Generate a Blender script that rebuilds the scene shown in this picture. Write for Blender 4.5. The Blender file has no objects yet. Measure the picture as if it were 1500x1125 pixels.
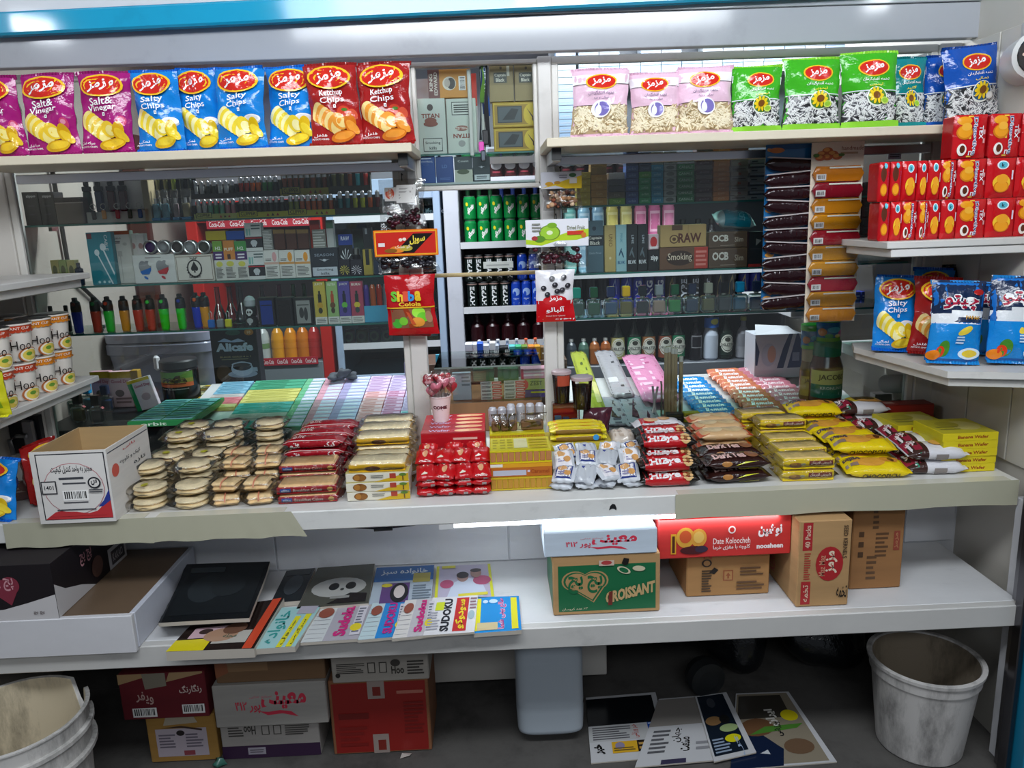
import bpy, math, random, unicodedata
from mathutils import Vector, Matrix, geometry
rnd = random.Random(7)
sin, cos, pi, rad = math.sin, math.cos, math.pi, math.radians
SC = bpy.context.scene
COL = SC.collection
# ------------------------------------------------------------------ camera
F, PITCH, ROLL, YAW, EYE = 1127., rad(12.3), .036, rad(1.2), 1.6
_f = Vector((sin(YAW)*cos(PITCH), cos(YAW)*cos(PITCH), -sin(PITCH)))
_r0 = Vector((cos(YAW), -sin(YAW), 0.)); _u0 = _r0.cross(_f)
_r = _r0*cos(ROLL) - _u0*sin(ROLL); _u = _u0*cos(ROLL) + _r0*sin(ROLL)
cam_data = bpy.data.cameras.new('camera'); cam = bpy.data.objects.new('camera', cam_data); COL.objects.link(cam)
cam_data.sensor_width = 36.; cam_data.lens = F/1500.*36.; cam_data.clip_start = .02
cam.matrix_world = Matrix(((_r.x, _u.x, -_f.x, 0), (_r.y, _u.y, -_f.y, 0), (_r.z, _u.z, -_f.z, EYE), (0, 0, 0, 1)))
SC.camera = cam
def ray(px, py): return _f + _r*((px-750)/F) + _u*((562.5-py)/F)
def atY(px, py, Y): d = ray(px, py); t = Y/d.y; return Vector((d.x*t, Y, EYE+d.z*t))
def atZ(px, py, Z): d = ray(px, py); t = (Z-EYE)/d.z; return Vector((d.x*t, d.y*t, Z))
def atX(px, py, X): d = ray(px, py); t = X/d.x; return Vector((X, d.y*t, EYE+d.z*t))
# ------------------------------------------------------------------ world, lights, exposure
W = bpy.data.worlds.new('world'); SC.world = W; W.use_nodes = True
W.node_tree.nodes['Background'].inputs[0].default_value = (.80, .88, 1., 1); W.node_tree.nodes['Background'].inputs[1].default_value = .23
vs = SC.view_settings; SC.display_settings.display_device = 'sRGB'
vs.view_transform = 'Standard'; vs.look = 'None'; vs.exposure = 0.; vs.gamma = 1.; vs.use_curve_mapping = False
SC.cycles.transparent_max_bounces = 24; SC.cycles.max_bounces = 8; SC.cycles.caustics_reflective = False; SC.cycles.caustics_refractive = False
SC.cycles.use_denoising = True; SC.cycles.sample_clamp_indirect = 4.
def area(name, loc, target, sx, sy, power, col=(1, 1, 1)):
    L = bpy.data.lights.new(name, 'AREA'); L.shape = 'RECTANGLE'; L.size = sx; L.size_y = sy; L.energy = power; L.color = col
    o = bpy.data.objects.new(name, L); COL.objects.link(o); o.location = loc
    o.rotation_euler = (Vector(target)-Vector(loc)).to_track_quat('-Z', 'Y').to_euler(); return o
COOL = (.88, .94, 1.)
area('canopy_tube_light', (-2.15, .95, 2.53), (-.7, 2.4, 1.5), .42, .07, 4.5, COOL)
area('canopy_tube_light', (.32, .95, 2.55), (.2, 2.4, 1.5), .30, .06, 1.0, COOL)
area('canopy_tube_light', (2.0, .95, 2.53), (.9, 2.4, 1.5), .36, .05, 1.9, COOL)
area('canopy_tube_light', (2.0, 1.05, 2.60), (.9, 2.4, 1.5), .34, .04, 1.3, COOL)
area('front_fill_light', (.15, .55, 2.72), (.1, 2.4, 1.45), 2.3, .4, 46, COOL)  # added soft fill, no real lamp: lifts the goods behind the windows
area('rear_fill_light', (.3, -2.6, 3.5), (.1, 2.5, 1.4), 3.2, .5, 40, COOL)  # invented second fill behind the camera, brightens the inner shelf fronts
area('kiosk_ceiling_light', (-.5, 3.1, 2.33), (-.5, 3.1, 0), 1.2, .12, 30, COOL)
area('kiosk_ceiling_light', (.8, 3.1, 2.33), (.8, 3.1, 0), 1.2, .12, 26, COOL)
# ------------------------------------------------------------------ materials
def lin(h):
    v = [int(h[i:i+2], 16)/255. for i in (0, 2, 4)]
    return tuple(x/12.92 if x <= .04045 else ((x+.055)/1.055)**2.4 for x in v) + (1.,)
MATS = {}
ROUGH = dict(m=.8, p=.45, g=.22, f=.11, x=.5)      # matte, plastic, gloss, foil, metal
def mat(h, kind='p'):
    key = h+kind
    if key in MATS: return MATS[key]
    m = bpy.data.materials.new(key); m.use_nodes = True; nt = m.node_tree; b = nt.nodes['Principled BSDF']
    b.inputs['Base Color'].default_value = lin(h); b.inputs['Roughness'].default_value = ROUGH.get(kind, .5)
    def noise(scale, detail=4, rough=.6, sc3=None):
        tc = nt.nodes.new('ShaderNodeTexCoord'); n = nt.nodes.new('ShaderNodeTexNoise'); n.inputs['Scale'].default_value = scale
        n.inputs['Detail'].default_value = detail; n.inputs['Roughness'].default_value = rough
        if sc3:
            mp = nt.nodes.new('ShaderNodeMapping'); mp.inputs['Scale'].default_value = sc3
            nt.links.new(tc.outputs['Object'], mp.inputs[0]); nt.links.new(mp.outputs[0], n.inputs['Vector'])
        else: nt.links.new(tc.outputs['Object'], n.inputs['Vector'])
        return n
    def ramp(n, stops):
        r = nt.nodes.new('ShaderNodeValToRGB'); e = r.color_ramp.elements
        while len(e) < len(stops): e.new(.5)
        for q, (p, c) in zip(e, stops): q.position = p; q.color = c
        nt.links.new(n.outputs[0], r.inputs[0]); return r
    def bump(n, s, d=.002):
        k = nt.nodes.new('ShaderNodeBump'); k.inputs['Strength'].default_value = s; k.inputs['Distance'].default_value = d
        nt.links.new(n.outputs[0], k.inputs['Height']); nt.links.new(k.outputs[0], b.inputs['Normal'])
    c = lin(h); sh = lambda f: tuple(min(1, x*f) for x in c[:3]) + (1,)
    if kind == 'x': b.inputs['Metallic'].default_value = 1.; b.inputs['Roughness'].default_value = .3
    elif kind == 'f': bump(noise(46, 3), .5, .005)
    elif kind == 'glow': b.inputs['Emission Color'].default_value = c; b.inputs['Emission Strength'].default_value = 6.
    elif kind == 'card':                                                    # corrugated cardboard
        b.inputs['Roughness'].default_value = .85
        r = ramp(noise(3, 5, .6, (1, 1, 8)), [(.3, sh(.86)), (.7, sh(1.06))]); nt.links.new(r.outputs[0], b.inputs['Base Color'])
    elif kind == 'panel':                                                   # painted panel with smudges
        b.inputs['Roughness'].default_value = .28
        r = ramp(noise(4.5, 6, .62), [(.27, sh(.80)), (.42, sh(.98)), (.6, sh(1.))]); nt.links.new(r.outputs[0], b.inputs['Base Color'])
    elif kind == 'header':
        b.inputs['Roughness'].default_value = .1
        r = ramp(noise(5, 6, .62), [(.27, sh(.84)), (.42, sh(.98)), (.6, sh(1.))]); nt.links.new(r.outputs[0], b.inputs['Base Color'])
    elif kind == 'lamin':                                                   # laminated board, worn
        b.inputs['Roughness'].default_value = .4
        r = ramp(noise(7, 8, .7, (.6, 1.5, 1)), [(.25, sh(.72)), (.4, sh(.95)), (.7, sh(1.02))]); nt.links.new(r.outputs[0], b.inputs['Base Color'])
    elif kind == 'stone':
        b.inputs['Roughness'].default_value = .75
        n = noise(3.5, 10, .72); r = ramp(n, [(.28, sh(.4)), (.5, sh(1.)), (.62, sh(1.15)), (.75, sh(1.7))]); nt.links.new(r.outputs[0], b.inputs['Base Color']); bump(n, .3, .01)
    elif kind == 'grime':                                                   # dirty plastic bucket
        b.inputs['Roughness'].default_value = .5
        n = noise(5, 9, .72, (1.6, 1.6, .5)); r = ramp(n, [(.30, sh(.16)), (.43, sh(.62)), (.55, sh(1.))]); nt.links.new(r.outputs[0], b.inputs['Base Color'])
    elif kind == 'crumb':                                                   # baked goods
        b.inputs['Roughness'].default_value = .75
        n = noise(60, 4); r = ramp(n, [(.3, sh(.84)), (.6, sh(1.08))]); nt.links.new(r.outputs[0], b.inputs['Base Color']); bump(n, .4, .003)
    elif kind == 'wood':
        n = noise(9, 6, .6, (1, 1, .15)); r = ramp(n, [(.3, sh(.7)), (.6, sh(1.1))]); nt.links.new(r.outputs[0], b.inputs['Base Color'])
    MATS[key] = m; return m
def clear(h='ffffff', fac=.10, rough=.06, bump=0., ior=1.5):
    """thin clear sheet: lets light through, reflects a little with a fresnel lobe"""
    key = 'clear%s%s%s%s%s' % (h, fac, rough, bump, ior)
    if key in MATS: return MATS[key]
    m = bpy.data.materials.new('clear_sheet'); m.use_nodes = True; nt = m.node_tree; nt.nodes.remove(nt.nodes['Principled BSDF'])
    t = nt.nodes.new('ShaderNodeBsdfTransparent'); t.inputs[0].default_value = lin(h)
    g = nt.nodes.new('ShaderNodeBsdfGlossy'); g.inputs['Roughness'].default_value = rough
    fr = nt.nodes.new('ShaderNodeFresnel'); fr.inputs['IOR'].default_value = ior
    ad = nt.nodes.new('ShaderNodeMath'); ad.inputs[1].default_value = fac
    mx = nt.nodes.new('ShaderNodeMixShader'); out = nt.nodes['Material Output']
    nt.links.new(fr.outputs[0], ad.inputs[0]); nt.links.new(ad.outputs[0], mx.inputs[0]); nt.links.new(t.outputs[0], mx.inputs[1]); nt.links.new(g.outputs[0], mx.inputs[2]); nt.links.new(mx.outputs[0], out.inputs[0])
    if bump:
        tc = nt.nodes.new('ShaderNodeTexCoord'); n = nt.nodes.new('ShaderNodeTexNoise'); n.inputs['Scale'].default_value = 45; n.inputs['Detail'].default_value = 3
        k = nt.nodes.new('ShaderNodeBump'); k.inputs['Strength'].default_value = bump; k.inputs['Distance'].default_value = .006
        nt.links.new(tc.outputs['Object'], n.inputs['Vector']); nt.links.new(n.outputs[0], k.inputs['Height']); nt.links.new(k.outputs[0], g.inputs['Normal'])
    MATS[key] = m; return m
GLASS = lambda: clear('f7fbfa', .012, .02)
FILM = lambda: clear('f4f4f4', .13, .16, 1., 1.4)
WRAP = lambda: clear('fffefc', .055, .17, 1., 1.32)
def M(x):
    if not isinstance(x, str): return x
    return mat(*x.split('/')) if '/' in x else mat(x)
# ------------------------------------------------------------------ text
def shape_ar(s):
    out = []
    def form(ch, f):
        try: return unicodedata.lookup(unicodedata.name(ch) + ' ' + f + ' FORM')
        except (KeyError, ValueError): return None
    isar = lambda ch: '\u0620' <= ch <= '\u06d5' and unicodedata.name(ch, '').startswith('ARABIC LETTER')
    for i, ch in enumerate(s):
        if not isar(ch): out.append(ch); continue
        prev = i > 0 and isar(s[i-1]) and form(s[i-1], 'INITIAL') is not None
        nxt = i+1 < len(s) and isar(s[i+1]) and form(ch, 'INITIAL') is not None
        f = 'MEDIAL' if prev and nxt else 'FINAL' if prev else 'INITIAL' if nxt else 'ISOLATED'
        out.append(form(ch, f) or ch)
    return ''.join(reversed(out))
TXT = {}
def text_mesh(s, bold=0.):
    """letters as flat triangles, box normalised to -0.5..0.5"""
    k = (s, bold)
    if k in TXT: return TXT[k]
    body = shape_ar(s) if any('\u0600' <= c <= '\u06ff' for c in s) else s
    c = bpy.data.curves.new('lettering', 'FONT'); c.body = body; c.resolution_u = 2; c.offset = bold
    o = bpy.data.objects.new('lettering', c); COL.objects.link(o)
    me = bpy.data.meshes.new_from_object(o.evaluated_get(bpy.context.evaluated_depsgraph_get()))
    vs_ = [(v.co.x, v.co.y) for v in me.vertices]; fs = [tuple(p.vertices) for p in me.polygons]
    bpy.data.objects.remove(o); bpy.data.curves.remove(c); bpy.data.meshes.remove(me)
    if vs_:
        x0, x1 = min(v[0] for v in vs_), max(v[0] for v in vs_); y0, y1 = min(v[1] for v in vs_), max(v[1] for v in vs_)
        vs_ = [((x-x0)/max(1e-6, x1-x0)-.5, (y-y0)/max(1e-6, y1-y0)-.5) for x, y in vs_]
    TXT[k] = (vs_, fs); return TXT[k]
# print elements: normalised panel coordinates, u to the reader's right, v up
def Rr(u0, v0, u1, v1, c): return ('r', u0, v0, u1, v1, c)
def El(cu, cv, ru, rv, c, a=0): return ('e', cu, cv, ru, rv, c, a)
def Pg(pts, c): return ('p', pts, c)
def Tx(s, cu, cv, wu, hv, c, rot=0, bold=.012): return ('t', s, cu, cv, wu, hv, c, rot, bold)
def Ln(u0, v0, u1, v1, n, c, seed=1): return ('l', u0, v0, u1, v1, n, c, seed)
def Bc(u0, v0, u1, v1, vert=False): return ('b', u0, v0, u1, v1, vert)
# ------------------------------------------------------------------ mesh builder
class MB:
    def __init__(s): s.v = []; s.f = []; s.mi = []; s.ms = []; s.sm = []
    def mat(s, m):
        m = M(m)
        if m not in s.ms: s.ms.append(m)
        return s.ms.index(m)
    def add(s, vs_, fs, m, smooth=False):
        b = len(s.v); k = s.mat(m); s.v += [tuple(p) for p in vs_]
        for f in fs: s.f.append(tuple(i+b for i in f)); s.mi.append(k); s.sm.append(smooth)
        return s
    def box(s, x0, y0, z0, x1, y1, z1, m, b=0., faces=None):
        """box, optional chamfer b; faces = {'F','K','L','R','T','B': material}"""
        fm = faces or {}
        if b <= 0:
            v = [(x0, y0, z0), (x1, y0, z0), (x1, y1, z0), (x0, y1, z0), (x0, y0, z1), (x1, y0, z1), (x1, y1, z1), (x0, y1, z1)]
            for k, f in dict(F=(0, 1, 5, 4), R=(1, 2, 6, 5), K=(2, 3, 7, 6), L=(3, 0, 4, 7), T=(4, 5, 6, 7), B=(3, 2, 1, 0)).items():
                if fm.get(k, 1) is not None: s.add([v[i] for i in f], [(0, 1, 2, 3)], fm.get(k, m))
            return s
        b = min(b, (x1-x0)*.45, (y1-y0)*.45, (z1-z0)*.45)
        X, Y, Z = (x0, x1), (y0, y1), (z0, z1); sg = (1, -1)
        P = lambda i, j, k, ax: tuple(q + (0 if a == ax else sg[w]*b) for a, (q, w) in enumerate(zip((X[i], Y[j], Z[k]), (i, j, k))))
        for k, f in dict(F=[P(0, 0, 0, 1), P(1, 0, 0, 1), P(1, 0, 1, 1), P(0, 0, 1, 1)], K=[P(1, 1, 0, 1), P(0, 1, 0, 1), P(0, 1, 1, 1), P(1, 1, 1, 1)],
                         L=[P(0, 1, 0, 0), P(0, 0, 0, 0), P(0, 0, 1, 0), P(0, 1, 1, 0)], R=[P(1, 0, 0, 0), P(1, 1, 0, 0), P(1, 1, 1, 0), P(1, 0, 1, 0)],
                         T=[P(0, 0, 1, 2), P(1, 0, 1, 2), P(1, 1, 1, 2), P(0, 1, 1, 2)], B=[P(0, 1, 0, 2), P(1, 1, 0, 2), P(1, 0, 0, 2), P(0, 0, 0, 2)]).items():
            s.add(f, [(0, 1, 2, 3)], fm.get(k) or m)
        for i in (0, 1):
            for j in (0, 1):
                s.add([P(i, j, 0, 0), P(i, j, 0, 1), P(i, j, 1, 1), P(i, j, 1, 0)], [(0, 1, 2, 3)], m)
                s.add([P(i, 0, j, 0), P(i, 0, j, 2), P(i, 1, j, 2), P(i, 1, j, 0)], [(0, 1, 2, 3)], m)
                s.add([P(0, i, j, 1), P(0, i, j, 2), P(1, i, j, 2), P(1, i, j, 1)], [(0, 1, 2, 3)], m)
                for k in (0, 1): s.add([P(i, j, k, 0), P(i, j, k, 1), P(i, j, k, 2)], [(0, 1, 2)], m)
        return s
    def quad(s, a, b, c, d, m): return s.add([a, b, c, d], [(0, 1, 2, 3)], m)
    def lathe(s, prof, m, n=20, cx=0, cy=0, cz=0, cap=True, sx=1., sy=1., mats=None, pw=2.):
        """prof: [(r, z)...]; mats: per segment material; pw: superellipse power of the section"""
        ring = []
        for k in range(n):
            a = 2*pi*k/n + (pi/4 if n == 4 else 0); c, q = cos(a), sin(a)
            if pw != 2: c, q = math.copysign(abs(c)**(2/pw), c), math.copysign(abs(q)**(2/pw), q)
            ring.append((c, q))
        V = [(cx+r*c*sx, cy+r*q*sy, cz+z) for r, z in prof for c, q in ring]
        for i in range(len(prof)-1):
            mm = mats[i] if mats else m
            s.add(V[i*n:(i+2)*n], [(k, (k+1) % n, n+(k+1) % n, n+k) for k in range(n)], mm, True)
        if cap:
            if prof[0][0] > 1e-5: s.add(V[:n], [tuple(reversed(range(n)))], mats[0] if mats else m)
            if prof[-1][0] > 1e-5: s.add(V[-n:], [tuple(range(n))], mats[-1] if mats else m)
        return s
    def tube(s, pts, r, m, n=8, r1=None):
        pts = [Vector(p) for p in pts]; V = []; N = len(pts); up = Vector((0, 0, 1))
        for i, p in enumerate(pts):
            d = (pts[min(i+1, N-1)]-pts[max(i-1, 0)]).normalized(); a = d.cross(up if abs(d.z) < .95 else Vector((1, 0, 0))).normalized(); b = a.cross(d)
            rr = r if r1 is None else r+(r1-r)*i/(N-1)
            V += [p + (a*cos(2*pi*k/n) + b*sin(2*pi*k/n))*rr for k in range(n)]
        s.add(V, [(i*n+k, i*n+(k+1) % n, (i+1)*n+(k+1) % n, (i+1)*n+k) for i in range(N-1) for k in range(n)] + [tuple(range(n)), tuple(reversed(range((N-1)*n, N*n)))], m, True); return s
    def grid(s, S, nu, nv, m, smooth=True, u0=0, v0=0, u1=1, v1=1, flip=False):
        V = [S(u0+(u1-u0)*i/nu, v0+(v1-v0)*j/nv) for j in range(nv+1) for i in range(nu+1)]
        fs = [(j*(nu+1)+i, j*(nu+1)+i+1, (j+1)*(nu+1)+i+1, (j+1)*(nu+1)+i) for j in range(nv) for i in range(nu)]
        if flip: fs = [tuple(reversed(f)) for f in fs]
        return s.add(V, fs, m, smooth)
    def prints(s, S, els, curved=True, d0=.0004, step=.00025, kind='p'):
        """flat print laid on the surface S(u, v, offset)"""
        d = d0; cm = lambda c: c if '/' in c else c+'/'+kind
        for e in els:
            t = e[0]; put = lambda pts, fs, c: s.add([S(u, v, d) for u, v in pts], fs, cm(c), curved)
            if t == 'r':
                _, u0, v0, u1, v1, c = e; nu = max(1, int(abs(u1-u0)*12)) if curved else 1; nv = max(1, int(abs(v1-v0)*14)) if curved else 1
                put([(u0+(u1-u0)*i/nu, v0+(v1-v0)*j/nv) for j in range(nv+1) for i in range(nu+1)], [(j*(nu+1)+i, j*(nu+1)+i+1, (j+1)*(nu+1)+i+1, (j+1)*(nu+1)+i) for j in range(nv) for i in range(nu)], c)
            elif t == 'e':
                _, cu, cv, ru, rv, c, a = e; n = 20; rings = 4 if curved and max(ru, rv) > .1 else 1; pts = [(cu, cv)]; fs = []
                for r in range(1, rings+1):
                    for k in range(n):
                        x, y = ru*r/rings*cos(2*pi*k/n), rv*r/rings*sin(2*pi*k/n); ca, sa = cos(a), sin(a); pts.append((cu+x*ca-y*sa, cv+x*sa+y*ca))
                for k in range(n):
                    fs.append((0, 1+k, 1+(k+1) % n))
                    for r in range(1, rings): fs.append((1+(r-1)*n+k, 1+r*n+k, 1+r*n+(k+1) % n, 1+(r-1)*n+(k+1) % n))
                put(pts, fs, c)
            elif t == 'p':
                pts = e[1]; put(pts, [tuple(x) for x in geometry.tessellate_polygon([[Vector((u, v, 0)) for u, v in pts]])], e[2])
            elif t == 't':
                _, str_, cu, cv, wu, hv, c, rot, bold = e; pv, fs = text_mesh(str_, bold); q = int(rot) % 360; sl = rot-q if rot != int(rot) else 0
                R_ = {0: lambda x, y: (x, y), 90: lambda x, y: (-y, x), 180: lambda x, y: (-x, -y), 270: lambda x, y: (y, -x)}[q]
                if pv: put([(cu+a*wu, cv+b*hv+sl*a*wu) for a, b in (R_(x, y) for x, y in pv)], fs, c)
            elif t == 'l':
                _, u0, v0, u1, v1, n, c, sd = e; rr = random.Random(sd); h = (v1-v0)/n; pts = []; fs = []
                for i in range(n):
                    a = v0+h*i; ue = u1-(u1-u0)*rr.choice((0, .05, .12, .3)); b = len(pts); pts += [(u0, a+h*.2), (ue, a+h*.2), (ue, a+h*.72), (u0, a+h*.72)]; fs.append((b, b+1, b+2, b+3))
                put(pts, fs, c)
            elif t == 'b':
                _, u0, v0, u1, v1, vert = e; put([(u0, v0), (u1, v0), (u1, v1), (u0, v1)], [(0, 1, 2, 3)], 'f4f2ee'); d += step; rr = random.Random(5); pts = []; fs = []; x = .07
                while x < .9:
                    w = rr.choice((.02, .035, .05)); b = len(pts)
                    q = [(x, .18), (x+w, .18), (x+w, .9), (x, .9)]
                    pts += [((u0+(u1-u0)*(b_ if vert else a_)), v0+(v1-v0)*(a_ if vert else b_)) for a_, b_ in q]; fs.append((b, b+1, b+2, b+3)); x += w+rr.choice((.02, .03, .045))
                put(pts, fs, '1a1a1a')
            d += step
        return s
    def build(s, name, parent=None, loc=None, rot=None):
        me = bpy.data.meshes.new(name); me.from_pydata(s.v, [], s.f)
        for m in s.ms: me.materials.append(m)
        me.polygons.foreach_set('material_index', s.mi); me.polygons.foreach_set('use_smooth', s.sm); me.update()
        o = bpy.data.objects.new(name, me); COL.objects.link(o)
        if parent: o.parent = parent
        if loc is not None: o.location = loc
        if rot is not None: o.rotation_euler = rot
        return o
# ------------------------------------------------------------------ things
def tag(o, label=None, cat=None, group=None, kind=None):
    if label: o['label'] = label
    if cat: o['category'] = cat
    if group: o['group'] = group
    if kind: o['kind'] = kind
    return o
def empty(name, label=None, cat=None, group=None, loc=(0, 0, 0)):
    o = bpy.data.objects.new(name, None); COL.objects.link(o); o.location = loc; o.empty_display_size = .05; return tag(o, label, cat, group)
KIDS = {}
def copy_tree(o, parent=None):
    c = o.copy(); COL.objects.link(c); c.parent = parent
    for k in [x for x in bpy.data.objects if x.parent == o] if o.name not in KIDS else KIDS[o.name]: copy_tree(k, c)
    return c
class Proto:
    """first placing moves the thing itself, the next ones copy it with its parts"""
    def __init__(s, root):
        s.root = root; s.used = False; s.kids = []
        def walk(o): KIDS[o.name] = [x for x in o.children]; [walk(x) for x in KIDS[o.name]]
        walk(root)
    def put(s, loc, label, cat, group=None, rz=0., rx=0., ry=0., sc=None):
        o = s.root if not s.used else copy_tree(s.root); s.used = True
        o.location = loc; o.rotation_euler = (rx, ry, rz)
        if sc: o.scale = sc if isinstance(sc, tuple) else (sc, sc, sc)
        if 'group' in o: del o['group']
        return tag(o, label, cat, group)
def struct(name, mb, parent=None): return tag(mb.build(name, parent), kind='structure')
ORD = 'first second third fourth fifth sixth seventh eighth ninth tenth eleventh twelfth thirteenth fourteenth fifteenth sixteenth seventeenth eighteenth nineteenth twentieth'.split()
# ------------------------------------------------------------------ generic builders (local origin: base centre; front faces -Y)
def face_map(W_, D, H, f):
    return {'F': lambda u, v, d=0: (W_*(u-.5), -D/2-d, H*v), 'K': lambda u, v, d=0: (W_*(.5-u), D/2+d, H*v), 'L': lambda u, v, d=0: (-W_/2-d, D/2-D*u, H*v),
            'R': lambda u, v, d=0: (W_/2+d, -D/2+D*u, H*v), 'T': lambda u, v, d=0: (W_*(u-.5), -D/2+D*v, H+d)}[f]
def carton_mb(W_, D, H, m, prints=None, faces=None, b=.0015, mb=None):
    mb = mb or MB(); mb.box(-W_/2, -D/2, 0, W_/2, D/2, H, m, b, faces)
    for f, els in (prints or {}).items(): mb.prints(face_map(W_, D, H, f), els, False)
    return mb
def carton(name, W_, D, H, m, prints=None, faces=None, b=.0015): return carton_mb(W_, D, H, m, prints, faces, b).build(name)
def bag_map(W_, H, T, seed=0, wr=1.):
    s = seed*1.7
    def S(u, v, d=0., side=-1):
        a = abs(2*u-1); vb = max(0., sin(pi*min(max(v, 0), 1)))
        tb = max(0., 1-a**2.4)**.62 * vb**.55
        w = (sin(u*21+sin(v*6+s)*2.2+s)*abs(2*v-1)**2.5*.10 + sin(v*19+u*6+s*2)*a**3*.10 + sin(u*7+v*9+s)*.05 + sin(u*4-v*13+s*3)*.04)*wr*min(1, vb*3)
        return (W_*(u-.5)*(1-.075*vb + .012*sin(v*23+s)*wr*vb) + .004*sin(s+v*3)*wr, side*(T/2*tb*(1+w*2.2) + T*w*.28*(1 if tb > .02 else 0) + .0008 + d), H*v)
    return S
def bag(name, W_, H, T, m, prints, seal=None, seed=0, lower=None, nu=18, nv=22, seal_h=.055, kind='f', wr=1.):
    """pillow bag standing up: body, crimped top and bottom seal"""
    root = empty(name); S = bag_map(W_, H, T, seed, wr); a, b = seal_h, 1-seal_h
    mb = MB(); mb.grid(lambda u, v: S(u, v), nu, nv, m, True, 0, a*.6, 1, 1-a*.6); mb.grid(lambda u, v: S(u, v, 0, 1), nu, nv, m, True, 0, a*.6, 1, 1-a*.6, True)
    mb.prints(S, prints, True, .0009, .0005, kind); mb.build('body', root)
    for nm, v0, v1 in (('bottom_seal', 0, a), ('top_seal', b, 1)):
        q = MB()
        def Z(u, v, sd=-1):
            x, y, z = S(u, v); k = .0012*(1 if int(u*34+.5) % 2 else -1); fold = (.012*sin(u*5+seed) * (v-b)/a if v > b else .02*(v/a-1)*(1 if v < a else 0))*1.
            return (W_*(u-.5)*.985 + x*.0, y*.35+k+fold*.6 + sd*.0006, z)
        q.grid(lambda u, v: Z(u, v), 34, 2, seal or m, False, 0, v0, 1, v1); q.grid(lambda u, v: Z(u, v, 1), 34, 2, seal or m, False, 0, v0, 1, v1, True); q.build(nm, root)
    return root
def pack_map(L, D, H, n=3., k=8., seed=0, wr=1., fin=.06):
    s = seed*2.3
    def S(u, v, d=0.):
        ph = rad(-60+200*v); t = 2*u-1; e = max(0., 1-abs(t/(1-fin*1.6))**k) if abs(t) < 1-fin*1.6 else 0.
        hz = max(.0012, H/2*e**.55); wy = D/2*(.93+.07*e)
        c, q = cos(ph), sin(ph); c_ = math.copysign(abs(c)**(2/n), c); q_ = math.copysign(abs(q)**(2/n), q)
        w = (sin(t*15+ph*3+s)*abs(t)**3*.10 + sin(t*9+ph*2+s*2)*.03)*wr
        return (L/2*t, -wy*c_*(1+w*.25)-c*d, H/2 + hz*q_*(1+w) + q*d)
    return S
def pack_mb(L, D, H, m, prints=(), n=3., k=8., seed=0, wr=1., fin=.06, nu=22, nv=18, kind='f', mb=None):
    """flow-wrapped pack lying down, fins at both ends; print panel: v 0..0.42 front, 0.5..1 top"""
    S = pack_map(L, D, H, n, k, seed, wr, fin); mb = mb or MB()
    mb.grid(lambda u, v: S(u, v*1.8), nu, nv, m, True); mb.prints(S, prints, True, .0007, .0004, kind); return mb
def bottle_mb(prof, m, n=18, mats=None, mb=None): mb = mb or MB(); return mb.lathe(prof, m, n, mats=mats)
def cyl_map(R_, H, arc=150., r1=None):
    def S(u, v, d=0.): a = rad(-90+(u-.5)*arc); r = (R_ if r1 is None else R_+(r1-R_)*v)+d; return (r*cos(a), r*sin(a), H*v)
    return S
def blob(mb, c, r, m, seed=0, n=8, sq=1., amp=.18):
    rr = random.Random(seed); ph = [rr.uniform(0, 6.28) for _ in range(4)]
    def S(u, v):
        a, b = 2*pi*u, pi*(v-.5); k = 1+amp*(sin(3*a+ph[0])*cos(b)+.6*sin(2*b*2+ph[1]+a))
        return (c[0]+r*k*cos(a)*cos(b), c[1]+r*k*sin(a)*cos(b), c[2]+r*sq*k*sin(b))
    mb.grid(S, n, max(4, n*2//3), m, True); return mb
def px_box(x0, y0, x1, y1, Y):
    """world size and base centre of what spans those picture columns and rows on the plane Y"""
    a, b = atY(x0, (y0+y1)/2, Y), atY(x1, (y0+y1)/2, Y); t, u_ = atY((x0+x1)/2, y0, Y), atY((x0+x1)/2, y1, Y)
    return b.x-a.x, t.z-u_.z, Vector(((a.x+b.x)/2, Y, u_.z))
# ================================================================== the setting
WHITE = 'dcdde0'
struct('floor', MB().box(-4, -2.5, -.05, 4, 5, 0, '55524f/stone'))
struct('wall_back', MB().box(-1.75, 4.62, 0, 1.7, 4.68, 2.45, 'b9bcc4/panel'))
struct('ceiling', MB().box(-1.75, 2.46, 2.42, 1.7, 4.68, 2.46, 'd8dade/panel'))
mb = MB().box(-1.66, 1.86, 0, -1.60, 4.62, 2.42, 'b3aba0/panel')
struct('wall_left', mb)
for i in range(5):                                                      # upright boards of the side wall
    q = MB().box(-1.60, 1.87+i*.125, .86, -1.592, 1.99+i*.125, 2.06, 'b9b2a7/panel', .002); q.build('plank', bpy.data.objects['wall_left'])
struct('wall_right', MB().box(1.47, 1.86, 0, 1.53, 4.62, 2.42, 'c8c3b9/panel'))
for i in range(3): MB().box(1.461, 1.89+i*.2, .86, 1.47, 2.085+i*.2, 2.06, 'cdc8be/panel', .002).build('plank', bpy.data.objects['wall_right'])
# space below: back boards and the dark recess
struct('trim_1', MB().box(-1.60, 2.30, .46, 1.47, 2.33, .79, 'd9dade/panel'))
for i, (a, b) in enumerate(((-1.6, -.72), (-.72, .02), (.02, .72), (.72, 1.30), (1.30, 1.462))):
    MB().box(a+.002, 2.293, .522, b-.002, 2.30, .785, 'dcdde1/panel', .002).build('panel', bpy.data.objects['trim_1'])
struct('trim_2', MB().box(-.30, 2.33, .07, .335, 2.40, .455, 'b5b1aa/panel', .003).box(.335, 2.52, .25, 1.45, 2.58, .455, '77746f/stone').box(-1.58, 2.50, 0, -.3, 2.55, .455, '3b3835/stone').box(.335, 2.75, 0, 1.45, 2.80, .3, '2a2826/stone'))
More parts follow.
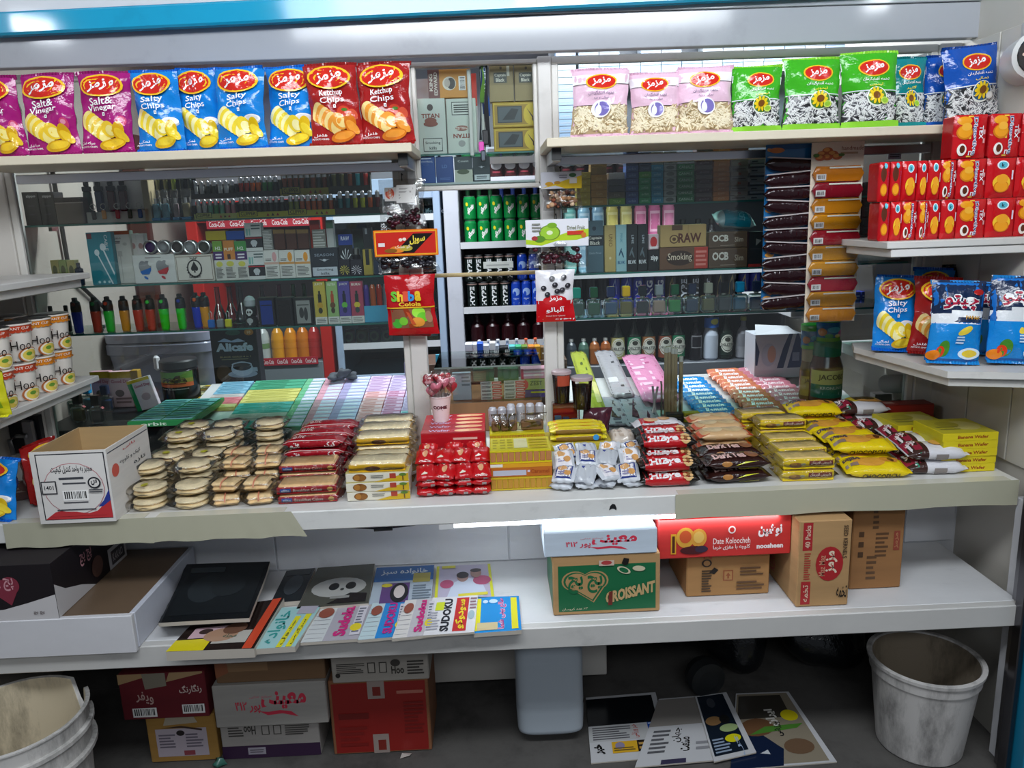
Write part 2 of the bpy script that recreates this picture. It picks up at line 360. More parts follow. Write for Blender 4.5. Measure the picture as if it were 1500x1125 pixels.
# white end board and blue corner post
struct('trim_3', MB().box(1.415, 1.905, 0, 1.47, 1.96, .80, 'cfced0/panel', .003).box(1.40, 1.86, 0, 1.418, 1.915, .86, '8d8c90/x', .004).box(1.385, 1.845, 0, 1.402, 1.88, .86, '6f6e73/x', .003))
struct('trim_4', MB().box(1.405, 1.80, 0, 1.62, 1.86, 2.2, '1d7fa3/panel', .006))
# header over the windows
struct('trim_5', MB().box(-1.75, 2.41, 2.07, 1.7, 2.45, 2.168, 'a6a9af/header', .002).box(-1.75, 2.405, 2.17, 1.7, 2.45, 2.36, 'a8abb1/header', .002))
t6 = MB().box(-1.75, 2.365, 2.151, 1.7, 2.404, 2.212, '1b9cc4/header', .006).box(-1.75, 2.37, 2.212, 1.7, 2.404, 2.34, 'd0d4da/header')
t6.v = [(x, y, z+.0165*(x+1.2)) for x, y, z in t6.v]; struct('trim_6', t6)          # the fascia runs slightly uphill
# window frames: three bays
FRY = 2.5
def frame(n, x0, x1, z0, z1, w=.022, glass=True, glass_z0=None):
    m = 'd6d3cc/panel'; fr = MB()
    for a, b, c, d in ((x0, z0, x1, z0+w), (x0, z1-w, x1, z1), (x0, z0+w, x0+w, z1-w), (x1-w, z0+w, x1, z1-w)): fr.box(a, FRY-.012, b, c, FRY+.018, d, m, .003)
    o = struct('window_%d' % n, fr)
    if glass: tag(MB().box(x0+w, FRY, glass_z0 or z0+w, x1-w, FRY+.004, z1-w, GLASS()).build('pane', o), kind=None)
    return o
frame(1, -1.485, -.275, .845, 2.065)
frame(2, -.222, .163, 1.686, 2.065, .014)
frame(3, .205, 1.40, .82, 2.07)
struct('trim_7', MB().box(-.275, FRY-.02, .80, -.222, FRY+.03, 2.065, 'd3d0cb/panel', .003))
struct('trim_8', MB().box(.163, FRY-.02, .80, .205, FRY+.03, 2.07, 'd3d0cb/panel', .003))
struct('trim_9', MB().box(-1.60, FRY-.02, .80, -1.485, FRY+.03, 2.065, 'cbc6bf/panel', .003))
struct('trim_10', MB().box(1.40, FRY-.02, .80, 1.47, FRY+.03, 2.07, 'cbc9c7/panel', .003))
# seller side: floor stays; low cabinet below the counter
struct('trim_12', MB().box(1.405, 2.56, 1.24, 1.468, 3.5, 2.06, '4a4541/panel'))
struct('trim_11', MB().box(-1.58, 2.93, 0, 1.46, 3.02, .80, '8f8a84/panel'))
# ------------------------------------------------------------------ counter
ct = empty('display_counter', 'long white counter carrying the rows of packed cakes', 'counter', loc=(0, 0, 0))
mb = MB().box(-1.6, 1.95, .795, 1.415, 3.02, .85, 'd9d8d4/lamin', .003); mb.build('worktop', ct)
pm = atY(898, 743, 1.9485); MB().add([(pm.x+a*.011, 1.9492, pm.z+b*.011) for a, b in ((-1, -.8), (-.7, .3), (-.1, .9), (.5, .7), (.9, -.3), (.8, -.9), (.3, -.5), (-.2, -.4))], [tuple(range(8))], '17181a').build('paint_mark', ct)
def tape(x0, x1, skew):
    q = MB(); S = lambda u, v, d=0: (x0+(x1-x0)*(u + (skew*(1-v) if u > .5 else -skew*(1-v)*.0)*.1), 1.9478-.0008*(1+sin(u*40))*(1-v)-d, .782+.070*v + .0022*sin(u*17)*(1-v))
    q.grid(S, 30, 4, 'b3b09a/g', True); q.box(x0+.01, 1.949, .8502, x1-.02, 1.985, .8512, 'cbc8b8/g'); return q.build('edge_tape', ct)
tape(-1.32, -.93, 0); tape(-.93, -.56, 1); tape(.47, 1.41, 0)
ls = empty('lower_shelf', 'low white shelf below the counter with magazines and cartons', 'shelf')
MB().box(-1.6, 1.90, .475, 1.412, 2.295, .52, 'd5d5d6/lamin', .003).build('shelf_board', ls)
MB().box(-1.6, 1.872, .458, 1.412, 1.90, .521, 'c6c4c0/lamin', .003).build('front_strip', ls)
# LED tube under the counter edge
lt = empty('strip_light', 'lit white tube lamp under the counter front', 'lamp')
MB().tube([(-.13, 1.964, .784), (.775, 1.964, .784)], .0052, 'f4f9ff/glow', 10).build('tube', lt)
MB().box(-.17, 1.952, .78, -.13, 1.98, .7945, 'c9c9c9').build('holder', lt); MB().box(.775, 1.952, .78, .79, 1.98, .7945, 'c9c9c9').build('holder', lt)
area('strip_light_glow', (.32, 1.964, .7725), (.32, 2.05, .5), 0.88, .02, 1.4, (.8, .9, 1.))
cb = MB().tube([(-.17, 2.0, .79), (-.25, 1.99, .782), (-.33, 1.985, .778), (-.42, 1.99, .784), (-.5, 2.0, .79)], .004, '15181c', 6); cb.tube([(-.30, 1.985, .779), (-.35, 1.985, .778)], .009, '15181c', 8)
tag(cb.build('lamp_cord'), 'thin black cord hanging under the counter beside the lit tube', 'cord')
# ------------------------------------------------------------------ front shelves for crisps and seeds
for nm, x0, x1, lab in (('crisp_shelf', -1.46, -.205, 'cream shelf board under the row of crisp bags'), ('seed_shelf', .165, 1.44, 'cream shelf board under the row of seed bags')):
    o = empty(nm, lab, 'shelf'); MB().box(x0, 2.20, 1.782, x1, 2.49, 1.806, 'd8cdb6/lamin', .002).build('board', o)
    for bx in ((x1-.03, ) if x0 < 0 else (x0+.03, )):
        MB().box(bx-.012, 2.24, 1.745, bx+.012, 2.49, 1.781, 'a9a7a4/x', .002).box(bx-.013, 2.235, 1.75, bx+.013, 2.262, 1.781, '1c1c1c').box(bx-.012, 2.46, 1.66, bx+.012, 2.475, 1.745, 'b5b2ae/x').build('bracket', o)
    q = MB().box(x0+.02, 2.47, 1.748, x1-.05, 2.488, 1.775, 'c9cdd8/x', .002); q.build('back_rail', o)
# ================================================================== crisps and seeds on the front shelves
WH = 'ffffff'
def logo(cu, cv, ru, rv, ring='f6c32a'): return [El(cu, cv, ru, rv, ring), El(cu, cv, ru*.9, rv*.86, 'd12a1e'), Tx('مزمز', cu, cv+rv*.05, ru*1.2, rv*1.0, WH, .1, .03)]
def crisp_heap(light, mid, dark):
    e = []
    for i in range(7): e.append(El(.17+i*.062, .41-i*.028, .135, .105-.003*i, (light, mid)[i % 2], .5))
    e += [El(.60, .29, .15, .095, mid, -.3), El(.64, .275, .10, .06, light, -.2), El(.80, .27, .11, .11, dark, .6), El(.84, .22, .13, .06, mid, -.5), El(.64, .115, .24, .065, dark, .12), El(.66, .125, .19, .042, mid, .12)]
    return e
def crisp_prints(l1, l2, kind, fa):
    e = []
    if kind == 'salt': e += [El(.78, .345, .17, .05, 'c9ccd2'), El(.78, .365, .17, .05, 'f7f7f7'), El(.78, .37, .13, .03, 'e3e4e8')]; cols = ('fdf3b0', 'f5d83a', 'e0b81a')
    elif kind == 'vinegar': e += [El(.84, .38, .09, .07, 'd84a78'), El(.84, .40, .05, .03, 'f0a0b8')]; cols = ('f8e58a', 'f0c832', 'dca818')
    else: e += [El(.70, .40, .13, .08, 'c8402a'), El(.86, .37, .10, .07, 'd2553a'), El(.72, .43, .06, .02, '4d7a2c')]; cols = ('f7d98c', 'ee9c3a', 'd8761c')
    e += crisp_heap(*cols) + logo(.49, .81, .42, .14)
    e += [Tx(l1, .50, .62, .44, .085, WH, .06, .01), Tx(l2, .50, .535, .46 if len(l2) < 6 else .56, .085, WH, .06, .01)]
    e += [Rr(.52, .445, .57, .485, WH), Rr(.535, .455, .555, .475, '888888'), Tx(fa, .2, .125, .26, .04, WH), Tx('POTATO CHIPS', .2, .085, .32, .02, WH)]
    return e
FL = dict(salt=('1583d8', '0e5fc0', 'Salty', 'Chips', 'نمکی', 'bright blue crisp bag with a pale salt bowl picture'),
          vinegar=('a81e78', '8c1560', 'Salt&', 'Vinegar', 'سرکه نمکی', 'magenta crisp bag with a vinegar flavour picture'),
          ketchup=('a3201f', '8a1614', 'Ketchup', 'Chips', 'فلفل', 'dark red crisp bag with a tomato picture'))
def crisp_bag(kind, W_, H, seed, T=.06): f = FL[kind]; return bag('crisp_bag', W_, H, T, f[0]+'/f', crisp_prints(f[2], f[3], kind, f[4]), f[1]+'/f', seed, wr=1.5)
ROW = [('vinegar', -42, 27, 108, 0, 'magenta vinegar crisp bag cut by the frame edge at the wall end'),
       ('vinegar', 27, 111, 104, .0, 'magenta vinegar crisp bag with a pointed bottom corner hanging over the cream shelf edge'),
       ('vinegar', 110, 189, 101, 0, 'magenta vinegar crisp bag touching the blue crisp bags on the cream shelf'),
       ('salt', 188, 263, 99, 0, 'blue salted crisp bag beside the magenta bags on the cream shelf'),
       ('salt', 258, 322, 96, .03, 'blue salted crisp bag squeezed narrow between two wider blue bags'),
       ('salt', 313, 389, 94, 0, 'glossy blue salted crisp bag in the middle of the crisp row'),
       ('salt', 386, 462, 93, .03, 'blue salted crisp bag half covered by a dark red bag'),
       ('ketchup', 446, 526, 89, 0, 'dark red ketchup crisp bag beside the blue crisp bags'),
       ('ketchup', 524, 606, 87, 0, 'dark red ketchup crisp bag at the shelf end by the white post')]
for i, (k, x0, x1, yt, dy, lab) in enumerate(ROW):
    Y = 2.245+dy; w, h, p = px_box(x0, yt, x1, 226, Y); top = atY((x0+x1)/2, yt, Y).z
    o = crisp_bag(k, w*.985, top-1.807, i+1, .05); o.location = (p.x, Y+.02, 1.8068); o.rotation_euler = (rad(-2), 0, rad(rnd.uniform(-5, 5))); tag(o, lab, 'crisp bag', 'crisp bags on the cream shelf')
# seed bags
def seeds_part(root, S, cols, v0, v1, n, seed, L=.026, Wd=.0088, skip=None):
    mb = MB(); rr = random.Random(seed)
    for _ in range(n):
        u, v = rr.uniform(.05, .95), rr.uniform(v0, v1)
        if skip and ((u-skip[0])/skip[2])**2+((v-skip[1])/skip[3])**2 < 1: continue
        p = Vector(S(u, v, .0012)); a = rr.choice((1, -1))*rr.uniform(.1, 1.3); du = (Vector(S(u+.01, v))-Vector(S(u-.01, v))).normalized(); dv = Vector((0, 0, 1))
        ax = du*cos(a)+dv*sin(a); bx = (dv*cos(a)-du*sin(a))*Wd/2; nr = Vector((0, -1, 0)); l = L*rr.uniform(.8, 1.1)/2
        ring = [p-ax*l, p-ax*l*.3-bx, p+ax*l*.55-bx*.8, p+ax*l, p+ax*l*.55+bx*.8, p-ax*l*.3+bx]; t1, t2 = p-ax*l*.4+nr*.0022, p+ax*l*.6+nr*.0022
        mb.add(ring+[t1, t2], [(0, 1, 6), (1, 2, 7, 6), (2, 3, 7), (3, 4, 7), (4, 5, 6, 7), (5, 0, 6)], rr.choice(cols))
        s2 = bx*.22; mb.add([t1-s2+nr*.0003-ax*l*.3, t2-s2+nr*.0003, t2+s2+nr*.0003, t1+s2+nr*.0003-ax*l*.3], [(0, 1, 2, 3)], cols[-1])
    tag(mb.build('seeds', root), kind='stuff')
def seed_bag(style, W_, H, seed, T=.06):
    if style == 'pink':
        e = [Rr(.0, .76, 1, .90, 'f4eef2'), Rr(0, .755, 1, .762, '3a2a30'), Rr(0, .455, 1, .462, '3a2a30')] + logo(.5, .79, .28, .115) + [Tx('تخمه آفتابگردان', .5, .625, .46, .06, '6b5a7c', 0, .01), Tx('نمکی و زرد', .5, .555, .28, .035, '6b5a7c'), El(.5, .40, .17, .125, 'f7f3f7'), El(.52, .40, .13, .10, '7d72b8'), El(.46, .385, .055, .07, 'f4f2f6'), Rr(.445, .44, .475, .50, 'f4f2f6')]
        body, lo, seal, cols, sk = 'e9c3d6/f', 'b8a17c', 'e3b4cc/f', ('c9b48c/m', 'd8c6a0/m', 'b59b6c/m', 'efe3c6/m'), (.5, .4, .19, .14)
    else:
        cm, ck, sl = dict(green=('3fae22', '2c8a18', '8fd43a'), teal=('12868c', '0c6a70', '1a9aa0'), blue=('1552b0', '0d3a86', '1a63c8'))[style]
        fa = dict(green='لیمویی', teal='گلپر', blue='نمکی')[style]
        e = [Pg([(0, .75), (1, .70), (1, .81), (0, .86)], 'f2f4f0')] + logo(.55, .77, .28, .11) + [Tx('تخمه آفتابگردان', .58, .625, .5, .05, 'f4f6f0', 0, .012), Tx(fa, .58, .555, .26, .045, 'f0e43a', 0, .012), Rr(0, .470, 1, .482, 'e8eef0'), El(.58, .395, .19, .13, 'eef2e8'), El(.58, .40, .17, .115, '5a8a3a' if style == 'green' else '3a6a8a')]
        for k in range(10): a = k*pi/5; e.append(El(.56+.10*cos(a), .41+.07*sin(a), .046, .024, 'f2cf1f', a))
        e += [El(.56, .41, .065, .048, '7a4a1a'), El(.70, .335, .075, .045, 'cfe66a' if style != 'blue' else 'e8e6dc'), El(.70, .338, .055, .03, '9ccb3c' if style != 'blue' else 'f6f4ee'), Rr(0, .0, 1, .085, sl)]
        body, lo, seal, cols, sk = cm+'/f', '2e2e30', sl+'/f' if style == 'green' else ck+'/f', ('5c5c60/m', '78787c/m', '6a6a6e/m', 'e4e4e2/m'), (.6, .39, .17, .12)
    root = bag('seed_bag', W_, H, T, body, [Rr(.0, .06, 1, .46, lo)] + e, seal, seed)
    seeds_part(root, bag_map(W_, H, T, seed), cols, .10, .44, 210, seed, skip=sk); return root
SB = [('pink', 836, 924, 97, 0, 'pink seed bag with a folded-in side, next to the white post'), ('pink', 922, 998, 103, .01, 'pink seed bag in the middle of the three pink ones'), ('pink', 994, 1078, 94, 0, 'pink seed bag touching the green seed bags'),
      ('green', 1074, 1150, 93, .0, 'green seed bag standing lowest, next to the pink bags'), ('green', 1148, 1237, 81, 0, 'green seed bag with a big white glare, between two green bags'), ('green', 1235, 1319, 72, -.01, 'tall lime green seed bag in front of the teal one'),
      ('teal', 1304, 1362, 80, .06, 'teal seed bag half hidden behind the tall lime green bag'), ('blue', 1358, 1412, 78, .075, 'dark blue seed bag tucked behind the leaning blue one'), ('blue', 1388, 1476, 62, -.01, 'blue seed bag leaning at the end above the red biscuit packs')]
for i, (k, x0, x1, yt, dy, lab) in enumerate(SB):
    Y = 2.25+dy; w, h, p = px_box(x0, yt, x1, 200, Y); top = atY((x0+x1)/2, yt, Y).z
    o = seed_bag(k, w*.98, top-1.807, i+3, .05); o.location = (p.x, Y+.02, 1.8068); o.rotation_euler = (rad(-3), rad(-5 if i == 8 else 0), rad(rnd.uniform(-7, 4))); tag(o, lab, 'seed bag', 'seed bags on the cream shelf')
# camera housing under the header
cc = empty('security_camera', 'white round security camera with a dark lens ring under the header', 'camera', loc=atY(1500, 92, 2.2))
MB().lathe([(.001, 0), (.055, 0), (.062, .01), (.062, .13), (.05, .14)], 'dcdcda', 24).build('housing', cc, rot=(rad(90), 0, 0))
MB().lathe([(.001, .004), (.028, .004), (.05, -.004), (.052, 0), (.05, .006)], '26211f/g', 24, mats=None).build('lens_ring', cc, loc=(0, -.14, 0), rot=(rad(90), 0, 0))
q = MB()
for k in range(8): a = k*pi/4; q.lathe([(.004, 0), (.004, .003)], 'b8a090/x', 8, .038*cos(a), .038*sin(a), .004)
q.build('diode_ring', cc, loc=(0, -.14, 0), rot=(rad(90), 0, 0)); MB().lathe([(.02, 0), (.015, .006), (.001, .009)], '0c0c10/g', 16).build('lens', cc, loc=(0, -.145, 0), rot=(rad(90), 0, 0))
MB().box(-.015, -.04, .055, .015, 0, .10, 'd8d8d6').build('mount', cc); cc.rotation_euler = (0, 0, rad(-20))
# ================================================================== biscuit packs on the wall shelf
o = empty('biscuit_shelf', 'double white shelf board under the stacked red biscuit packs', 'shelf')
MB().box(1.06, 2.06, 1.478, 1.47, 2.40, 1.497, 'd6d4cf/lamin', .002).build('board', o); MB().box(1.075, 2.065, 1.455, 1.47, 2.40, 1.477, 'e0deda/lamin', .002).build('board', o)
BZ = 1.4975
def biscuit_prints(t):
    RD, OR, DO = 'c4141c', 'f0a01e', 'd87c12'
    if t == 'A': return [Pg([(.42, .03), (.56, .03), (.50, .5), (.56, .97), (.40, .97), (.44, .5)], 'f3d048'), El(.28, .86, .22, .10, OR), El(.30, .60, .24, .17, DO), El(.30, .61, .20, .14, OR), El(.34, .72, .15, .09, 'f6b43c'), El(.24, .20, .14, .14, 'f4ece2'), El(.25, .21, .08, .09, '5a2a14'), Tx('Digestive', .585, .5, .17, .88, 'f0eef4', 270, .06), Tx('Digestive', .585, .5, .16, .86, '1a2a70', 270, .0), Tx('TEX', .77, .58, .12, .30, 'f2f0f4', 270, .02), Ln(.84, .3, .9, .7, 2, 'e0a0a0'), Tx('n', .48, .12, .10, .10, 'e8e6ea')]
    if t == 'B': return [El(.5, .82, .2, .11, 'e8f2f6'), El(.5, .82, .15, .085, '58b8cc'), Tx('k', .5, .82, .1, .09, '152030', 0, .03), El(.48, .38, .30, .20, 'f6c832'), El(.48, .28, .26, .15, DO), El(.48, .28, .22, .13, OR), El(.50, .47, .2, .12, 'f0a428'), Rr(.80, .45, .86, .68, 'e8d8e8')]
    return [El(.35, .7, .25, .2, '5a2a18'), El(.4, .3, .3, .16, DO), El(.4, .3, .24, .12, OR), Tx('Digestive', .75, .45, .14, .6, 'a03058', 270), El(.5, .9, .15, .07, '58b8cc')]
def biscuit(t, w, h, d=.07):
    mb = MB(); n = 10
    S0 = face_map(w, d, h, 'F')
    def S(u, v, dd=0): x, y, z = S0(u, v, dd); k = (1-abs(2*u-1)**6)*(1-abs(2*v-1)**8); return (x*(1-.02*(1-k)), y + .008*(1-k) , z)
    mb.grid(lambda u, v: S(u, v), n, n, 'c4141c/f', True); mb.box(-w*.49, -d/2+.0085, .0005, w*.49, d/2, h-.0005, 'b81018/f', .004)
    mb.prints(S, biscuit_prints(t), True, .0006, .0004, 'g'); return mb.build('biscuit_pack')
E1 = [1290, 1306, 1323, 1346, 1361, 1380, 1403, 1446, 1489, 1530]
TY = 2.10; n_b = 0
for row, (y0, y1, types, where) in enumerate(((293, 352, 'CBAABBABA', 'bottom'), (236, 293, 'CCBBBAABB', 'middle'))):
    for i, t in enumerate(types):
        w, h, p = px_box(E1[i], y0, E1[i+1], y1, TY); H_ = .105
        o = biscuit(t, w-.001, H_-.001); o.location = (p.x, TY+.035+rnd.uniform(0, .006), BZ+row*H_)
        tag(o, 'red biscuit pack, %s of the %s row counted from the glass toward the wall' % (ORD[i], where), 'biscuit pack', 'red biscuit packs on the wall shelf')
for i, (a, b) in enumerate(((1400, 1448), (1450, 1498), (1499, 1540))):
    w, h, p = px_box(a, 168, b, 236, TY); o = biscuit('A', w-.001, .112); o.location = (p.x, TY+.037, BZ+.2105)
    o.rotation_euler = (0, 0, rad((-3, 4, 0)[i])); tag(o, ('upright red biscuit pack on top of the stack, next to the seed shelf', 'upright red biscuit pack on top of the stack, second from the seed shelf', 'red biscuit pack on top of the stack, cut by the frame edge')[i], 'biscuit pack', 'red biscuit packs on the wall shelf')
# ------------------------------------------------------------------ corner shelf with crisps
o = empty('corner_shelf', 'white angled corner shelf holding blue and red snack bags', 'shelf')
pts = [(1.13, 2.36), (1.19, 1.955), (1.46, 1.87), (1.46, 2.44), (1.16, 2.44)]
def slab(pts, z0, z1, m): n = len(pts); return MB().add([(x, y, z) for z in (z0, z1) for x, y in pts], [tuple(range(n-1, -1, -1)), tuple(range(n, 2*n))]+[(i, (i+1) % n, n+(i+1) % n, n+i) for i in range(n)], m)
slab(pts, 1.142, 1.16, 'd8d5cf/lamin').build('board', o); slab([(x+.012, y+.012) for x, y in pts], 1.118, 1.141, 'd0cdc6/lamin').build('board', o)
def chee(W_, H, seed):
    e = [Rr(0, .50, 1, 1, '1c2c4c'), Rr(0, .46, 1, .60, 'eef0f2'), Rr(.3, .56, 1, .64, 'eef0f2'), Tx('چی‌تو'.replace('\u200c', ''), .5, .73, .72, .20, 'f6f6f6', 0, .09), Tx('چیتو', .5, .73, .70, .18, 'b01838', 0, .02), Tx('PAFAK', .72, .56, .32, .04, 'c8941c', 0, .02), El(.82, .86, .1, .035, 'b8201e'),
         Rr(0, .06, 1, .48, '1a8ad8'), El(.58, .40, .13, .045, 'f2d648', .3), El(.26, .18, .10, .10, '4a8a2e'), El(.20, .14, .08, .07, 'e0401e'), El(.10, .10, .12, .06, 'e8821c'), El(.75, .13, .2, .07, 'd8eaf4'), El(.75, .13, .14, .045, 'e8c83a'), Ln(.45, .24, .6, .34, 3, 'cfe6f4')]
    return bag('snack_bag', W_, H, .07, '1a6fc4/f', e, '1f84cc/f', seed)
CB = [('salt', 1282, 1342, 393, 505, 2.24, 'blue salted crisp bag at the front corner of the angled wall shelf'), ('salt', 1334, 1388, 388, 500, 2.34, 'blue crisp bag standing behind the red one on the angled shelf'), ('ketchup', 1336, 1402, 396, 510, 2.17, 'dark red ketchup crisp bag between blue bags on the angled shelf'),
      ('chee', 1362, 1436, 402, 524, 2.03, 'sky blue and navy snack bag in front on the angled shelf'), ('chee', 1416, 1464, 412, 518, 2.14, 'navy snack bag showing its edge between two alike bags'), ('chee', 1452, 1530, 402, 530, 2.0, 'sky blue and navy snack bag cut by the frame, by the wall')]
for i, (k, x0, x1, y0, y1, Y, lab) in enumerate(CB):
    w, h, p = px_box(x0, y0, x1, y1, Y); o = crisp_bag(k, w, h, 20+i, .055) if k != 'chee' else chee(w, h, 30+i)
    o.name = 'snack_bag' if k == 'chee' else 'crisp_bag'; o.location = (p.x, Y, 1.1642); o.rotation_euler = (rad(-8), rad(3), rad(-16 if k != 'chee' else -10)); tag(o, lab, 'crisp bag' if k != 'chee' else 'snack bag', 'snack bags on the angled wall shelf')
for i, (px, py, Y) in enumerate(((1412, 392, 2.37), (1468, 402, 2.36))):
    w, h, p = px_box(px-30, py, px+30, 505, Y); o = bag('snack_bag', w, h, .045, '241a20/f', [Rr(.1, .3, .9, .6, '38242c')], None, 40+i); o.location = (p.x, Y, 1.1612); o.rotation_euler = (rad(-8), 0, rad(-20))
    tag(o, ('dark maroon snack bag at the back of the angled shelf, near the glass', 'dark maroon snack bag at the back of the angled shelf, near the wall')[i], 'snack bag', 'snack bags on the angled wall shelf')
# ================================================================== wall shelves with noodle cups
def side_shelf(z, x1, lab, yn=1.75, yf=2.46, y1=None):
    o = empty('wall_shelf', lab, 'shelf'); MB().box(-1.6, yn, z-.018, x1, yf, z, 'd4d2ce/lamin', .002).build('board', o); MB().box(-1.6, yn, z-.043, x1-.02, yf-.02, z-.019, 'dcdad6/lamin', .002).build('board', o); return o
side_shelf(1.475, -1.255, 'upper white wall shelf above the noodle cups'); side_shelf(1.148, -1.275, 'white wall shelf holding two rows of noodle cups')
def noodle(top):
    r0, r1, h = .037, .0465, .105; S = cyl_map(r0, h, 170, r1); mb = MB()
    mb.lathe([(r0-.003, 0), (r0, .004), (r1, h-.006), (r1+.003, h-.004), (r1+.003, h), (r1-.002, h+.001)], 'e9e2d8/g', 28)
    E_ = [Pg([(0, 0), (.45, 0), (.30, .12), (.12, .40), (0, .45)], 'd88a5a'), Rr(0, .80, 1, .965, top)] + [El(.05+.1*k, .80, .05, .03, top) for k in range(10)] + [Tx('INSTANT CUP', .5, .885, .5, .07, 'f6e8d8'), El(.72, .17, .24, .20, 'b8683a'), El(.73, .17, .21, .175, 'f4ecd8'), El(.73, .17, .17, .14, 'e8cf5a'), El(.70, .20, .07, .05, '6a9a3a'), El(.79, .14, .05, .04, 'f2e08a'), Tx('Hoo', .56, .44, .36, .24, '2a2422', 0, 0), Tx('noodle', .34, .60, .16, .04, 'b05040')]
    mb.prints(S, E_, True, .0006, .0004, 'g'); root = empty('noodle_cup'); mb.build('cup', root)
    MB().lathe([(r1+.002, h+.001), (r1-.004, h+.003), (r1-.012, h+.0015), (.001, h+.002)], 'c9cbd0/x', 28).build('foil_lid', root); return root
NC = {'r': Proto(noodle('c8482a')), 'o': Proto(noodle('e08a24'))}
for r, (nm, z, spots) in enumerate((('lower', 1.149, ((-1.32, 2.02, 'r'), (-1.325, 2.13, 'r'), (-1.33, 2.235, 'o'), (-1.335, 2.34, 'o'), (-1.43, 1.99, 'r'), (-1.44, 2.10, 'r'), (-1.45, 2.21, 'o'), (-1.45, 2.32, 'o'))),
                                    ('upper', 1.2565, ((-1.32, 2.03, 'r'), (-1.325, 2.14, 'r'), (-1.33, 2.245, 'o'), (-1.335, 2.35, 'o'), (-1.43, 2.0, 'r'), (-1.44, 2.11, 'r'), (-1.45, 2.22, 'o'), (-1.45, 2.33, 'o'))))):
    for i, (x, y, c) in enumerate(spots):
        NC[c].put((x, y, z), 'cream noodle cup, %s rim band, %s row, %s back, %s line' % ('red' if c == 'r' else 'orange', nm, ORD[i % 4], 'outer' if i < 4 else 'wall side'), 'noodle cup', 'noodle cups on the wall shelf', rz=rad(38+rnd.uniform(-8, 8)))
o = bag('crisp_bag', .14, .2, .06, '9c1b6c/f', crisp_prints('Salt&', 'Vinegar', 'vinegar', 'سرکه'), None, 55); o.location = (-1.345, 2.02, 1.476); tag(o, 'crisp bag edge peeking in above the upper wall shelf', 'crisp bag')
o = bag('snack_bag', .11, .12, .05, 'c8c41e/f', [Rr(.1, .2, .9, .5, '7a9a1c'), El(.5, .7, .3, .12, 'f0e86a')], None, 56); o.location = (-1.29, 1.93, 1.149); tag(o, 'yellow green sachet bag in front of the noodle cups', 'snack bag')
# ================================================================== seller side: glass shelves behind the windows
def glass_shelf(x0, x1, z, lab):
    o = empty('glass_shelf', lab, 'shelf'); q = MB().box(x0, 2.585, z-.006, x1, 2.83, z, clear('cfe6de', .03, .03), faces={'F': '2f6f66/g'}); q.build('pane', o)
    for x in (x0+.05, x1-.06): MB().box(x, 2.80, z-.02, x+.012, 2.84, z-.0065, 'b0b0ae/x').build('bracket', o)
LZ, RZ = (1.625, 1.424, 1.266), (1.625, 1.404, 1.254)
for z, n in zip(LZ, ('top', 'middle', 'bottom')): glass_shelf(-1.598, -.285, z, '%s glass shelf behind the wide window with the lighters' % n)
for z, n in zip(RZ, ('top', 'middle', 'bottom')): glass_shelf(.215, 1.469, z, '%s glass shelf behind the window with the perfumes' % n)
def pb(name, x0, yt, x1, z, Y, depth, m, prints=None, label=None, cat='box', group=None, rz=0., faces=None, gap=.0006):
    """carton whose front spans those picture columns, standing on height z at depth Y"""
    w, h, p = px_box(x0, yt, x1, yt+20, Y); top = atY((x0+x1)/2, yt, Y).z
    o = carton(name, w-gap*2, depth, top-z-gap, m, prints, faces); o.location = (p.x, Y+depth/2, z+.0003); o.rotation_euler = (0, 0, rad(rz)); return tag(o, label, cat, group)
def stack(name, x0, x1, z, Y, depth, h, specs, label, group, cat='box'):
    """a pile of alike flat boxes: specs = [(material, prints)] from the bottom"""
    w, _, p = px_box(x0, 300, x1, 320, Y); cache = {}
    for i, (m, pr) in enumerate(specs):
        k = (m, str(pr))
        if k not in cache: cache[k] = Proto(carton(name, w-.002, depth, h-.0006, m, pr, None, .0008))
        cache[k].put((p.x+rnd.uniform(-.0008, .0008), Y+depth/2+rnd.uniform(0, .003), z+.0003+i*h), label % (ORD[i] + ' from the bottom'), cat, group)
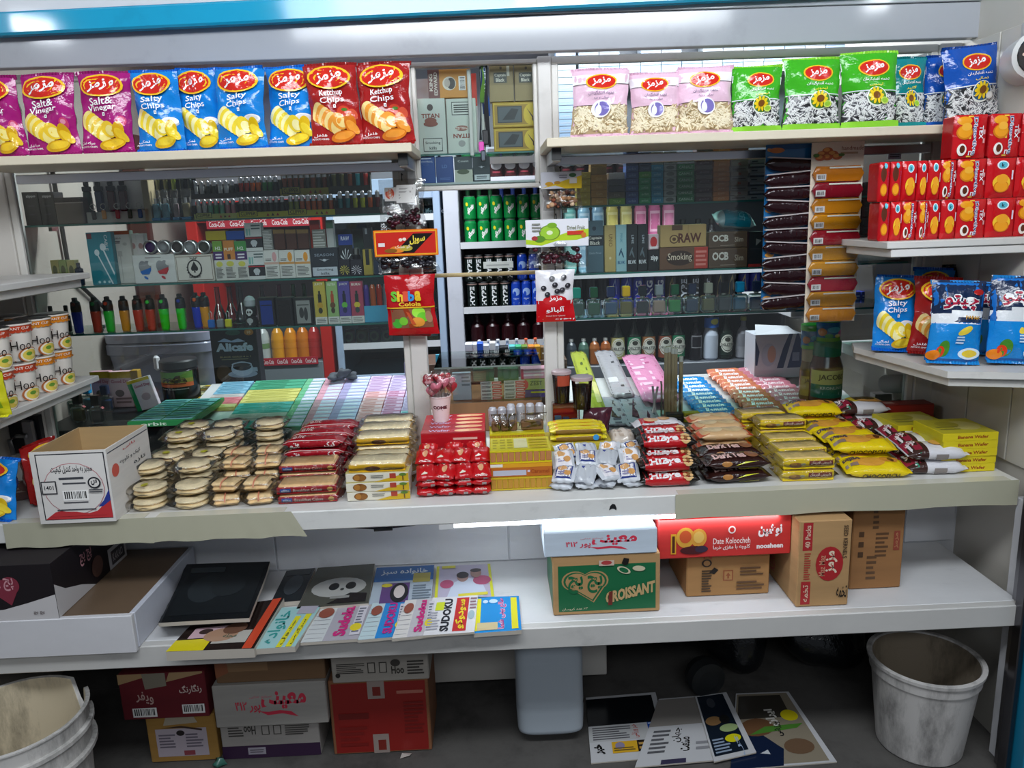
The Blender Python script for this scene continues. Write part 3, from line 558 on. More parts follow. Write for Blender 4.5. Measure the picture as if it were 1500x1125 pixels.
# ---- lighters
def clipper(col, h=.068, metal='b9b9bb'):
    r = .0068; mb = MB(); mb.lathe([(r*.92, 0), (r, .002), (r, h*.66), (r*.96, h*.68)], col+'/g', 10); root = empty('pocket_lighter'); mb.build('body', root)
    MB().lathe([(r*.97, h*.68), (r*.97, h*.93), (r*.5, h)], metal+'/x', 10).build('metal_top', root); return root
LP = {}
def lighter(col):
    if col not in LP: LP[col] = Proto(clipper(col))
    return LP[col]
def lighter_tray(x0, x1, ytop, z, Y, cols, tray, front, lab, word=None, wcol='1c1c14'):
    w, _, p = px_box(x0, ytop, x1, ytop+20, Y); H = atY((x0+x1)/2, ytop, Y).z - z; n = len(cols); cx = p.x
    o = empty('lighter_tray', lab, 'tray', 'lighter trays on the top glass shelf', (cx, Y+.03, z)); q = MB()
    q.box(-w/2, .012, 0, w/2, .016, H*.78, tray).box(-w/2, -.013, .001, -w/2+.002, .012, H*.6, tray).box(w/2-.002, -.013, .001, w/2, .012, H*.6, tray).box(-w/2+.002, -.013, 0, w/2-.002, .012, .003, tray); q.build('tray_back', o)
    q = MB().box(-w/2, -.016, 0, w/2, -.0135, H*.26, front); S = lambda u, v, d=0: (w*(u-.5), -.016-d, H*.26*v)
    if word: q.prints(S, [Rr(.04, .25, .42, 1.25, wcol), Rr(.055, .33, .405, 1.17, front.split('/')[0]), Tx(word, .23, .75, .3, .6, wcol), Pg([(.6, .25), (.66, .25), (.63, .75)], 'b03020'), Pg([(.7, .25), (.76, .25), (.73, .75)], '3a3020'), Pg([(.8, .25), (.86, .25), (.83, .75)], 'b03020')], False)
    q.build('tray_front', o)
    sc = H/.075
    for i, c in enumerate(cols):
        x = cx + w*((i+.5)/n-.5)*.95
        lighter(c).put((x, Y+.03, z+.0034), '%s pocket lighter, %s in the %s' % (CN.get(c, 'coloured'), ORD[i], lab.split(',')[0]), 'lighter', 'pocket lighters in trays', sc=(min(1.1, w/n/.0145), 1, sc))
CN = {'2f7a3a': 'green', 'b83222': 'red', 'e06a28': 'orange', '7d8a2c': 'olive', '8a4a30': 'brown red', 'e8e8e4': 'white', '7fd0b0': 'mint', 'e6a0a8': 'pink', '2c8e98': 'teal', 'c8d028': 'lime', '6a1c1c': 'maroon', '26302a': 'black patterned', '98a83c': 'light olive', '6b6a3a': 'dark olive', '3aa85a': 'bright green', '39413b': 'dark'}
T1 = LZ[0]; YS = 2.60
# zippo style black boxes, wrapped box
for i, (a, b) in enumerate(((32, 56), (56, 79))):
    pb('lighter_box', a, 281, b, T1, YS, .06, '0d0e12', {'F': [Tx('zippo', .55, .86, .6, .10, 'd8d8d8', 0, .02), Ln(.3, .55, .7, .62, 1, '3a3a40'), Ln(.3, .3, .7, .36, 1, '3a3a40')]}, ('black lighter box at the wall end of the top glass shelf', 'black lighter box beside the brown wrapped box on the top glass shelf')[i], 'box')
pb('wrapped_box', 80, 289, 122, T1, YS, .07, '6f625a', {'F': [Rr(0, .82, 1, 1, '2a2020'), Rr(0, .78, 1, .82, 'b8aca4')]}, 'brown cellophane wrapped box on the top glass shelf', 'box')
# jet lighters standing in a pale keyring tray
def jet(col, h=.085):
    root = empty('jet_lighter'); MB().box(-.012, -.008, 0, .012, .008, h*.66, col+'/g', .003).build('body', root); MB().box(-.0125, -.0085, h*.66, .0125, .0085, h*.82, '16171a', .002).box(-.007, -.006, h*.82, .007, .006, h, '0e0e10', .002).build('cap', root); return root
q = empty('keyring_tray', 'pale display tray with dark jet lighters and key rings', 'tray'); w, h, p = px_box(123, 252, 219, 328, YS); q.location = (p.x, YS+.03, T1)
MB().box(-w/2, -.03, 0, w/2, .03, .035, 'b9b6ae', .001).box(-w/2+.01, .024, .035, w/2-.02, .03, .16, 'd6d4d0').build('tray_body', q)
for i, (c, px) in enumerate((('14402c', 130), ('1b2f5c', 147), ('521614', 165), ('4a1214', 182))):
    o = jet(c, .088); pp = atY(px, 300, YS+.04); o.location = (pp.x, YS+.04, T1+.0355+.038*0); o.scale = (1, 1, 1.15); tag(o, '%s jet lighter standing in the keyring tray' % ('dark green', 'navy', 'maroon nearer the navy one, dark red', 'maroon end-of-row')[i], 'lighter')
for i, (px, c) in enumerate(((137, '3a2a20'), (152, 'e0921e'), (172, 'b83a34'), (190, '2a4a2a'), (205, '2c6a9a'))):
    o = empty('key_ring', '%s tagged key ring on the pale tray edge' % ('brown', 'orange', 'red', 'dark green', 'blue')[i], 'key ring'); pp = atY(px, 312, YS-.004); o.location = (pp.x, YS-.002, T1)
    MB().tube([(.009*cos(t*pi/6), -.001, .052+.009*sin(t*pi/6)) for t in range(13)], .0012, 'b9b8b4/x', 5).build('ring', o); MB().box(-.007, -.004, .012, .007, .0005, .040, c+'/g', .002).tube([(0, -.001, .04), (0, -.001, .044)], .0015, 'b9b8b4/x', 5).build('tag', o)
pb('tall_carton', 205, 254, 216, T1, YS, .05, 'b9a884', None, 'narrow tan carton between the keyring tray and black display', 'box')
# black display with olive lighters, blister packs
lighter_tray(216, 279, 248, T1+.075, YS+.06, ('6b6a3a', '6b6a3a', '98a83c', '39413b', '39413b'), '101214', '14161a', 'black tray of dark olive lighters, behind the clear blister packs')
pb('display_riser', 216, 290, 279, T1, YS+.06, .05, '15171a', None, 'black riser block carrying the dark olive lighter tray', 'box')
for i, (a, b, c) in enumerate(((219, 234, '6fb7cf'), (233, 248, '6fb7cf'), (250, 262, 'b8a0a4'), (263, 279, 'c8b88c'))):
    w, h, p = px_box(a, 283, b, 329, YS); o = empty('blister_pack', 'clear blister pack with a %s lighter, %s from the keyring tray' % (('blue', 'blue', 'rose', 'straw')[i], ORD[i]), 'lighter', 'blister packs on the top glass shelf', (p.x, YS+.012, T1+.0005))
    MB().box(-w*.32, -.006, 0, w*.32, .006, h*.55, c+'/g', .003).lathe([(.005, h*.55), (.005, h*.72)], 'c2c2c4/x', 8).build('lighter_body', o)
    S = bag_map(w, h, .028, i); MB().grid(lambda u, v: S(u, v), 8, 10, WRAP()).grid(lambda u, v: S(u, v, 0, 1), 8, 10, WRAP(), True, flip=True).build('blister', o)
    MB().box(-w*.45, -.012, -.0002, w*.45, .012, .010, '2a7fae/g', .002).build('base', o)
# clipper trays
lighter_tray(275, 342, 263, T1+.068, YS+.055, ('e8e8e4', 'e8e8e4', '39413b', '39413b', 'e8e8e4', 'e8e8e4', '39413b'), '0e0f12', '0e0f12', 'black tray of white lighters, upper tier')
lighter_tray(342, 406, 256, T1+.068, YS+.055, ('b83222', 'b83222', 'e06a28', 'e06a28', '2f7a3a', '2f7a3a', '26302a'), '15161a', '1d1e20', 'black tray of red and green lighters, upper tier')
lighter_tray(406, 478, 246, T1+.068, YS+.055, ('8a4a30',)*4+('39413b', '8a4a30', '39413b', '8a4a30'), '3a3a20', 'a49a34', 'yellow fronted tray of brown red lighters, upper tier', 'CLIPPER')
lighter_tray(478, 540, 238, T1+.068, YS+.055, ('6b6a3a', '6b6a3a', '8a4a30', '2c8e98', 'b83222'), '26281c', '2a2c22', 'dark tray of mottled lighters, upper tier by the post')
pb('display_riser', 280, 296, 560, T1, YS+.056, .05, '1c1d1a', None, 'long black riser carrying the upper tier of lighter trays', 'box')
lighter_tray(280, 343, 290, T1, YS, ('e8e8e4', 'e8e8e4', '7fd0b0', '3aa85a', '7fd0b0', 'e6a0a8', 'e6a0a8'), '16171a', 'c9cc74', 'pale fronted tray of pastel lighters, lower tier', 'CLIPPER')
lighter_tray(343, 416, 286, T1, YS, ('26302a',)*8, '16171a', 'ccc832', 'yellow fronted tray of black patterned lighters, lower tier', 'CLIPPER')
lighter_tray(416, 488, 283, T1, YS, ('98a83c', '98a83c', 'e06a28', 'e06a28', 'e06a28', 'e06a28', '39413b', 'e06a28'), '2a2c1c', 'ccc832', 'yellow fronted tray of orange and olive lighters, lower tier', 'CLIPPER')
lighter_tray(488, 558, 277, T1, YS, ('2c8e98', '2c8e98', 'c8d028', 'c8d028', 'e06a28', '6a1c1c'), '101412', '131715', 'black tray of see-through coloured lighters, lower tier by the post')
# ---- middle shelf
T2 = LZ[1]
for i, (a, b) in enumerate(((74, 86), (86, 98), (98, 110))): pb('small_carton', a, 381, b, T2, YS+.03, .03, ('a89a5c', '8f9a5a', 'b0a468')[i], {'F': [El(.5, .6, .3, .2, '5a5a34')]}, 'small gold carton by the upper wall shelf, %s from the wall' % ORD[i], 'box', 'small gold cartons')
o = MB().lathe([(.011, 0), (.013, .003), (.013, .055), (.006, .06), (.006, .075), (.001, .076)], '14233c/g', 12).build('dropper_bottle'); pp = atY(115, 400, YS+.01); o.location = (pp.x, YS+.015, T2+.0005); tag(o, 'small dark navy bottle at the wall end of the middle glass shelf', 'bottle')
cable = lambda c: [El(.35, .62, .10, .06, c), El(.62, .72, .12, .07, c), Pg([(.33, .60), (.38, .60), (.86, .02), (.80, .02)], c), Pg([(.58, .70), (.64, .70), (.97, .22), (.93, .18)], c)]
pb('cable_box', 126, 340, 162, T2, YS, .03, '1d8696', {'F': [Rr(.03, .88, .22, .98, '7a1a24')] + cable('dfe9ee') + [Tx('CABLE', .78, .80, .12, .30, 'dfe9ee', 270), El(.3, .06, .05, .025, 'bfe0e6'), El(.5, .06, .05, .025, 'bfe0e6'), El(.7, .06, .05, .025, 'bfe0e6')]}, 'teal charging cable box leaning on the middle glass shelf', 'box', rz=4)
pb('cable_box', 157, 338, 190, T2, YS+.035, .03, 'd6d2cb', {'F': [Rr(.0, .93, 1, 1, 'a8582c'), Tx('BASEUS', .4, .86, .4, .03, '3a3a3a'), Ln(.2, .76, .55, .82, 2, '55524e'), Rr(.38, .52, .58, .62, 'b9b5ae'), Rr(.46, .05, .50, .52, 'b9b5ae'), El(.75, .75, .1, .03, 'b9b5ae')]}, 'white charging cable box with an orange hanger beside the teal one', 'box')
for i, (a, b, c) in enumerate(((188, 200, 'd2cfcb'), (199, 211, 'd9d4d2'))): pb('narrow_carton', a, 342, b, T2, YS+.05, .03, c, {'F': [El(.5, .75, .3, .06, 'b08c88'), Ln(.2, .2, .8, .5, 5, 'b0aaa6')]}, 'narrow white carton behind the white logo box, %s from the cable boxes' % ORD[i], 'box', 'narrow white cartons')
def apple(cu, c2):
    return [El(cu-.055, .60, .095, .20, '8f9094'), El(cu+.055, .60, .095, .20, '8f9094'), El(cu, .50, .13, .20, '8f9094'), Pg([(cu-.13, .42), (cu+.14, .56), (cu+.14, .46), (cu+.08, .31), (cu, .33), (cu-.08, .31)], c2), El(cu+.135, .70, .05, .085, 'e2e0dd'), El(cu+.0, .20, .035, .07, c2, .6)]
pb('logo_box', 194, 373, 256, T2, YS, .05, 'e2e0dd', {'F': [Ln(.3, .87, .7, .93, 1, '9a9894')] + apple(.28, '1f6fc4') + apple(.70, 'c8303c')}, 'white carton with grey, blue and red fruit logos on the middle glass shelf', 'box')
sp = [El(.5, .50, .20, .33, '2a2622'), El(.5, .50, .165, .28, 'e3dcd2'), El(.455, .49, .05, .09, '1c1a18'), El(.545, .49, .05, .09, '1c1a18'), Pg([(.41, .52), (.59, .52), (.5, .76)], '1c1a18'), Pg([(.47, .34), (.53, .34), (.5, .48)], '1c1a18')]
for k in range(12): a = -.35-pi*.0+(k/11)*pi*1.22-pi*.0+pi*.92; sp.append(El(.5+.19*cos(a), .47+.30*sin(a), .022, .028, '1c1a18', a))
pb('playing_card_box', 256, 373, 312, T2, YS, .05, 'e0d8cd', {'F': [Rr(.03, .05, .97, .95, '8a7c6c'), Rr(.045, .08, .955, .92, 'e3dcd2'), Tx('NAP', .5, .87, .2, .08, '26221e', 0, .02)] + sp + [Tx('NAP & CO', .5, .19, .3, .07, '26221e')]}, 'cream playing card box with a black spade wreath', 'box')
for i, (px, c) in enumerate(((222, '4b3d68'), (241, '9a9c9e'), (261, '4a4440'), (280, 'a2a4a4'), (300, '4c4d44'))):
    pp = atY(px, 362, YS+.02); S = lambda u, v: (0, 0, 0); o = empty('round_tin', '%s round tin on its edge atop the white boxes, %s in the row' % (('purple', 'silver', 'dark brown', 'pale silver', 'olive')[i], ORD[i]), 'tin', 'round tins in a row', (pp.x, YS+.02, atY(px, 373, YS).z+.0238))
    MB().lathe([(.001, -.012), (.0225, -.012), (.0235, -.010), (.0235, .010), (.0225, .012), (.001, .012)], c+'/x', 24).build('tin_body', o, rot=(rad(90), 0, 0)); q = MB(); q.lathe([(.016, .0122), (.019, .0135), (.0225, .0125)], 'c8c8c6/x', 24, cap=False); q.lathe([(.001, .0126), (.010, .0126)], c+'/g', 16, cap=False); q.build('lid', o, rot=(rad(90), 0, 0))
for i, (a, b, c, c2) in enumerate(((311, 327, '7aa83c', '4a2a6a'), (325, 344, 'd88a3a', 'd88a3a'), (343, 361, '4a9a4c', '4a2a6a'))):
    pb('vape_box', a, 353-(i == 1), b, T2, YS, .025, 'dcdad2', {'F': [Rr(0, .52, 1, 1, c)] + ([Rr(0, .52, 1, .74, c2), Tx('H2', .5, .82, .5, .08, 'f2f2ea', 0, .02), Ln(.2, .55, .8, .70, 2, 'e8e4ec')] if i != 1 else [Tx('PUFF', .5, .78, .7, .08, 'f6eed8', 0, .02), Rr(.35, .54, .6, .66, '4a2a18')]) + [El(.5, .42, .3, .07, 'd8d25a'), Ln(.12, .06, .88, .34, 8, '6a6864', i)]}, '%s topped white vape box beside the playing card box' % ('lime and purple', 'orange', 'green and purple')[i], 'box')
zt = atY(330, 352, YS).z
for i, (a, b, c) in enumerate(((301, 331, 'c9b21e'), (331, 358, '1d50a8'))): pb('flat_tin', a, 338, b, zt+.0005, YS+.002, .03, c+'/g', None, '%s flat tin lying on the vape boxes' % ('yellow', 'blue')[i], 'tin')
w_, h_, p_ = px_box(361, 326, 386, 412, YS); hh = (atY(373, 326, YS).z-T2)/4
for i in range(4):
    blk = i % 2 == 0
    o = carton('mint_box', w_-.001, .03, hh-.0008, '24252a' if blk else 'd9dad8', {'F': ([Rr(0, .9, 1, .97, 'b8202c'), Rr(0, 0, 1, .25, 'dcdcda'), El(.5, .6, .2, .2, 'c9ccd0'), El(.44, .5, .08, .2, 'c9ccd0'), El(.56, .5, .08, .2, 'c9ccd0')] if blk else [Ln(.4, .5, .95, .9, 2, '5a6a6a'), Rr(.08, .1, .2, .6, '7fb8b0'), Rr(.26, .1, .34, .6, '7fb8b0')])}); o.location = (p_.x, YS+.015, T2+.0004+i*hh); tag(o, '%s tooth gum box, %s from the bottom of its pile' % ('black' if blk else 'white', ORD[i]), 'box', 'tooth gum boxes in a pile')
for i, (a, b) in enumerate(((386, 408), (408, 431), (431, 454))):
    pb('vape_box', a, 366, b, T2, YS, .025, 'dedcd6', {'F': [Rr(0, .5, 1, .58, ('d8b0a0', 'd89a50', 'd89a50')[i]), El(.72, .76, .15, .17, ('e0a8a8', 'e89a2c', 'e89a2c')[i]), Ln(.1, .62, .5, .72, 2, '7a7874'), Ln(.12, .08, .88, .44, 7, '7a7874', i+4)]}, 'white vape box with a %s device picture, %s from the tooth gum' % (('pink', 'orange', 'orange')[i], ORD[i]), 'box', 'white vape boxes in a row')
zt2 = atY(420, 366, YS).z+.0006
for i, (a, b) in enumerate(((400, 417), (418, 434), (435, 452))): pb('cigar_box', a, 336, b, zt2, YS, .025, '4a2414', {'F': [Rr(0, .80, 1, 1, '8a6a34')]}, 'brown and gold box on the white vape boxes, %s from the tooth gum' % ORD[i], 'box', 'brown and gold boxes')
pb('speckled_box', 384, 336, 399, zt2, YS, .025, '8d8c88', {'F': [Ln(.05, .05, .95, .95, 12, 'c9c8c4', 3)]}, 'grey speckled box between the tooth gum and brown boxes', 'box')
pb('flat_pack', 453, 322, 468, T2, YS+.05, .02, 'c8301e', None, 'upright red pack behind the black cigarette carton', 'box'); pb('speckled_box', 457, 336, 477, T2, YS+.04, .008, '98978f', {'F': [Ln(.05, .4, .95, .98, 10, 'dcdad4', 9)]}, 'silver speckled box above the black cigarette carton', 'box'); pb('narrow_carton', 477, 322, 488, T2, YS+.04, .03, 'd3d4d2', {'F': [Rr(0, .85, 1, 1, '5a8a6a')]}, 'narrow white carton above the black cigarette carton', 'box')
kills = lambda a=0: [Rr(.05, .04, .95, .34, 'c4cad4'), Tx('Smoking', .5, .245, .6, .10, '1a1c20', 0, .01), Tx('kills', .5, .12, .3, .09, '1a1c20', 0, .01)]
wings = lambda v, c='c9ccd4': [El(.5, v, .06, .045, c), Pg([(.3, v+.03), (.46, v+.01), (.46, v-.02)], c), Pg([(.7, v+.03), (.54, v+.01), (.54, v-.02)], c)]
pb('cigarette_carton', 454, 363, 495, T2, YS, .035, '1d242e', {'F': [Tx('SEASON', .5, .76, .7, .09, '8d96a4')] + wings(.58) + kills()}, 'navy black cigarette carton with a white warning panel', 'box')
fire = lambda c: [Pg([(.5, .35), (.5+.45*cos(k*pi/6), .35+.32*sin(k*pi/6)), (.5+.42*cos(k*pi/6+.16), .35+.28*sin(k*pi/6+.16))], c) for k in range(-2, 9)]
pb('lighter_box', 495, 343, 516, T2, YS+.03, .02, '1c3f9a', {'F': [Tx('RAW', .5, .9, .6, .1, 'dfe6f4', 0, .02), Rr(0, 0, 1, .74, '14161c')] + fire('d8dce0')}, 'blue lighter box with a white burst, behind', 'box')
for i, (a, b, c) in enumerate(((496, 513, 'd6c84a'), (513, 531, 'd8d4dc'))): pb('lighter_box', a, 380, b, T2, YS, .02, '191522', {'F': fire(c)}, 'dark lighter box with a %s burst, in front' % ('yellow', 'white')[i], 'box')
o = empty('jet_lighter', 'black jet lighter with a steel top standing above the burst boxes', 'lighter'); pp = atY(522, 375, YS+.035); o.location = (pp.x, YS+.035, T2+.0005); MB().lathe([(.014, 0), (.014, .065), (.012, .068)], '15161a/g', 14).build('body', o); MB().lathe([(.012, .068), (.012, .085), (.009, .09)], 'a2a09c/x', 14).build('cap', o)
for i, (a, b, c, y) in enumerate(((531, 545, 'b09a3a', 365), (545, 556, '1d2c48', 350))): pb('torch_box', a, y, b, T2, YS, .025, c, {'F': [Rr(.3, .4, .7, 1, '121316')]}, ('gold torch box with a black stripe near the post', 'navy torch box next to the post')[i], 'box')
pb('torch_box', 531, 333, 545, T2, YS+.03, .02, '14161c', {'F': [Rr(.25, .86, .5, .98, '9aa0a8')]}, 'tall black torch box behind the gold one', 'box')
# ---- bottom shelf
T3 = LZ[2]
def torch(col, btn):
    root = empty('torch_lighter'); MB().lathe([(.0125, 0), (.014, .004), (.0172, .06), (.0165, .063)], col+'/g', 4, mats=None).build('body', root)
    MB().lathe([(.0165, .0632), (.0170, .075), (.0150, .092), (.009, .096)], '17191b', 8).box(-.006, -.010, .094, .006, .008, .106, '17191b', .002).build('head', root)
    MB().lathe([(.001, .0), (.0055, .0), (.0055, .006), (.001, .007)], btn+'/g', 10).build('button', root, loc=(.002, -.0165, .086), rot=(rad(90), 0, 0)); MB().lathe([(.0125, -.0), (.0128, .0035)], 'e8ece8/g', 4).build('base', root); return root
TP = {}
for i, (px, c, bt, nm) in enumerate(((114, '1238c8', '8a3a30', 'blue'), (142, 'd8402c', '2c8a4a', 'red'), (161, '22d63a', 'd0482c', 'green'), (184, 'f09a1e', '4a2a20', 'orange'), (204, 'd8402c', '5a2c2c', 'red'), (222, 'd8402c', '3ad04a', 'red'), (242, '1ce02c', '2fd03e', 'green'), (267, '1ce02c', '1c3c9a', 'green'), (287, '1238c8', 'd8602c', 'blue'), (299, 'f0a01e', '3a2a20', 'orange'))):
    if (c, bt) not in TP: TP[c, bt] = Proto(torch(c, bt))
    pp = atY(px, 470, YS+.02); TP[c, bt].put((pp.x, YS+.02+(.02 if i > 7 else 0), T3+.0004), '%s see-through torch lighter, %s from the wall on the bottom glass shelf' % (nm, ORD[i]), 'lighter', 'torch lighters in a row', sc=(1.05, .9, 1.12))
q = MB().box(0, 0, 0, .02, .012, .055, '17191b', .002); q.box(.004, .001, .055, .016, .011, .09, '17191b', .002)
for i, px in enumerate((67, 90)): o = (q.build('gas_lighter')); pp = atY(px, 450, YS+.06); o.location = (pp.x, YS+.06, T3+.0005); tag(o, ('black gas lighter behind the noodle cups, next to the wall', 'black gas lighter behind the noodle cups, next to the blue torch')[i], 'lighter')
for i, (px, c, nm) in enumerate(((309, '1f6fc8', 'blue'), (322, '8a8f94', 'steel'), (334, 'e0d81e', 'yellow'))):
    o = empty('key_light', 'tiny %s key light with a wire loop on the bottom glass shelf' % nm, 'key light'); pp = atY(px, 470, YS+.012); o.location = (pp.x, YS+.014, T3+.0004); MB().box(-.011, -.006, 0, .011, .006, .028, c+'/g', .003).build('body', o); MB().tube([(-.004, 0, .027), (-.005, 0, .05), (0, 0, .056), (.005, 0, .05), (.004, 0, .027)], .0012, 'c9c9c6/x', 5).build('loop', o)
o = empty('skull_bottle', 'clear skull-shaped bottle with a domed cap', 'bottle'); pp = atY(367, 460, YS+.02); o.location = (pp.x, YS+.025, T3+.0004); MB().lathe([(.018, 0), (.02, .003), (.02, .03), (.016, .034), (.02, .038), (.02, .066), (.017, .068)], '2c2e30/g', 18).prints(cyl_map(.02, .066, 150), [El(.5, .75, .22, .16, 'd2d6d6'), El(.42, .74, .06, .06, '17181a'), El(.58, .74, .06, .06, '17181a'), Rr(.42, .55, .58, .64, 'd2d6d6'), El(.5, .30, .2, .14, 'aab0b0'), Rr(.44, .08, .56, .24, 'aab0b0')]).build('body', o); MB().lathe([(.0165, .068), (.018, .075), (.018, .088), (.012, .099), (.001, .103)], 'b4bcc0/g', 18).build('cap', o)
for i, (a, b, c) in enumerate(((377, 402, '1c3a8c'), (403, 428, '221c1a'), (429, 458, '9a9c98'))):
    pb('lighter_case', a, 436, b, T3, YS, .045, '101113', {'F': [Rr(.14, .06, .86, .90, c+'/g'), Rr(.2, .72, .8, .75, '0c0c0e')] + ([El(.4, .45, .12, .2, '3a3a3a'), El(.62, .4, .1, .25, '3a3a3a')] if i == 2 else [])}, 'black open case with a %s lighter, %s from the skull bottle' % (('blue', 'dark brown', 'silver')[i], ORD[i]), 'lighter case', 'open lighter cases')
for i, (px, c) in enumerate(((318, 'cfd4d6'), (336, 'cfd4d6'), (352, 'cfd4d6'), (384, 'cfd4d6'), (409, 'e6a8c8'), (430, '8ed8ac'), (446, '46c07a'))):
    o = MB().lathe([(.018, 0), (.021, .004), (.021, .03), (.009, .07), (.008, .125), (.0095, .128)], clear(c, .06, .05), 14, cap=True).build('glass_pipe'); pp = atY(px, 430, YS+.13); o.location = (pp.x, YS+.13, T3+.0005); tag(o, '%s glass flask pipe behind the lighter cases, %s in the row' % ((('clear',)*4+('pink', 'pale green', 'green'))[i], ORD[i]), 'glass pipe', 'glass flask pipes')
for i, (a, b, c, nm) in enumerate(((458, 476, 'c8b44a', 'mustard'), (477, 494, '9cc07a', 'green'), (494, 512, '5a4c9c', 'purple'), (512, 531, 'b04a60', 'rose'))):
    pb('vape_box', a, 412, b, T3, YS, .028, c, {'F': [Rr(0, 0, 1, .17, 'e2e2dc'), Ln(.1, .03, .9, .14, 3, '8a8a84'), Tx(('JUICY', 'ULTRA', 'JUICY', 'BURN')[i], .5, .93, .7, .06, 'eceadc', 0, .02), Rr(.36, .50, .64, .70, ('23241c', 'b8502c', '1c1c30', '23302c')[i]), Rr(.42, .70, .58, .78, ('23241c', 'b8502c', '1c1c30', '23302c')[i]), El(.5, .44, .24, .07, ('c8a030', '6a4a2c', '6ac04a', 'd8c03a')[i]), El(.5, .32, .18, .07, ('3c3c28', '4a3a2c', '30305c', '3c4c4a')[i])]}, '%s vape box with a bottle picture on the bottom glass shelf' % nm, 'box')
lw, lh, lp = px_box(531, 412, 569, 470, YS)
o = empty('lighter_tray', 'light blue tray of tall lighters by the post on the bottom glass shelf', 'tray', loc=(lp.x, YS+.02, T3+.0004)); MB().box(-lw/2, -.014, 0, lw/2, -.012, .055, '4fa8cc/g').build('tray_front', o); MB().box(-lw/2, -.012, 0, lw/2, .016, .003, '3d90b4').build('tray_base', o)
for i, (c, nm) in enumerate((('4a3a8c', 'purple'), ('b0582c', 'orange brown'), ('a8321e', 'brick red'), ('7a8088', 'grey'))): lo = MB().lathe([(.009, 0), (.0095, .004), (.0095, .11), (.006, .122)], c+'/g', 12).build('tall_lighter'); lo.location = (lp.x+lw*(-.37+.25*i), YS+.021, T3+.0038); tag(lo, '%s tall lighter in the light blue tray' % nm, 'lighter')
# ================================================================== shelves behind the perfume window
U1, U2, U3 = RZ
tx = lambda s, c, w=.6: {'F': [Tx(s, .5, .5, w, .42, c, 0, .01)]}
ST = [(845, 866, .0215, [('b8a01e', tx('GUM', 'd8c860', .4))]*5, 'olive yellow gum box beside the hanging nut bag, %s'), (866, 890, .0245, [('b8862c', tx('Gum', 'd8b060', .4))]*4+[('8a6a24', None)]*2, 'golden brown gum box, %s in the tallest gold pile'),
      (892, 916, .0205, [('6ea02c', tx('TULA', 'c8e080', .5)), ('6f6450', tx('TEA', 'a8a08c', .4)), ('3f4148', None), ('4a4c54', None), ('d6d4d4', None)], 'mixed gum box in the pile beside the gold one, %s'),
      (917, 936, .0205, [('2f4e8c', tx('orbit', '8ca4d0'))]*6+[('2c3c60', None)]*3, 'navy gum box, %s in its pile'), (936, 954, .0205, [('1f9c5c', tx('orbit', 'b8e8c8'))]*4+[('4aa82c', tx('orbit', 'd8f0b0'))]+[('2c4058', tx('Dental', '7c90a8'))]*3, 'green gum box column, %s'),
      (954, 972, .0205, [('2c9cc0', tx('orbit', 'b0e0f0'))]*6+[('9aa098', tx('WHITE', '54585c'))]*2, 'cyan gum box column, %s'), (972, 991, .0205, [('b4bab6', {'F': [El(.5, .5, .32, .32, '6c726e')]})]*8, 'pale grey gum box, %s in its pile'),
      (991, 1017, .0205, [('1a7a44', tx('CANALE', 'd8ecdc', .8))]*6+[('d2d2da', None)], 'dark green gum carton column, %s'), (1019, 1043, .0145, [('3c1c24', tx('gold', '8a7c80')), ('6a5c5c', None)]*6, 'maroon striped gum box, %s in its pile'),
      (1044, 1068, .0155, [('d8843c', tx('gum', 'f0b884', .4))]*11+[('b06a34', None)], 'orange gum box, %s in its pile'), (1069, 1095, .0155, [('b4a8a4', {'F': [Ln(.1, .3, .9, .7, 1, '7c6c6c')]}), ('a8988c', tx('5', 'c03838', .2))]*5+[('8c4c3c', None)], 'silver and red gum box, %s in its pile'), (1097, 1119, .0145, [('a9a9ab', {'F': [Rr(.1, .3, .5, .6, '3c3c40')]}), ('2c2c30', {'F': [Rr(0, .4, 1, .9, 'b9b9bb')]})]*5, 'silver black gum box, %s in its pile')]
for a, b, h, sp_, lab in ST: stack('gum_box', a, b, U1, YS, .055, h, sp_, lab, 'gum boxes piled on the top glass shelf')
# middle
pb('tobacco_box', 859, 323, 884, U2, YS, .04, '4f6a78', {'F': [El(.45, .85, .12, .04, '2c3c48'), Rr(.0, .52, 1, .72, '20282e'), Tx('Captain', .5, .665, .8, .07, 'e4e0d4', 0, .01), Tx('Black', .5, .575, .6, .07, 'e4e0d4', 0, .01), Tx('Dark Fired', .5, .38, .7, .04, '94a8b4')]}, 'slate blue tobacco box beside the kiwi bag', 'box')
pb('vape_box', 885, 330, 902, U2, YS, .03, 'c2a868', {'F': [Tx('UNIO', .55, .68, .35, .26, '7a5c2c', 270), El(.5, .3, .1, .03, 'e4d4a4')]}, 'gold tall box next to the slate tobacco box', 'box')
pb('vape_box', 902, 329, 918, U2, YS, .03, '9cc4cc', {'F': [Tx('PINK', .5, .72, .22, .2, '5c98ac', 270), El(.4, .42, .16, .035, '1d4c68', .5), El(.6, .38, .16, .035, '1d4c68', -.5), Tx('BLVK', .5, .2, .7, .07, '1f5c8c', 0, .02)]}, 'pale blue tall box between the gold and black ones', 'box')
for i, (a, b) in enumerate(((918, 934), (934, 949))): pb('vape_box', a, 328, b, U2, YS, .03, '191c20', {'F': [Tx('LINE', .55, .68, .22, .18, 'b4bcc4', 270), El(.4, .42, .18, .04, '5c6870', .5), El(.55, .38, .18, .04, '5c6870', -.5), Tx('BLVK', .5, .2, .75, .08, 'e2e6ea', 0, .02)]}, 'tall black box with a twisted mark, %s' % ('beside the pale blue one', 'beside the small black lighter box')[i], 'box')
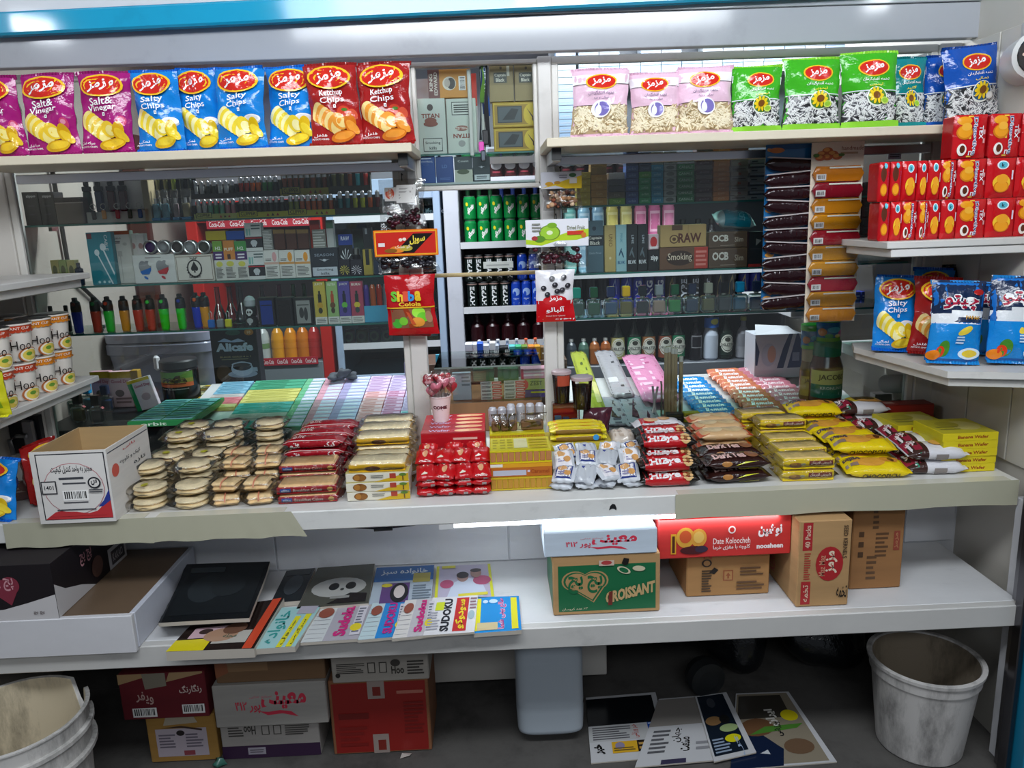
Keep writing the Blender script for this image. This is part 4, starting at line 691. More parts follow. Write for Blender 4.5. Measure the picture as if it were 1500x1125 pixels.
pb('lighter_box', 949, 366, 965, U2, YS, .03, '111214', {'F': [Tx('zipp', .6, .6, .7, .3, 'ececec', 0, .03)]}, 'small black lighter box under the red rose sachet', 'box')
zz = atY(957, 366, YS).z+.0006; pb('sachet_box', 950, 343, 965, zz, YS+.004, .02, 'd8bcc4', {'F': [El(.5, .5, .35, .35, 'c8242c'), Rr(.1, .05, .9, .2, 'f0e8ea')]}, 'small pale box with a red disc above the black lighter box', 'box')
zs = .0585; pb('rolling_paper_box', 966, 362, 1037, U2, YS, .05, '6b4a34', {'F': [El(.42, .52, .28, .34, '3a241a'), Tx('Smoking', .42, .54, .5, .4, 'ead8c0', 0, .0), Rr(.72, .02, 1, .98, 'b8392c'), Ln(.75, .12, .97, .88, 4, 'e0867a')]}, 'brown and red rolling paper box under the tan one', 'box')
zz = atY(1000, 362, YS).z+.0006; pb('rolling_paper_box', 967, 329, 1035, zz, YS+.002, .05, 'bb9a62', {'F': [Rr(.25, .76, .48, 1, '5c4028'), El(.30, .36, .10, .2, '5c3c22'), El(.30, .36, .075, .15, 'bb9a62'), El(.30, .36, .04, .08, '5c3c22'), Tx('RAW', .64, .40, .5, .44, '5c2c1c', 0, .03), Rr(.6, .5, .605, 1, '8a6c40')]}, 'tan rolling paper box with big brown lettering', 'box')
for k, (y0, y1) in enumerate(((363, 387), (339, 363))):
    z0 = U2 if k == 0 else atY(1066, 363, YS).z+.0006; pb('rolling_paper_box', 1038, y0, 1095, z0, YS, .05, '57422f', {'F': [Rr(.02, .05, .98, .95, '6a543e'), Rr(.03, .08, .97, .92, '574232'), Tx('OCB', .30, .6, .42, .42, 'd8d2c8', 0, .04), Tx('Slim', .78, .5, .22, .3, 'b4a898'), Ln(.3, .12, .7, .18, 1, '9a8c7c')]}, 'dark brown rolling paper box, %s of two' % ('lower', 'upper')[k], 'box')
S0 = pack_map(.13, .07, .05, 2.2, 4, 3, 1.5); zz = atY(1066, 339, YS).z
o = pack_mb(.135, .08, .055, '9ab0b4/f', [Rr(.2, .25, .85, .98, '0f7488/f'), Pg([(.25, .3), (.5, .35), (.45, .9), (.3, .9)], '12586a/f'), Tx('SOFT', .62, .6, .14, .3, '6ab0c0', 270)], 2.2, 5, 3, 1.8).build('tissue_pack'); o.location = (atY(1073, 340, YS+.03).x, YS+.04, zz+.001); o.rotation_euler = (rad(24), rad(6), 0); o.location.z = zz+.012; tag(o, 'crinkled teal pack lying over the dark brown boxes', 'pack')
pb('lighter_box', 1097, 339, 1118, U2, YS, .04, '141416', {'F': [Rr(0, 0, 1, .08, 'a82418'), Rr(.1, .5, .9, .52, '3c3c40'), Pg([(.5, .6), (.9, .75), (.5, .8)], '8c8c8c')]}, 'black box with a red foot beside the plum strip', 'box')
# perfumes
def perfume(cap, liq, s=1.):
    root = empty('perfume_bottle'); w = .026*s; MB().box(-w, -.014, 0, w, .014, .058, clear('f4faf8', .2, .16), .006).build('glass_body', root); MB().box(-w*.78, -.010, .005, w*.78, .010, .046, liq+'/g', .004).build('liquid', root)
    MB().lathe([(.008, .058), (.008, .064)], 'c9c9c4/x', 12).build('collar', root); MB().box(-.0135, -.0115, .064, .0135, .0115, .100, cap+'/g', .003).build('cap', root); return root
for i, (px, c, l, nm) in enumerate(((845, '1fb09c', '3f6a5a', 'teal'), (870, '1c5a38', '2c6a48', 'dark green'), (895, '1c2e5c', '3c6494', 'navy'), (917, 'e8b81e', '8f7c2c', 'yellow'), (941, '20262e', '20262c', 'black'), (965, '8a949a', 'd8b09c', 'grey'), (988, '175a3a', '2cae4c', 'bottle green'), (1013, '28324c', '33486c', 'slate'), (1037, '9a9c8c', '7c7444', 'pale'), (1060, '17191c', '3c4048', 'charcoal'), (1083, '1fa4dc', '3c84b0', 'sky blue'), (1107, '28365c', '3c5484', 'dusk blue'))):
    o = perfume(c, l); pp = atY(px, 450, YS+.02); o.location = (pp.x, YS+.02, U3+.0004); tag(o, 'perfume bottle with a %s cap on the bottom glass shelf' % nm, 'perfume', 'perfume bottles in a row')
# price tags on the glass
for i, (x, y) in enumerate(((1302, 222), (1303, 236))): w, h, p = px_box(x, y, x+19, y+11, 2.495); tag(carton('price_tag', w, .001, h, 'c9c9dc', {'F': [Ln(.1, .2, .9, .8, 2, '5c5c70')]}, None, 0), '%s white price tag on the window by the biscuits' % ('upper', 'lower')[i], 'tag').location = (p.x, 2.4985, p.z)
# ================================================================== centre bay: cabinets above the serving hatch
CZ2, CZ1 = 1.711, 1.799
o = empty('glass_shelf', 'glass shelf under the white cigar boxes above the serving hatch', 'shelf'); MB().box(-.262, 2.52, CZ1-.005, .15, 2.66, CZ1, clear('cfe6de', .03, .03), faces={'F': '4f7f78/g'}).build('pane', o); MB().box(-.262, 2.52, CZ2-.006, .164, 2.66, CZ2, 'a8b4b4').build('ledge', o)
o = empty('cabinet_divider', 'white strips dividing the small cabinet above the hatch', 'divider'); MB().box(-.052, 2.512, CZ1-.01, -.040, 2.522, 2.045, 'd6d4ce', .002).build('strip', o); MB().box(-.012, 2.512, CZ1-.01, -.002, 2.522, 2.045, 'd6d4ce', .002).build('strip', o); MB().box(-.26, 2.655, CZ1, -.045, 2.66, 2.045, 'b4acb8').build('back', o)
YC = 2.53
titan = lambda r: [El(.5, .84, .10, .06, '3c2c28'), Tx('TITAN', .5, .69, .6, .08, '8a3c28', r, .03), El(.5, .60, .2, .06, '8c4a38'), Tx('PHILLIES', .5, .545, .42, .05, '6a241c', 0, .02), El(.5, .545, .24, .05, '8c4a38')] if r == 0 else [Rr(.18, .70, .86, .94, '1c2422'), Rr(.20, .715, .84, .925, 'd0d6ce'), Ln(.25, .74, .8, .9, 4, '3c403c'), El(.5, .46, .22, .05, '8c4a38'), Tx('PHILLIES', .5, .46, .4, .05, 'e0d4c8', 180, .02), Tx('TITAN', .5, .32, .6, .08, '8a3c28', 180, .03), El(.48, .18, .12, .06, '9a9c98')]
pb('cigar_box', 607, 144, 652, CZ1, YC, .05, 'ccd3cb', {'F': titan(0) + [Rr(.22, .05, .86, .29, '1c2422'), Rr(.24, .063, .84, .277, 'd0d6ce'), Tx('Smoking', .54, .20, .5, .06, '1c2422', 0, .015), Tx('kills', .54, .11, .24, .055, '1c2422', 0, .015)]}, 'tall white cigar box with an upright brown emblem', 'box')
pb('cigar_box', 653, 144, 697, CZ1, YC, .05, 'c8d0c6', {'F': titan(1)}, 'tall white cigar box with the emblem upside down', 'box')
zz = atY(650, 144, YC).z+.001
pb('cigar_box', 626, 101, 689, zz, YC+.004, .03, 'cf8a1e', {'F': [Rr(0, 0, .27, 1, '6a3430'), El(.5, .5, .16, .24, 'e0d8c8'), El(.54, .5, .10, .2, '2c2420'), El(.45, .52, .07, .15, 'b8aca0'), Tx('KING', .07, .55, .08, .6, 'e8dcd0', 90, .02), Tx('EDWARD', .18, .5, .08, .8, 'e8dcd0', 90, .02), Bc(.72, .25, .88, .74, True)]}, 'orange and maroon cigar box lying on the tall white ones', 'box')
pb('flat_pack', 690, 107, 698, CZ1, YC+.052, .02, 'c8321e', {'F': [Rr(0, 0, 1, .6, 'd8d8dc')]}, 'thin red edge of a pack behind the lanyards', 'box')
cb_ = [Rr(.18, .50, .72, .78, '22261f'), Tx('Captain', .45, .70, .46, .10, 'ece4d4', 0, .02), Tx('Black', .45, .58, .36, .10, 'ece4d4', 0, .02), El(.48, .90, .05, .04, '3c2c1c'), Rr(.72, .68, .84, .96, 'd8d2c2')]
zc = 1.885
pipe = [Rr(.02, .06, .98, .94, 'd8b82c'), Rr(.04, .1, .96, .9, 'a8841c'), Rr(.10, .18, .62, .84, '2a2c30'), Rr(.12, .22, .60, .80, '50585c'), Pg([(.2, .3), (.4, .75), (.55, .7), (.45, .3)], '1c1e22'), El(.81, .5, .16, .42, 'e0c02a'), El(.88, .32, .05, .12, '4a2414'), Pg([(.72, .74), (.74, .70), (.90, .3), (.86, .28)], '4a2414')]
y1 = atY(755, 187, YC).z
pb('pipe_box', 723, 187, 792, CZ1, YC, .05, 'b8941c', {'F': pipe}, 'yellow smoking pipe box with a clear window, lower', 'box'); pb('pipe_box', 721, 149, 791, y1+.001, YC, .05, 'b8941c', {'F': pipe}, 'yellow smoking pipe box with a clear window, upper', 'box'); y2 = atY(755, 149, YC).z+.002
for i, (a, b) in enumerate(((716, 752), (753, 789))): pb('tobacco_box', a, 94, b, y2, YC, .045, '8c7648', {'F': [Rr(0, 0, 1, .44, '9c8654')] + cb_}, 'gold brown tobacco box above the pipe boxes, %s' % ('beside the lanyards', 'beside the white post')[i], 'box')
for i, (a, b, c, pr) in enumerate(((612, 637, '1d4c96', [Tx('MONTREAL', .5, .8, .8, .06, 'c9d4e8'), Rr(.1, .9, .8, .93, 'd8e0f0')]), (638, 664, '1f4488', [Tx('LD', .5, .62, .3, .12, '5c80bc'), Ln(.2, .1, .8, .2, 2, '4c6ca8')]), (665, 692, '2a363c', [Tx('Count', .5, .82, .6, .08, 'b8c0bc'), Rr(0, 0, 1, .48, 'b4b8a8'), El(.48, .4, .34, .10, '48543c')]), (692, 718, '17282e', wings(.58) + [Rr(.08, .05, .95, .28, 'c4ccd0'), Ln(.2, .1, .8, .24, 2, '5c6468')]))):
    pb('cigarette_pack', a, 229, b, CZ2, YC, .025, c, {'F': pr}, '%s upright cigarette pack above the serving hatch' % ('bright blue', 'royal blue', 'slate and grey', 'black green winged')[i], 'box')
# lanyards
o = empty('lanyard_bunch', 'bunch of black and blue lanyards hanging beside the cigar boxes', 'lanyards', loc=(0, 0, 0))
for i, (dx, c, yb) in enumerate(((0, '16181d', 205), (4, '15306c', 178), (8, '1b5ab0', 170), (2, '5c8a28', 150), (11, '101216', 215))):
    a = atY(704+dx*.6, 92, 2.515-.004*i); b = atY(706+dx, yb, 2.515-.004*i); q = MB(); N = 8
    q.grid(lambda u, v: (a.x+(b.x-a.x)*v+(.008+.004*sin(v*6+i))*(u-.5)*2*.6+.004*sin(v*5+i*2), a.y-.003*sin(v*4)-.0, a.z+(b.z-a.z)*v), 2, N, c+'/m')
    if i == 2: q.prints(lambda u, v, d=0: (a.x+(b.x-a.x)*(1-v)+(u-.5)*.012, a.y-.006-d, b.z+(a.z-b.z)*v), [Tx('OFF WHITE', .5, .55, .7, .75, 'dfe8f4', 270)], False)
    q.build('strap', o)
pp = atY(710, 190, 2.5); MB().box(pp.x-.008, 2.495, pp.z-.045, pp.x+.012, 2.505, pp.z, '14151a', .003).build('clip', o); pp = atY(704, 210, 2.49); MB().box(pp.x-.006, 2.488, pp.z-.025, pp.x+.010, 2.494, pp.z+.005, 'e04ab4', .002).build('tag', o)
pp = atY(708, 228, 2.488); MB().box(pp.x-.008, 2.484, pp.z-.016, pp.x+.008, 2.492, pp.z+.016, '6a727a/x', .003).build('hook', o)
# ================================================================== fridges at the back
def can(r, h, col, prints, n=18):
    root = empty('drink_can'); mb = MB(); mb.lathe([(r*.78, 0), (r, h*.07), (r, h*.88), (r*.82, h*.97)], col+'/g', n); mb.prints(cyl_map(r, h, 170), prints, True, .0006, .0004, 'g'); mb.build('body', root)
    MB().lathe([(r*.83, h*.97), (r*.85, h), (r*.78, h), (r*.75, h*.985), (.001, h*.985)], 'c4c6c8/x', n).build('lid', root); return root
def bottle(r, h, glass, cap, label=None, lc='e8e4dc', neck=.55, prints=(), shoulder=.55):
    root = empty('drink_bottle'); mb = MB(); mb.lathe([(r*.8, 0), (r, h*.04), (r, h*neck), (r*shoulder, h*(neck+.16)), (r*.36, h*(neck+.27)), (r*.34, h*.92)], glass+'/g', 16)
    mb.prints(cyl_map(r, h, 160), list(prints), True, .0006, .0004, 'p'); mb.build('body', root); MB().lathe([(r*.42, h*.90), (r*.42, h*.985), (r*.36, h)], cap, 12).build('cap', root); return root
def fridge_case(name, lab, x0, x1, z0, z1, Y, D, shelves, body='cfd2da/panel', back='2a2f36', fw=.04, rail='c4c6ca/x', bottom=None, th=.1):
    o = empty(name, lab, 'fridge'); MB().box(x0, Y+D-.03, .0, x1, Y+D, z1, back).build('back', o)
    MB().box(x0, Y, 0, x0+fw, Y+D-.03, z1, body, .004).build('side', o); MB().box(x1-fw, Y, 0, x1, Y+D-.03, z1, body, .004).build('side', o)
    MB().box(x0+fw, Y, z1-th, x1-fw, Y+D-.03, z1, body, .004).build('top', o); MB().box(x0+fw, Y, 0, x1-fw, Y+D-.03, z0, bottom or body, .004).build('base', o)
    for z in shelves: MB().box(x0+fw, Y+.02, z-.012, x1-fw, Y+D-.03, z, rail).box(x0+fw, Y+.005, z-.02, x1-fw, Y+.02, z+.012, 'd6d8dc').build('rack', o)
    return o
def along(x0, x1, y, Y, n): return [atY(x0+(x1-x0)*i/(n-1), y, Y) for i in range(n)] if n > 1 else [atY(x0, y, Y)]
spark = lambda: [Pg([(.26, .14), (.44, .10), (.86, .62), (.68, .76)], '0a6a34'), Tx('Sprite', .56, .46, .34, .34, 'f0f4ee', .75, .05), El(.36, .66, .07, .08, 'e2d82a', .4)]
# centre fridge
CX0, CX1 = atY(655, 400, 3.9).x, atY(800, 400, 3.9).x+.16
z_s = atY(740, 356, 3.92).z; z_h = atY(740, 450, 3.92).z; z_m = atY(740, 500, 3.92).z
fc = fridge_case('drinks_fridge', 'white open fridge with green and black drink cans behind the hatch', CX0, CX1, .75, 1.93, 3.86, .55, (z_s, z_h, z_m), 'cdd0da/panel', '20242c', .075)
Sp = Proto(can(.031, .117, '0f8a44', spark()))
for lv in range(2):
    for i, p in enumerate(along(690, 787, 350, 3.92, 6)): Sp.put((p.x, 3.92, z_s+.0005+lv*.1172), 'green lemon drink can in the %s layer, %s from the fridge door post' % (('lower', 'upper')[lv], ORD[i]), 'can', 'green drink cans')
Bt = {c: Proto(bottle(.030, .29, g, c)) for c, g in (('10301c', '1c4a2c'), ('142a6c', '1c2c5c'))}
for i, p in enumerate(along(688, 786, 350, 3.99, 7)): c = '10301c' if i < 3 else '142a6c'; Bt[c].put((p.x, 3.995, z_s+.0005), '%s capped bottle behind the green cans, %s from the door post' % ('green' if i < 3 else 'blue', ORD[i]), 'bottle', 'bottles behind the green cans')
hy = [Tx('HYPE', .5, .48, .30, .72, 'e8eaea', 90, .05), Rr(0, .9, 1, .94, '9c8078')]
Hy = Proto(can(.0255, .134, '15201c', hy)); Bu = Proto(can(.0255, .134, '1a44b4', [El(.5, .58, .26, .14, '9cb8e8'), El(.4, .5, .1, .1, '1a44b4'), Tx('tiger', .5, .32, .4, .08, 'b4c8f0'), Ln(.3, .1, .7, .2, 2, '7898d8')]))
for lv, xs in enumerate(((692, 709, 724, 740, 756, 771, 786), (690, 703, 718, 733, 748, 766, 783))):
    for i, px in enumerate(xs):
        p = atY(px, 430, 3.92); bl = i > 3 if lv == 0 else i > 4
        (Bu if bl else Hy).put((p.x, 3.92, z_h+.0005+lv*.1343), '%s energy drink can in the %s layer, %s from the fridge door post' % ('blue' if bl else 'black', ('lower', 'upper')[lv], ORD[i]), 'can', 'energy drink cans')
Mr = Proto(bottle(.036, .15, '2c0f14', '2a1216'))
for i, p in enumerate(along(700, 790, 490, 3.93, 5)): Mr.put((p.x, 3.93, z_m+.0005), 'dark maroon juice bottle on the low fridge rack, %s from the door post' % ORD[i], 'bottle', 'maroon juice bottles')
p = atY(708, 383, 3.84); w, h, p = px_box(708, 383, 752, 393, 3.84); o = carton('strip_sign', w, .003, h, 'c2c6c0', {'F': [Ln(.1, .3, .9, .7, 1, '9ca09c')]}); o.location = (p.x, 3.84, p.z); o.parent = fc
# jars above
jz = atY(750, 259, 3.6).z
o = empty('high_shelf', 'high pale shelf of dark jars behind both windows', 'shelf'); MB().box(atY(715, 260, 3.6).x, 3.55, jz-.035, 1.45, 3.85, jz, 'ccc6d0/panel').build('board', o); MB().box(atY(715, 240, 3.6).x, 3.54, jz+.055, 1.45, 3.56, jz+.12, '9c9ca4/x').build('rail', o)

jr = MB().lathe([(.030, 0), (.032, .004), (.032, .06), (.026, .07), (.026, .085)], '3c1014/g', 16); jr.prints(cyl_map(.032, .07, 160), [El(.5, .72, .3, .28, 'd8d4d8'), Rr(.3, .25, .7, .36, 'a03040')], True); jr = Proto(jr.build('coffee_jar'))
for i, p in enumerate(along(727, 1012, 250, 3.6, 15)): jr.put((p.x, 3.60, jz+.0005), 'dark jar with a white round label on the high shelf, %s from the hatch' % ORD[i], 'jar', 'dark jars on the high shelf')
# right fridge
R3, R2, R1 = atY(950, 526, 3.6).z, atY(950, 457, 3.6).z, atY(950, 397, 3.6).z
fridge_case('bottle_fridge', 'wide dark drinks fridge behind the perfume window', atY(812, 400, 3.55).x, 1.36, R3-.01, jz-.0355, 3.53, .31, (R2, R1), '6c7078/panel', '1c2026', .02, th=.03)
gl = [(n, c, l) for n, c, l in (('teal', '7cc4bc', 'b8e4dc'), ('pale blue', '8cb8d0', 'c4dcec'), ('blue grey', '7ca0b8', 'b0ccdc'), ('yellow', 'd0c06a', 'e8dc98'), ('straw', 'ccc078', 'e8e0a8'), ('rose', 'd0789c', 'eeb4cc'), ('pink', 'cc6c98', 'f0b8d0'), ('light pink', 'd884a8', 'f4c4d8'))]
for i, (n, c, l) in enumerate(gl):
    P_ = Proto(can(.0285, .150, c, [Rr(.2, .2, .8, .82, l), Rr(.26, .28, .74, .74, c), Ln(.3, .4, .7, .6, 2, l)]))
    for lv in range(2): p = atY(835+i*20.5, 350, 3.59); P_.put((p.x, 3.59, R1+.0005+lv*.1503), '%s juice can in the back fridge, %s layer' % (n, ('lower', 'upper')[lv]), 'can', 'juice cans in the back fridge')
DB = Proto(bottle(.034, .23, '1c1a1c', '14140f', prints=[Rr(.1, .30, .9, .46, 'd8a82c'), El(.5, .38, .2, .06, '8a2c1c')], neck=.6))
for i, px in enumerate((1000, 1022, 1042)): p = atY(px, 350, 3.6); DB.put((p.x, 3.6, R1+.0005), 'dark bottle with a yellow label in the back fridge, %s past the pink cans' % ORD[i], 'bottle', 'dark bottles in the back fridge')
tc = {}
for i, (px, c, w) in enumerate(((846, '15181c', 'Life'), (865, '15181c', 'Life'), (882, '15181c', 'Life'), (900, '1c2c9c', ''), (918, '1c2c9c', ''), (934, '1c2c9c', 'KING'), (950, '1a2474', 'KING'), (966, '1a2474', 'KING'), (983, '1c1a12', ''), (1000, '16181a', 'HYPE'), (1017, '16181a', 'HYPE'), (1035, '1a1612', 'Tiger'), (1053, '1c1c20', ''), (1070, '1c1c1c', ''), (1088, '2c2c6c', ''), (1104, '2c2c7c', ''))):
    if (c, w) not in tc: tc[c, w] = Proto(can(.0275, .185, c, ([Tx(w, .5, .5, .34, .62, 'd4dae4', 90, .03)] if w and w != 'Life' else [Tx('Life', .5, .3, .6, .12, 'd4dae4')] if w else [Pg([(.3, .3), (.6, .5), (.5, .9), (.35, .7)], '8c9cd0' if c == '1c2c9c' else '8a7a4a')]), 16))
    p = atY(px, 430, 3.6); tc[c, w].put((p.x, 3.6, R2+.0005), '%s tall can behind the perfume bottles, %s from the hatch side' % ('blue' if 'c' == c[3] and c[4:] in ('9c', '6c', '7c') or c == '1a2474' else 'black', ORD[i]), 'can', 'tall cans behind the perfumes')
sb = {}
for i, (px, c) in enumerate(((837, '3c444c'), (855, '4a6a5c'), (871, '9c5a28'), (887, '9c5424'))):
    P_ = sb.setdefault(c, Proto(bottle(.026, .125, c, 'e4e4e2', neck=.62, shoulder=.8))); p = atY(px, 520, 3.58); P_.put((p.x, 3.58, R3-.0095), '%s small bottle with a white cap in the back fridge, %s from the post' % ('grey' if i == 0 else 'green' if i == 1 else 'orange', ORD[i]), 'bottle')
dl = lambda c: Proto(bottle(.033, .215, '14221a', '101a14', neck=.6, prints=[Rr(0, .10, 1, .58, c), El(.5, .36, .36, .20, 'dcdcd0'), El(.5, .36, .31, .17, c), El(.5, .36, .29, .155, 'd4d4c8'), El(.5, .45, .14, .05, '3c3c34'), Rr(.12, .30, .88, .37, 'e4e4d8'), Tx('DELSTER', .5, .335, .66, .055, '2a2a24', 0, .02)]))
for i, (px, c) in enumerate(((904, 'b0a86c'), (928, '1c7a54'), (949, 'a0683c'), (973, '8c4a34'), (992, '1c7a54'), (1062, '182c22'))): p = atY(px, 500, 3.6); dl(c).put((p.x, 3.59, R3-.0095), 'malt drink bottle with a %s label in the back fridge' % ('straw', 'green', 'amber', 'rust', 'second green', 'black green')[i], 'bottle', 'malt bottles in the back fridge')
for i, (px, r, h, g, c, pr, lab) in enumerate(((1018, .032, .2, '1c1a20', '141216', [Rr(.2, .3, .8, .6, '8c8c90'), Rr(.24, .33, .76, .57, '1c1a20')], 'black bottle with a square outline label in the fridge'), (1040, .036, .235, 'c8d0e0', 'd8dce8', [Rr(.05, .66, .95, .86, '2c6ac4'), El(.6, .78, .2, .06, 'd8d86a')], 'white yoghurt drink bottle with a blue neck label'), (1087, .034, .2, '9c9ca4', 'b4b44c', [Rr(.1, .3, .9, .6, '84848c')], 'milky bottle with a yellow cap at the fridge end'))):
    p = atY(px, 500, 3.6); o = bottle(r, h, g, c, neck=.5, prints=pr, shoulder=.75); o.location = (p.x, 3.59, R3-.0095); tag(o, lab, 'bottle')
# second fridge with glass door
FX0, FX1 = atY(485, 400, 3.9).x, atY(653, 400, 3.9).x
zsh = atY(560, 502, 3.95).z; zs2 = atY(636, 316, 3.95).z
fg = fridge_case('glass_door_fridge', 'dim glass door fridge with pale blue frame behind the window', FX0, FX1-.01, atY(540, 548, 3.9).z, 1.80, 3.88, .5, (zsh, zs2), 'a8bcd4/panel', '1d2a30', .035, '9cb4c4')
MB().box(FX0+.036, 3.89, .75, FX1-.05, 3.893, 1.70, clear('e4f0f0', .02, .03)).build('door_glass', fg)
for i, p in enumerate(along(512, 568, 500, 3.96, 4)): o = can(.030, .075, ('5a2c3c', '6a6c3a', '4a3c5c', '5c5c60')[i], [El(.5, .5, .3, .35, '7a8a6a'), El(.5, .5, .15, .2, '2a2a2a')]); o.name = 'dessert_cup'; o.location = (p.x, 3.97, zsh+.0005); tag(o, 'patterned dessert cup in the glass door fridge, %s from its hinge' % ORD[i], 'cup')
for i, px in enumerate((628, 645)): o = can(.031, .12, '1d2836', [Tx('Life', .45, .2, .6, .2, 'd0d8e4')]); p = atY(px, 310, 3.97); o.location = (p.x, 3.97, zs2+.0005); tag(o, 'navy can in the glass door fridge, %s' % ('nearer the plum bag', 'nearer the door post')[i], 'can')
o = bottle(.032, .25, '8c7a3a', 'a89a4a', prints=[Rr(.05, .1, .95, .6, 'b0b8c0'), El(.5, .25, .35, .1, '8a6a2c'), El(.5, .25, .2, .06, '5c8a3c')]); p = atY(650, 480, 3.97); o.location = (p.x-.06, 3.97, zsh+.0005); tag(o, 'tall juice bottle with a fruit label in the glass door fridge', 'bottle')
# red fridge
KX0, KX1 = atY(282, 400, 3.9).x, atY(482, 400, 3.9).x; zk = atY(420, 527, 3.95).z
fr = fridge_case('red_fridge', 'red framed soft drink fridge behind the lighter shelves', KX0, KX1-.01, zk-.001, 1.72, 3.88, .5, (), 'c02820/panel', '5a6468', .055, bottom='7c868a/panel')
def strip(x0, x1, y0, y1, n, nm):
    w, h, p = px_box(x0, y0, x1, y1, 3.87); q = carton_mb(w, .006, h, 'b02434', {'F': [Tx('Coca-Cola', (i+.5)/n, .5, .75/n, .6, 'f0dcdc', 0, .02) for i in range(n)]}, None, 0); q.build('name_strip', fr, loc=(p.x, 3.872, p.z))
strip(302, 456, 320, 333, 5, 0); strip(362, 466, 524, 535, 5, 1)
for i, (px, g, n) in enumerate(((370, '4a1c20', 'cola'), (388, 'b0b8b4', 'clear'), (409, 'd8961e', 'yellow'), (428, 'd88a1c', 'orange'), (446, 'c8741c', 'amber'), (463, 'b83430', 'red'))):
    o = bottle(.034, .22, g, 'e4e6e4', neck=.5, shoulder=.8, prints=[Rr(.05, .3, .95, .42, g if i in (2, 3, 4) else '6a8a5a' if i == 1 else g)]); p = atY(px, 520, 3.95); o.location = (p.x, 3.95, zk); tag(o, '%s soft drink bottle with a white cap in the red fridge' % n, 'bottle', 'bottles in the red fridge')
for i, p in enumerate(along(316, 355, 520, 4.0, 4)): o = bottle(.034, .22, '3c2c2c', 'c8c8c8', neck=.5, shoulder=.8); o.location = (p.x, 4.0, zk); tag(o, 'dark bottle in the red fridge, %s from its hinge side' % ORD[i], 'bottle')
# back of the seller space
tag(MB().box(-1.58, 3.50, 0, -1.51, 3.56, 2.0, '4a2c24/wood').build('door_post'), 'narrow dark brown post behind the lighter shelves', 'post')
tag(MB().tube([(-1.585, 2.95, 1.9), (-1.585, 2.96, 1.45), (-1.585, 3.02, 1.40), (-1.585, 3.2, 1.28)], .008, '1c1c1e', 6).build('power_cord'), 'black cord running down the inner white wall', 'cord')
# cigarette rack up high
o = empty('cigarette_rack', 'grey rack of pale cigarette cartons above the seed bags', 'rack'); XA, XB = atY(814, 100, 3.3).x, atY(1345, 90, 3.3).x; zA, zB = atY(825, 205, 3.3).z, atY(1000, 104, 3.3).z
MB().box(XA-.02, 3.40, zA-.08, XB, 3.43, 2.36, '454b52').build('back', o); MB().box(XA+.09, 3.30, zB-.012, XB, 3.40, zB, 'a4aab0').build('board', o); MB().box(XA-.02, 3.30, zA-.012, XA+.088, 3.40, zA, 'a4aab0').build('board', o); MB().box(XA-.02, 3.405, 0, XA+.02, 3.428, zA-.081, '8a9098').build('foot', o); MB().box(XB-.04, 3.405, 0, XB, 3.428, zA-.081, '8a9098').build('foot', o)
cp = {c: Proto(carton('cigarette_carton', .081, .08, .0265, c, {'F': [Ln(.15, .35, .7, .65, 1, '8c949c'), Rr(0, 0, 1, .08, '50585e')]}, None, .0008)) for c in ('8497ad', 'a9b2bb', 'b6babd', '768ba4', '969ea2')}
for i in range(15): c = ('768ba4', '8497ad', '969ea2')[(i//4) % 3]; cp[c].put((XA+.042, 3.345, zA+.0003+i*.0269), 'pale carton in the tall stack by the post, %s from the bottom' % ORD[i], 'carton', 'cigarette cartons in the tall stack')
k = 0; x = XA+.135
while x < XB-.05:
    for j in range(rnd.choice((2, 4, 5, 5))): cp[rnd.choice(list(cp))].put((x, 3.345, zB+.0003+j*.0269), 'pale carton on the high rack, %s pile from the post, %s up' % (ORD[k], ORD[j]), 'carton', 'cigarette cartons on the high rack')
    x += .084; k += 1
# ================================================================== gum display behind the lighter window
o = empty('gum_riser', 'white sloped riser under the rows of gum packs', 'riser'); A0, A1, B0, B1 = .915, .995, 2.53, 3.0
MB().add([(-1.12, B0, .8515), (-.29, B0, .8515), (-.29, B1, .8515), (-1.12, B1, .8515), (-1.12, B0, A0), (-.29, B0, A0), (-.29, B1, A1), (-1.12, B1, A1)], [(0, 1, 5, 4), (1, 2, 6, 5), (2, 3, 7, 6), (3, 0, 4, 7), (4, 5, 6, 7), (3, 2, 1, 0)], 'd8d8d8/lamin').build('slope', o)
sl = math.atan2(A1-A0, B1-B0); zs_ = lambda Y: A0+(Y-B0)/(B1-B0)*(A1-A0)
def gum(w, d, h, c, top, els=None): return carton('gum_pack', w, d, h, c, {'T': [Rr(0, 0, 1, 1, top)] + (els or [])}, None, .0008)
def gum_col(x0, x1, rows, lab, d=.0315, Y0=2.535):
    w = x1-x0; cache = {}
    for i, (c, t, st, nm) in enumerate(rows):
        if (c, t) not in cache: cache[c, t] = Proto(gum(w-.003, d-.001, .014, c, t, [Rr(0, .0, .32 if st == 1 else .0, 1, c), Rr(0, 0, 1, .14, c)] + ([Ln(.1, .3, .9, .8, 2, c, i)] if st == 2 else []) + ([Ln(.4, .35, .9, .7, 1, 'f4f4fa')] if st == 1 else [])))
        Y = Y0+d*(i+.5); cache[c, t].put(((x0+x1)/2+rnd.uniform(-.001, .001), Y, zs_(Y)+.0006), '%s gum pack, %s row back in the %s column' % (nm, ORD[i], lab), 'gum', 'gum packs on the sloped riser', rx=sl)
Xf = lambda px: atY(px, 608, 2.53).x
gx = [407, 439, 475, 516, 552, 582, 603]
GC = ['green striped', 'pink striped', 'rose striped', 'salmon', 'lilac', 'turquoise tipped']
